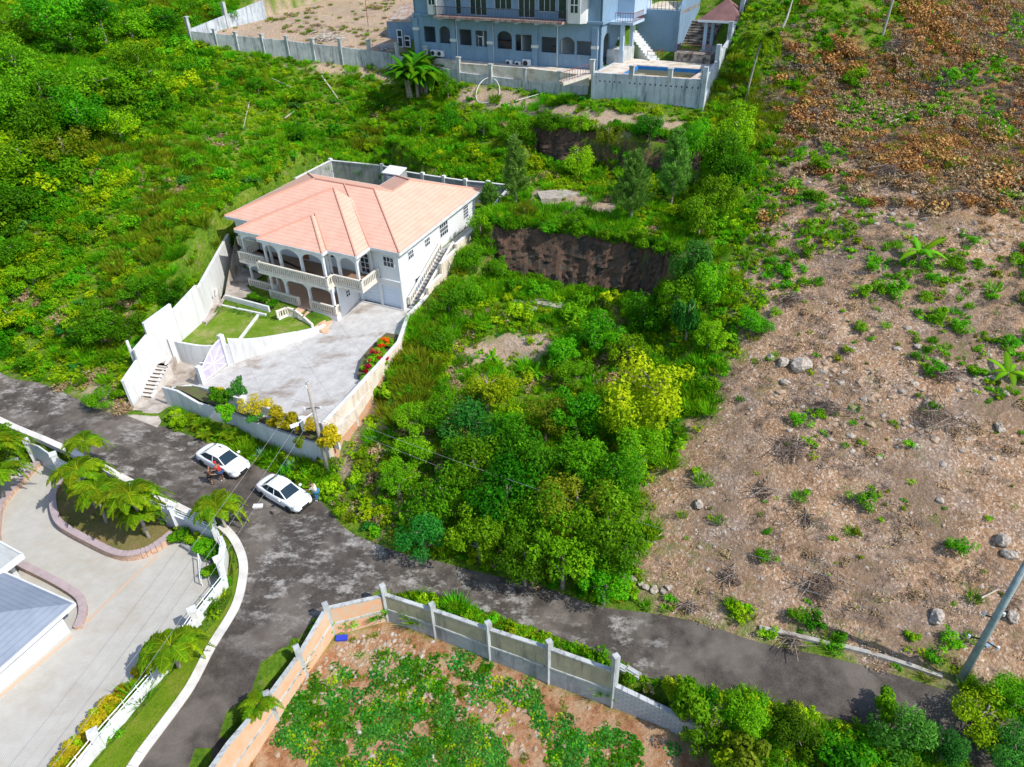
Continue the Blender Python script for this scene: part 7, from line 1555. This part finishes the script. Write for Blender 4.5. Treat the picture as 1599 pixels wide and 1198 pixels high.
# ---- palms
def frond_mesh(L=2.3, droop=1.0, w_=.55, n=34, seed=0, mat='palm'):
    g = np.random.default_rng(seed); s = np.linspace(0, 1, n); x = L*(s*.92-.12*s**3); z = L*(.95*s-(droop+.35)*s**2.0)
    P_ = np.stack([x, np.zeros(n), z], 1); C, A, B, lv = [], [], [], []
    for i in range(2, n):
        l = w_*math.sin(math.pi*min(1, .12+.86*s[i])**.8)*1.0+.05; t = P_[i]-P_[i-1]; t /= np.linalg.norm(t)
        for sd in (-1, 1):
            for k in range(2):
                d = np.array([.45, sd*(.9), -.35-.3*k*g.random()])+g.normal(size=3)*.12; d /= np.linalg.norm(d); a = d*l*.5; b = np.cross(d, [0, 0, 1.])+g.normal(size=3)*.2; b = b/np.linalg.norm(b)*.036
                C.append(P_[i]+a+t*.03*k); A.append(a); B.append(b); lv.append(np.clip(g.normal(.45+.25*s[i], .15), 0, 1))
    for i in range(n-1): C.append((P_[i]+P_[i+1])/2); A.append((P_[i+1]-P_[i])*.7); B.append(np.array([0, .03, 0])); lv.append(.9)
    return quads('frond', np.array(C), np.array(A), np.array(B), np.array(lv), LM[mat])
FR = [frond_mesh(2.0, d, .5, 38, i) for i, d in enumerate((.55, .85, 1.15, 1.4))]
def palm(label, crownpx, basepx, z, size=1.0, n=13, group=None, tr=.11, name='palm_tree', greenshaft=True):
    size *= 1.06; n += 3
    q = at(*basepx, z); q[2] = float(hg(q[0], q[1])); zt = zrow(q, crownpx[1]); t = thing(name, label, 'palm', q, group); h = max(.3, zt-q[2])
    # lean so that the crown stands where the photo has it
    top = at(*crownpx, zt); dx = np.clip(top[:2]-q[:2], -h*.35, h*.35); pts = [(q[0]+dx[0]*f**1.5, q[1]+dx[1]*f**1.5, q[2]-.4+(h+.4)*f) for f in (0, .3, .6, .85, 1)]
    m_ = MB(); m_.tube(pts, [tr*1.5, tr, tr*.9, tr*.85, tr*.8], 9); m_.build('trunk', M('palm_trunk', (.38, .34, .28), .9, (.24, .2, .16), 5) if 'palm_trunk' not in bpy.data.materials else bpy.data.materials['palm_trunk'], t, smooth=True)
    g = random.Random(len(label)*7+n)
    for i in range(n+6):
        k = i % 4; f = bpy.data.objects.new('frond', FR[min(3, int(4*((i*.618) % 1)))]); COL.objects.link(f); f.parent = t; f.location = (dx[0], dx[1], h-.05); f.rotation_euler = (g.uniform(-.15, .15), g.uniform(-.35, .25), i*2.399+g.uniform(-.2, .2)); s_ = size*g.uniform(.85, 1.1); f.scale = (s_, s_, s_)
    return t
GP = 'palms around the paved yard'
palm('tall slim palm standing highest at the road end of the palm island', (130, 688), (142, 752), -.5, .9, 12, GP)
palm('full palm with drooping fronds in front of the tall slim palm', (122, 735), (150, 792), -.5, 1.15, 15, GP)
palm('second full palm at the left of the island over the curved coping', (150, 765), (165, 815), -.5, 1.05, 14, GP)
palm('palm with yellowing fronds at the right of the island', (203, 772), (232, 838), -.5, 1.15, 15, GP)
palm('short palm with yellowing fronds in front of the right island palm', (215, 800), (232, 838), -.5, .9, 11, GP)
palm('palm on the grass verge by the pillar at the road corner', (338, 790), (352, 822), .1, 1.0, 13, GP)
palm('bushy palm by the white fence next to the golden hedge', (266, 1008), (280, 1042), 0, 1.05, 16, GP)
palm('small yellow green palm outside the orange block wall at the bottom', (402, 1100), (408, 1118), 0, .62, 9, GP)
palm('large bushy palm at the left edge above the garden chair', (5, 690), (-8, 745), -.6, 1.3, 15, GP)
palm('second bushy palm low at the left edge', (12, 735), (2, 775), -.6, 1.0, 12, GP)
palm('tall thin coconut palm on the green slope right of the pool wall', (1190, 62), (1163, 165), 15.3, 1.6, 11, 'coconut palms', .12)
for i, (px, py) in enumerate(((312, 668), (335, 676), (352, 684), (322, 686), (368, 690), (296, 660))):
    q_ = P(px, py); t = thing('fern', ['bright fern left of the middle by the planter wall', 'bright fern in the middle of the bed by the planter wall', 'bright fern right of the middle of the bed', 'fern nearest the rear of the first car', 'fern at the right end of the bed by the first car', 'fern next to the yellow green round shrub'][i], 'fern', q_, 'ferns along the planter wall')
    for j in range(9): f = bpy.data.objects.new('frond', FR[j % 3]); COL.objects.link(f); f.parent = t; f.location = (0, 0, .25); f.rotation_euler = (0, -.35, j*2.4+i); f.scale = (.5,)*3
# agaves by the cars
def agave(label, px, py, r_):
    q_ = P(px, py); t = thing('agave', label, 'agave', q_, 'bluish rosettes beside the cars'); g = np.random.default_rng(int(px)); n = 26; a = np.arange(n)*2.4; el = np.linspace(1.2, .3, n); L = r_*g.uniform(.7, 1.1, n)
    d = np.stack([np.cos(a)*np.cos(el), np.sin(a)*np.cos(el), np.sin(el)], 1); A = d*L[:, None]*.5; B = unit(np.cross(d, [0, 0, 1.]))*.12*r_; o = bpy.data.objects.new('rosette', quads('rosette', A+[0, 0, .05], A, B, g.random(n), bpy.data.materials['agave_leaf'])); COL.objects.link(o); o.parent = t
leafmat('agave_leaf', (.04, .12, .09), (.10, .25, .19), (.25, .42, .33))
for a in (('blue green rosette plant between the first car and the low lime shrub', 410, 712, .8), ('larger blue green rosette plant behind the second car', 455, 733, .95), ('blue green rosette plant touching the second car rear', 446, 741, .6)): agave(*a)
# ---- bananas
def blade(L, w_, droop, n=9):
    s = np.linspace(0, 1, n); x = L*s*.85; z = L*(.75*s-droop*s*s); v = []; f = []
    for i in range(n): ww = w_*math.sin(math.pi*min(1, .06+s[i]*.93))**.7; v += [(x[i], -ww, z[i]-.25*ww), (x[i], 0, z[i]), (x[i], ww, z[i]-.25*ww)]
    for i in range(n-1): a = i*3; f += [(a, a+3, a+4, a+1), (a+1, a+4, a+5, a+2)]
    me = bpy.data.meshes.new('leaf'); me.from_pydata(v, [], f); me.materials.append(LM['mid'] if L > 1 else LM['mid']); a_ = me.attributes.new('lv', 'FLOAT', 'POINT'); a_.data.foreach_set('value', np.tile([.35, .8, .35], n).astype(np.float32)); me.shade_smooth(); return me
BL = [blade(2.6, .34, .5), blade(2.4, .3, .9), blade(2.2, .3, 1.2)]
BLD = [m_.copy() for m_ in BL]
for m_ in BLD: m_.materials.clear(); m_.materials.append(LM['dark'])
def banana(label, px, py, n, s_, hh):
    q_ = P(px, py); t = thing('banana_plant', label, 'banana plant', q_); g = random.Random(px)
    for k in range(max(1, n//8)):
        ox, oy = g.uniform(-1.5, 1.5)*(n > 10), g.uniform(-1.2, 1.2)*(n > 10); h = hh*g.uniform(.7, 1.1); m_ = MB(); m_.tube([q_+[ox, oy, -.3], q_+[ox*1.2, oy*1.2, h]], [.16*s_, .1*s_], 7); m_.build('stem', MBARK, t)
        for j in range(8): o = bpy.data.objects.new('leaf', (BLD if n > 10 else BL)[j % 3]); COL.objects.link(o); o.parent = t; o.location = (ox*1.2, oy*1.2, h-.1); o.rotation_euler = (0, g.uniform(-.5, .1), j*2.4+g.random()); o.scale = (s_*g.uniform(.7, 1.15),)*3
banana('large dark banana clump in front of the blue house terrace wall', 655, 145, 104, 1.75, 2.9)
banana('single banana plant near the right edge of the cleared slope', 1570, 592, 8, .8, .7)
banana('banana plant among weeds in the middle of the cleared slope', 1432, 412, 8, 1.0, 1.2)
for i, (px, py) in enumerate(((633, 830+0), (836, 590), (860, 585), (770, 565))): banana(['low broad leaved banana plant under the road bend tree', 'small upright banana plant left in the pair behind the thicket', 'small upright banana plant right in the pair behind the thicket', 'small banana plant on the bare patch edge'][i], px, py, 8, .45, .5)
# ---- casuarina pines
def pine(label, px, py, toprow, R):
    q = P(px, py); h = zrow(q, toprow)-q[2]; g = np.random.default_rng(px); n = 11000; nb = 120; bz = g.uniform(.12, .98, nb); ba = g.uniform(0, 6.28, nb); bl = R*(1.05-bz)**.75*g.uniform(.7, 1.1, nb); k = g.integers(0, nb, n); s = g.random(n)**.7
    c = np.stack([np.cos(ba[k])*bl[k]*s, np.sin(ba[k])*bl[k]*s, bz[k]*h*.93+bl[k]*s*.75], 1)+g.normal(size=(n, 3))*.1; d = np.stack([np.cos(ba[k])*.5, np.sin(ba[k])*.5, np.full(n, .7)], 1)+g.normal(size=(n, 3))*.45; d = unit(d); A = d*.22; B = unit(np.cross(d, g.normal(size=(n, 3))))*.03
    t = thing('pine_tree', label, 'pine', q, 'feathery pines behind the cliff'); o = bpy.data.objects.new('crown', quads('pine_crown', c, A, B, np.clip(g.normal(.5, .2, n), 0, 1), LM['pine'])); COL.objects.link(o); o.parent = t
    m_ = MB(); m_.tube([q-[0, 0, .5], q+[0, 0, h*.5], q+[0, 0, h*.95]], [.14, .09, .03], 7)
    for i in range(0, nb, 4): z = bz[i]*h*.93; e = (q[0]+math.cos(ba[i])*bl[i]*.8, q[1]+math.sin(ba[i])*bl[i]*.8, q[2]+z+bl[i]*.6); m_.tube([(q[0], q[1], q[2]+z), e], [.035, .012], 4, False)
    m_.build('trunk', MBARK, t)
LM['pine'] = leafmat('pine_needles', (.06, .18, .02), (.14, .34, .045), (.27, .47, .09), .4)
pine('tall feathery pine left of the bare patch above the cliff', 806, 318, 203, 1.9)
pine('broad feathery pine in the middle of the group of three', 985, 345, 228, 2.5)
pine('feathery pine behind the broad one, tallest on the right', 1048, 320, 190, 2.1)
pine('small feathery pine hanging over the rear corner of the boundary wall', 765, 330, 285, 1.4)

# ================================================================ rocks, brush and leftovers
def boulder(label, px, py, s_, seed, mat=MSTN):
    s_ *= .8; q_ = P(px, py); o = bpy.data.objects.new('boulder', rock('boulder', mat, seed, 3)); COL.objects.link(o); o.location = q_+[0, 0, s_*.25]; o.scale = (s_,)*3; o.rotation_euler = (0, 0, seed); tag(o, label, 'boulder', 'boulders on the cleared slope')
for a in (('largest pale boulder high at the left side of the cleared slope', 1250, 575, 1.15, 3), ('brown boulder touching the largest pale one at its left', 1222, 568, .7, 4), ('small pale boulder left of the largest one', 1202, 560, .5, 5), ('small boulder below the largest pale one', 1226, 598, .5, 6), ('smooth tan boulder on the lower right of the slope', 1461, 966, .75, 7), ('tan boulder beside the thick grey utility pole', 1580, 965, .6, 8), ('pale boulder at the right edge above the grey pole', 1575, 868, .6, 9), ('squarish pale boulder above the one at the right edge', 1565, 846, .65, 10), ('grey rock near the thicket on the cleared slope', 1092, 790, .55, 11), ('pale rock in the dry brush at the top', 1390, 165, .8, 12), ('pale rock on the slope below the dry brush', 1340, 298, .65, 13), ('pale rock beside the light twig heap at the right', 1560, 670, .6, 14)): boulder(*a)
for i, (px, py) in enumerate(((1000, 912), (1008, 918), (1022, 922), (1036, 924), (1044, 918), (990, 906))): boulder(['white stone at the left of the stone heap by the road', 'white stone second in the heap by the road', 'white stone in the middle of the heap by the road', 'white stone fourth in the heap by the road', 'white stone at the right end of the heap by the road', 'white stone highest in the heap under the dark tree'][i], px, py, .3+.06*(i % 3), 30+i)
MBR2 = M('grey_brown_twigs', (.13, .09, .07), .9, (.28, .2, .16), 3)
for i, (px, py, s_, lab) in enumerate(((1235, 705, 1.5, 'dark heap of brush and branches in the middle left of the cleared slope'), (1280, 918, 1.2, 'dark brush heap above the drain kerb'), (1240, 1008, .8, 'brush heap at the road edge by the drain kerb'), (1385, 275, 1.7, 'blackened brush heap at the upper middle of the slope'), (1500, 310, 1.0, 'dark brush heap right of the blackened one'), (1190, 770, .9, 'brush heap close to the thicket'), (1260, 815, .7, 'small dark brush tuft left of the lower middle'), (1290, 640, 1.2, 'grey twig heap right of the largest boulder'), (1460, 655, 1.6, 'wide light twig heap on the right middle of the slope'), (1240, 470, 1.0, 'grey twigs across the sandy patch'), (1140, 905, .8, 'dark burnt heap by the road near the stones'), (1075, 950, .7, 'burnt heap at the road edge right of the stone heap'), (1480, 590, 1.0, 'grey branch tangle in the upper right weeds'))):
    q_ = P(px, py); t = thing('brush_pile', lab, 'brush pile', q_, 'brush piles on the cleared slope'); g = random.Random(px); q_ = np.array(q_)
    o = bpy.data.objects.new('twigs', sticks('twigs', MTWD if i % 4 else MBR2, s_*.85, int(260*s_), .55*s_, px, .6*s_, .02)); COL.objects.link(o); o.parent = t; o.scale = (1, g.uniform(.5, .8), 1); o.rotation_euler.z = g.uniform(0, 3)
    m_ = MB()
    for _ in range(14): a = g.uniform(0, 6.28); c_ = q_+[g.gauss(0, .35)*s_, g.gauss(0, .35)*s_, g.uniform(.2, .6)*s_]; L = s_*g.uniform(.5, 1.1); e = np.array([math.cos(a)*L, math.sin(a)*L, g.uniform(-.15, .35)*L]); m_.tube([c_-e, c_+[0, 0, .06], c_+e], [.035, .03, .012], 4, False)
    m_.build('branches', MTWIG, t)
def logs(label, pts, r_, name='log', cat='log'):
    m_ = MB(); m_.tube([P(a, b)+[0, 0, .25] for a, b in pts], [r_, r_*.6], 7); tag(m_.build(name, MDW, None, loc=P(*pts[0])), label, cat, 'fallen trunks')
MDW = M('pale_dead_wood', (.50, .43, .34), .9, (.36, .3, .24), 3)
for a in (('pale fallen trunk on the green slope below the grey wall', ((503, 122), (528, 157)), .16), ('thin fallen pole on the green slope left of the pale trunk', ((424, 125), (457, 140)), .1), ('short broken log on the green slope', ((445, 188), (461, 176)), .12), ('long thin pole lying in the green slope weeds', ((390, 163), (380, 205)), .07), ('upper of two long pale sticks in the dead brush', ((1385, 190), (1432, 172)), .09), ('lower of two long pale sticks in the dead brush', ((1388, 195), (1440, 176)), .09), ('grey stick pointing up in the blackened brush heap', ((1370, 290), (1382, 262)), .08), ('branch on the dark brush heap of the cleared slope', ((1238, 727), (1246, 682)), .07), ('dead stick on the far left slope', ((12, 415), (38, 445)), .08), ('stick by the thick grey pole', ((1530, 938), (1556, 925)), .06)): logs(*a)
# broken slabs on the middle terrace
MSL = M('broken_slab', (.42, .38, .33), .95, (.25, .21, .17), 2, bmp=.4)
for lab, pts in (('broken grey concrete slab lying among the weeds below the cliff', [(802, 452), (822, 448), (850, 462), (884, 480), (875, 486), (838, 478), (812, 468)]), ('second broken slab edge beside the larger slab', [(795, 468), (812, 470), (842, 486), (826, 490)]), ('thin grey slab remains on the bench above the cliff', [(838, 305), (880, 298), (905, 304), (870, 315), (845, 318)])):
    w_ = PL(pts); m_ = MB(); zb = max(p_[2] for p_ in w_); m_.prism([p_[:2] for p_ in w_], zb-.5, zb+.12); tag(m_.build('concrete_slab', MSL, None, loc=w_[0]), lab, 'slab')
for i, (px, py, c) in enumerate(((584, 684, (.02, .4, .45)), (535, 998, (.02, .05, .5)), (404, 792, (.7, .7, .7)), (722, 470, (.75, .75, .8)))):
    q_ = P(px, py); m_ = MB(); m_.hexa([(q_[0]+x*(.3+.08*z_), q_[1]+y*.2, q_[2]+.03+z_*.14) for z_ in (0, 1) for x, y in ((-1, -1), (1, -.8), (.8, 1), (-1, .9))])
    tag(m_.build('litter', M('litter_plastic', c, .5), None, loc=q_), ['turquoise scrap of litter on the slope right of the driveway wall', 'dark blue scrap of litter in the corner of the walled lot', 'white scrap of litter on the road below the cars', 'pale scrap of litter on the slope below the side steps'][i], 'litter')

for i, (px, py, r_) in enumerate(((800, 446, 1.2), (835, 452, 1.3), (905, 468, 1.3), (945, 474, 1.1), (985, 480, 1.4), (795, 350, 1.0), (860, 356, 1.1), (945, 368, 1.1), (1000, 375, 1.2))):
    tree(px, py, r_, r_*1.4, ('dark', 'mid', 'mid', 'dark', 'mid')[i % 5], ['dark shrub at the left end of the cliff foot', 'green shrub at the cliff foot, second from the left', 'green shrub at the middle of the cliff foot', 'dark shrub right of the middle of the cliff foot', 'green shrub near the right end of the cliff foot', 'small shrub hanging over the left end of the cliff rim', 'small shrub hanging over the cliff rim left of centre', 'small shrub hanging over the cliff rim right of centre', 'small shrub hanging over the right end of the cliff rim'][i], G2, 'shrub', 'shrub')

for a in ((20, 95, 4.0, 7.5, 'mid', 'tall vine covered tree at the left edge second from the top'), (75, 25, 4.2, 8, 'mid', 'tall vine covered tree near the top edge at far left'), (150, 20, 3.8, 7.5, 'dark', 'tall dark tree at the top edge left of centre of the far hillside'), (215, 95, 3.2, 6, 'mid', 'tall leafy tree left of the far wall corner'), (120, 170, 3.4, 6, 'mid', 'tall leafy tree mass overlooking the left hollow'), (50, 190, 3.2, 6, 'dark', 'tall dark tree at the left above the olive scrub tree'), (180, 190, 2.8, 4.5, 'lime', 'yellowish leafy tree at the edge of the upper left thicket'), (15, 165, 3.0, 6, 'mid', 'tall leafy tree cut by the left edge of the picture')):
    tree(*a, group='tall trees of the far left corner')
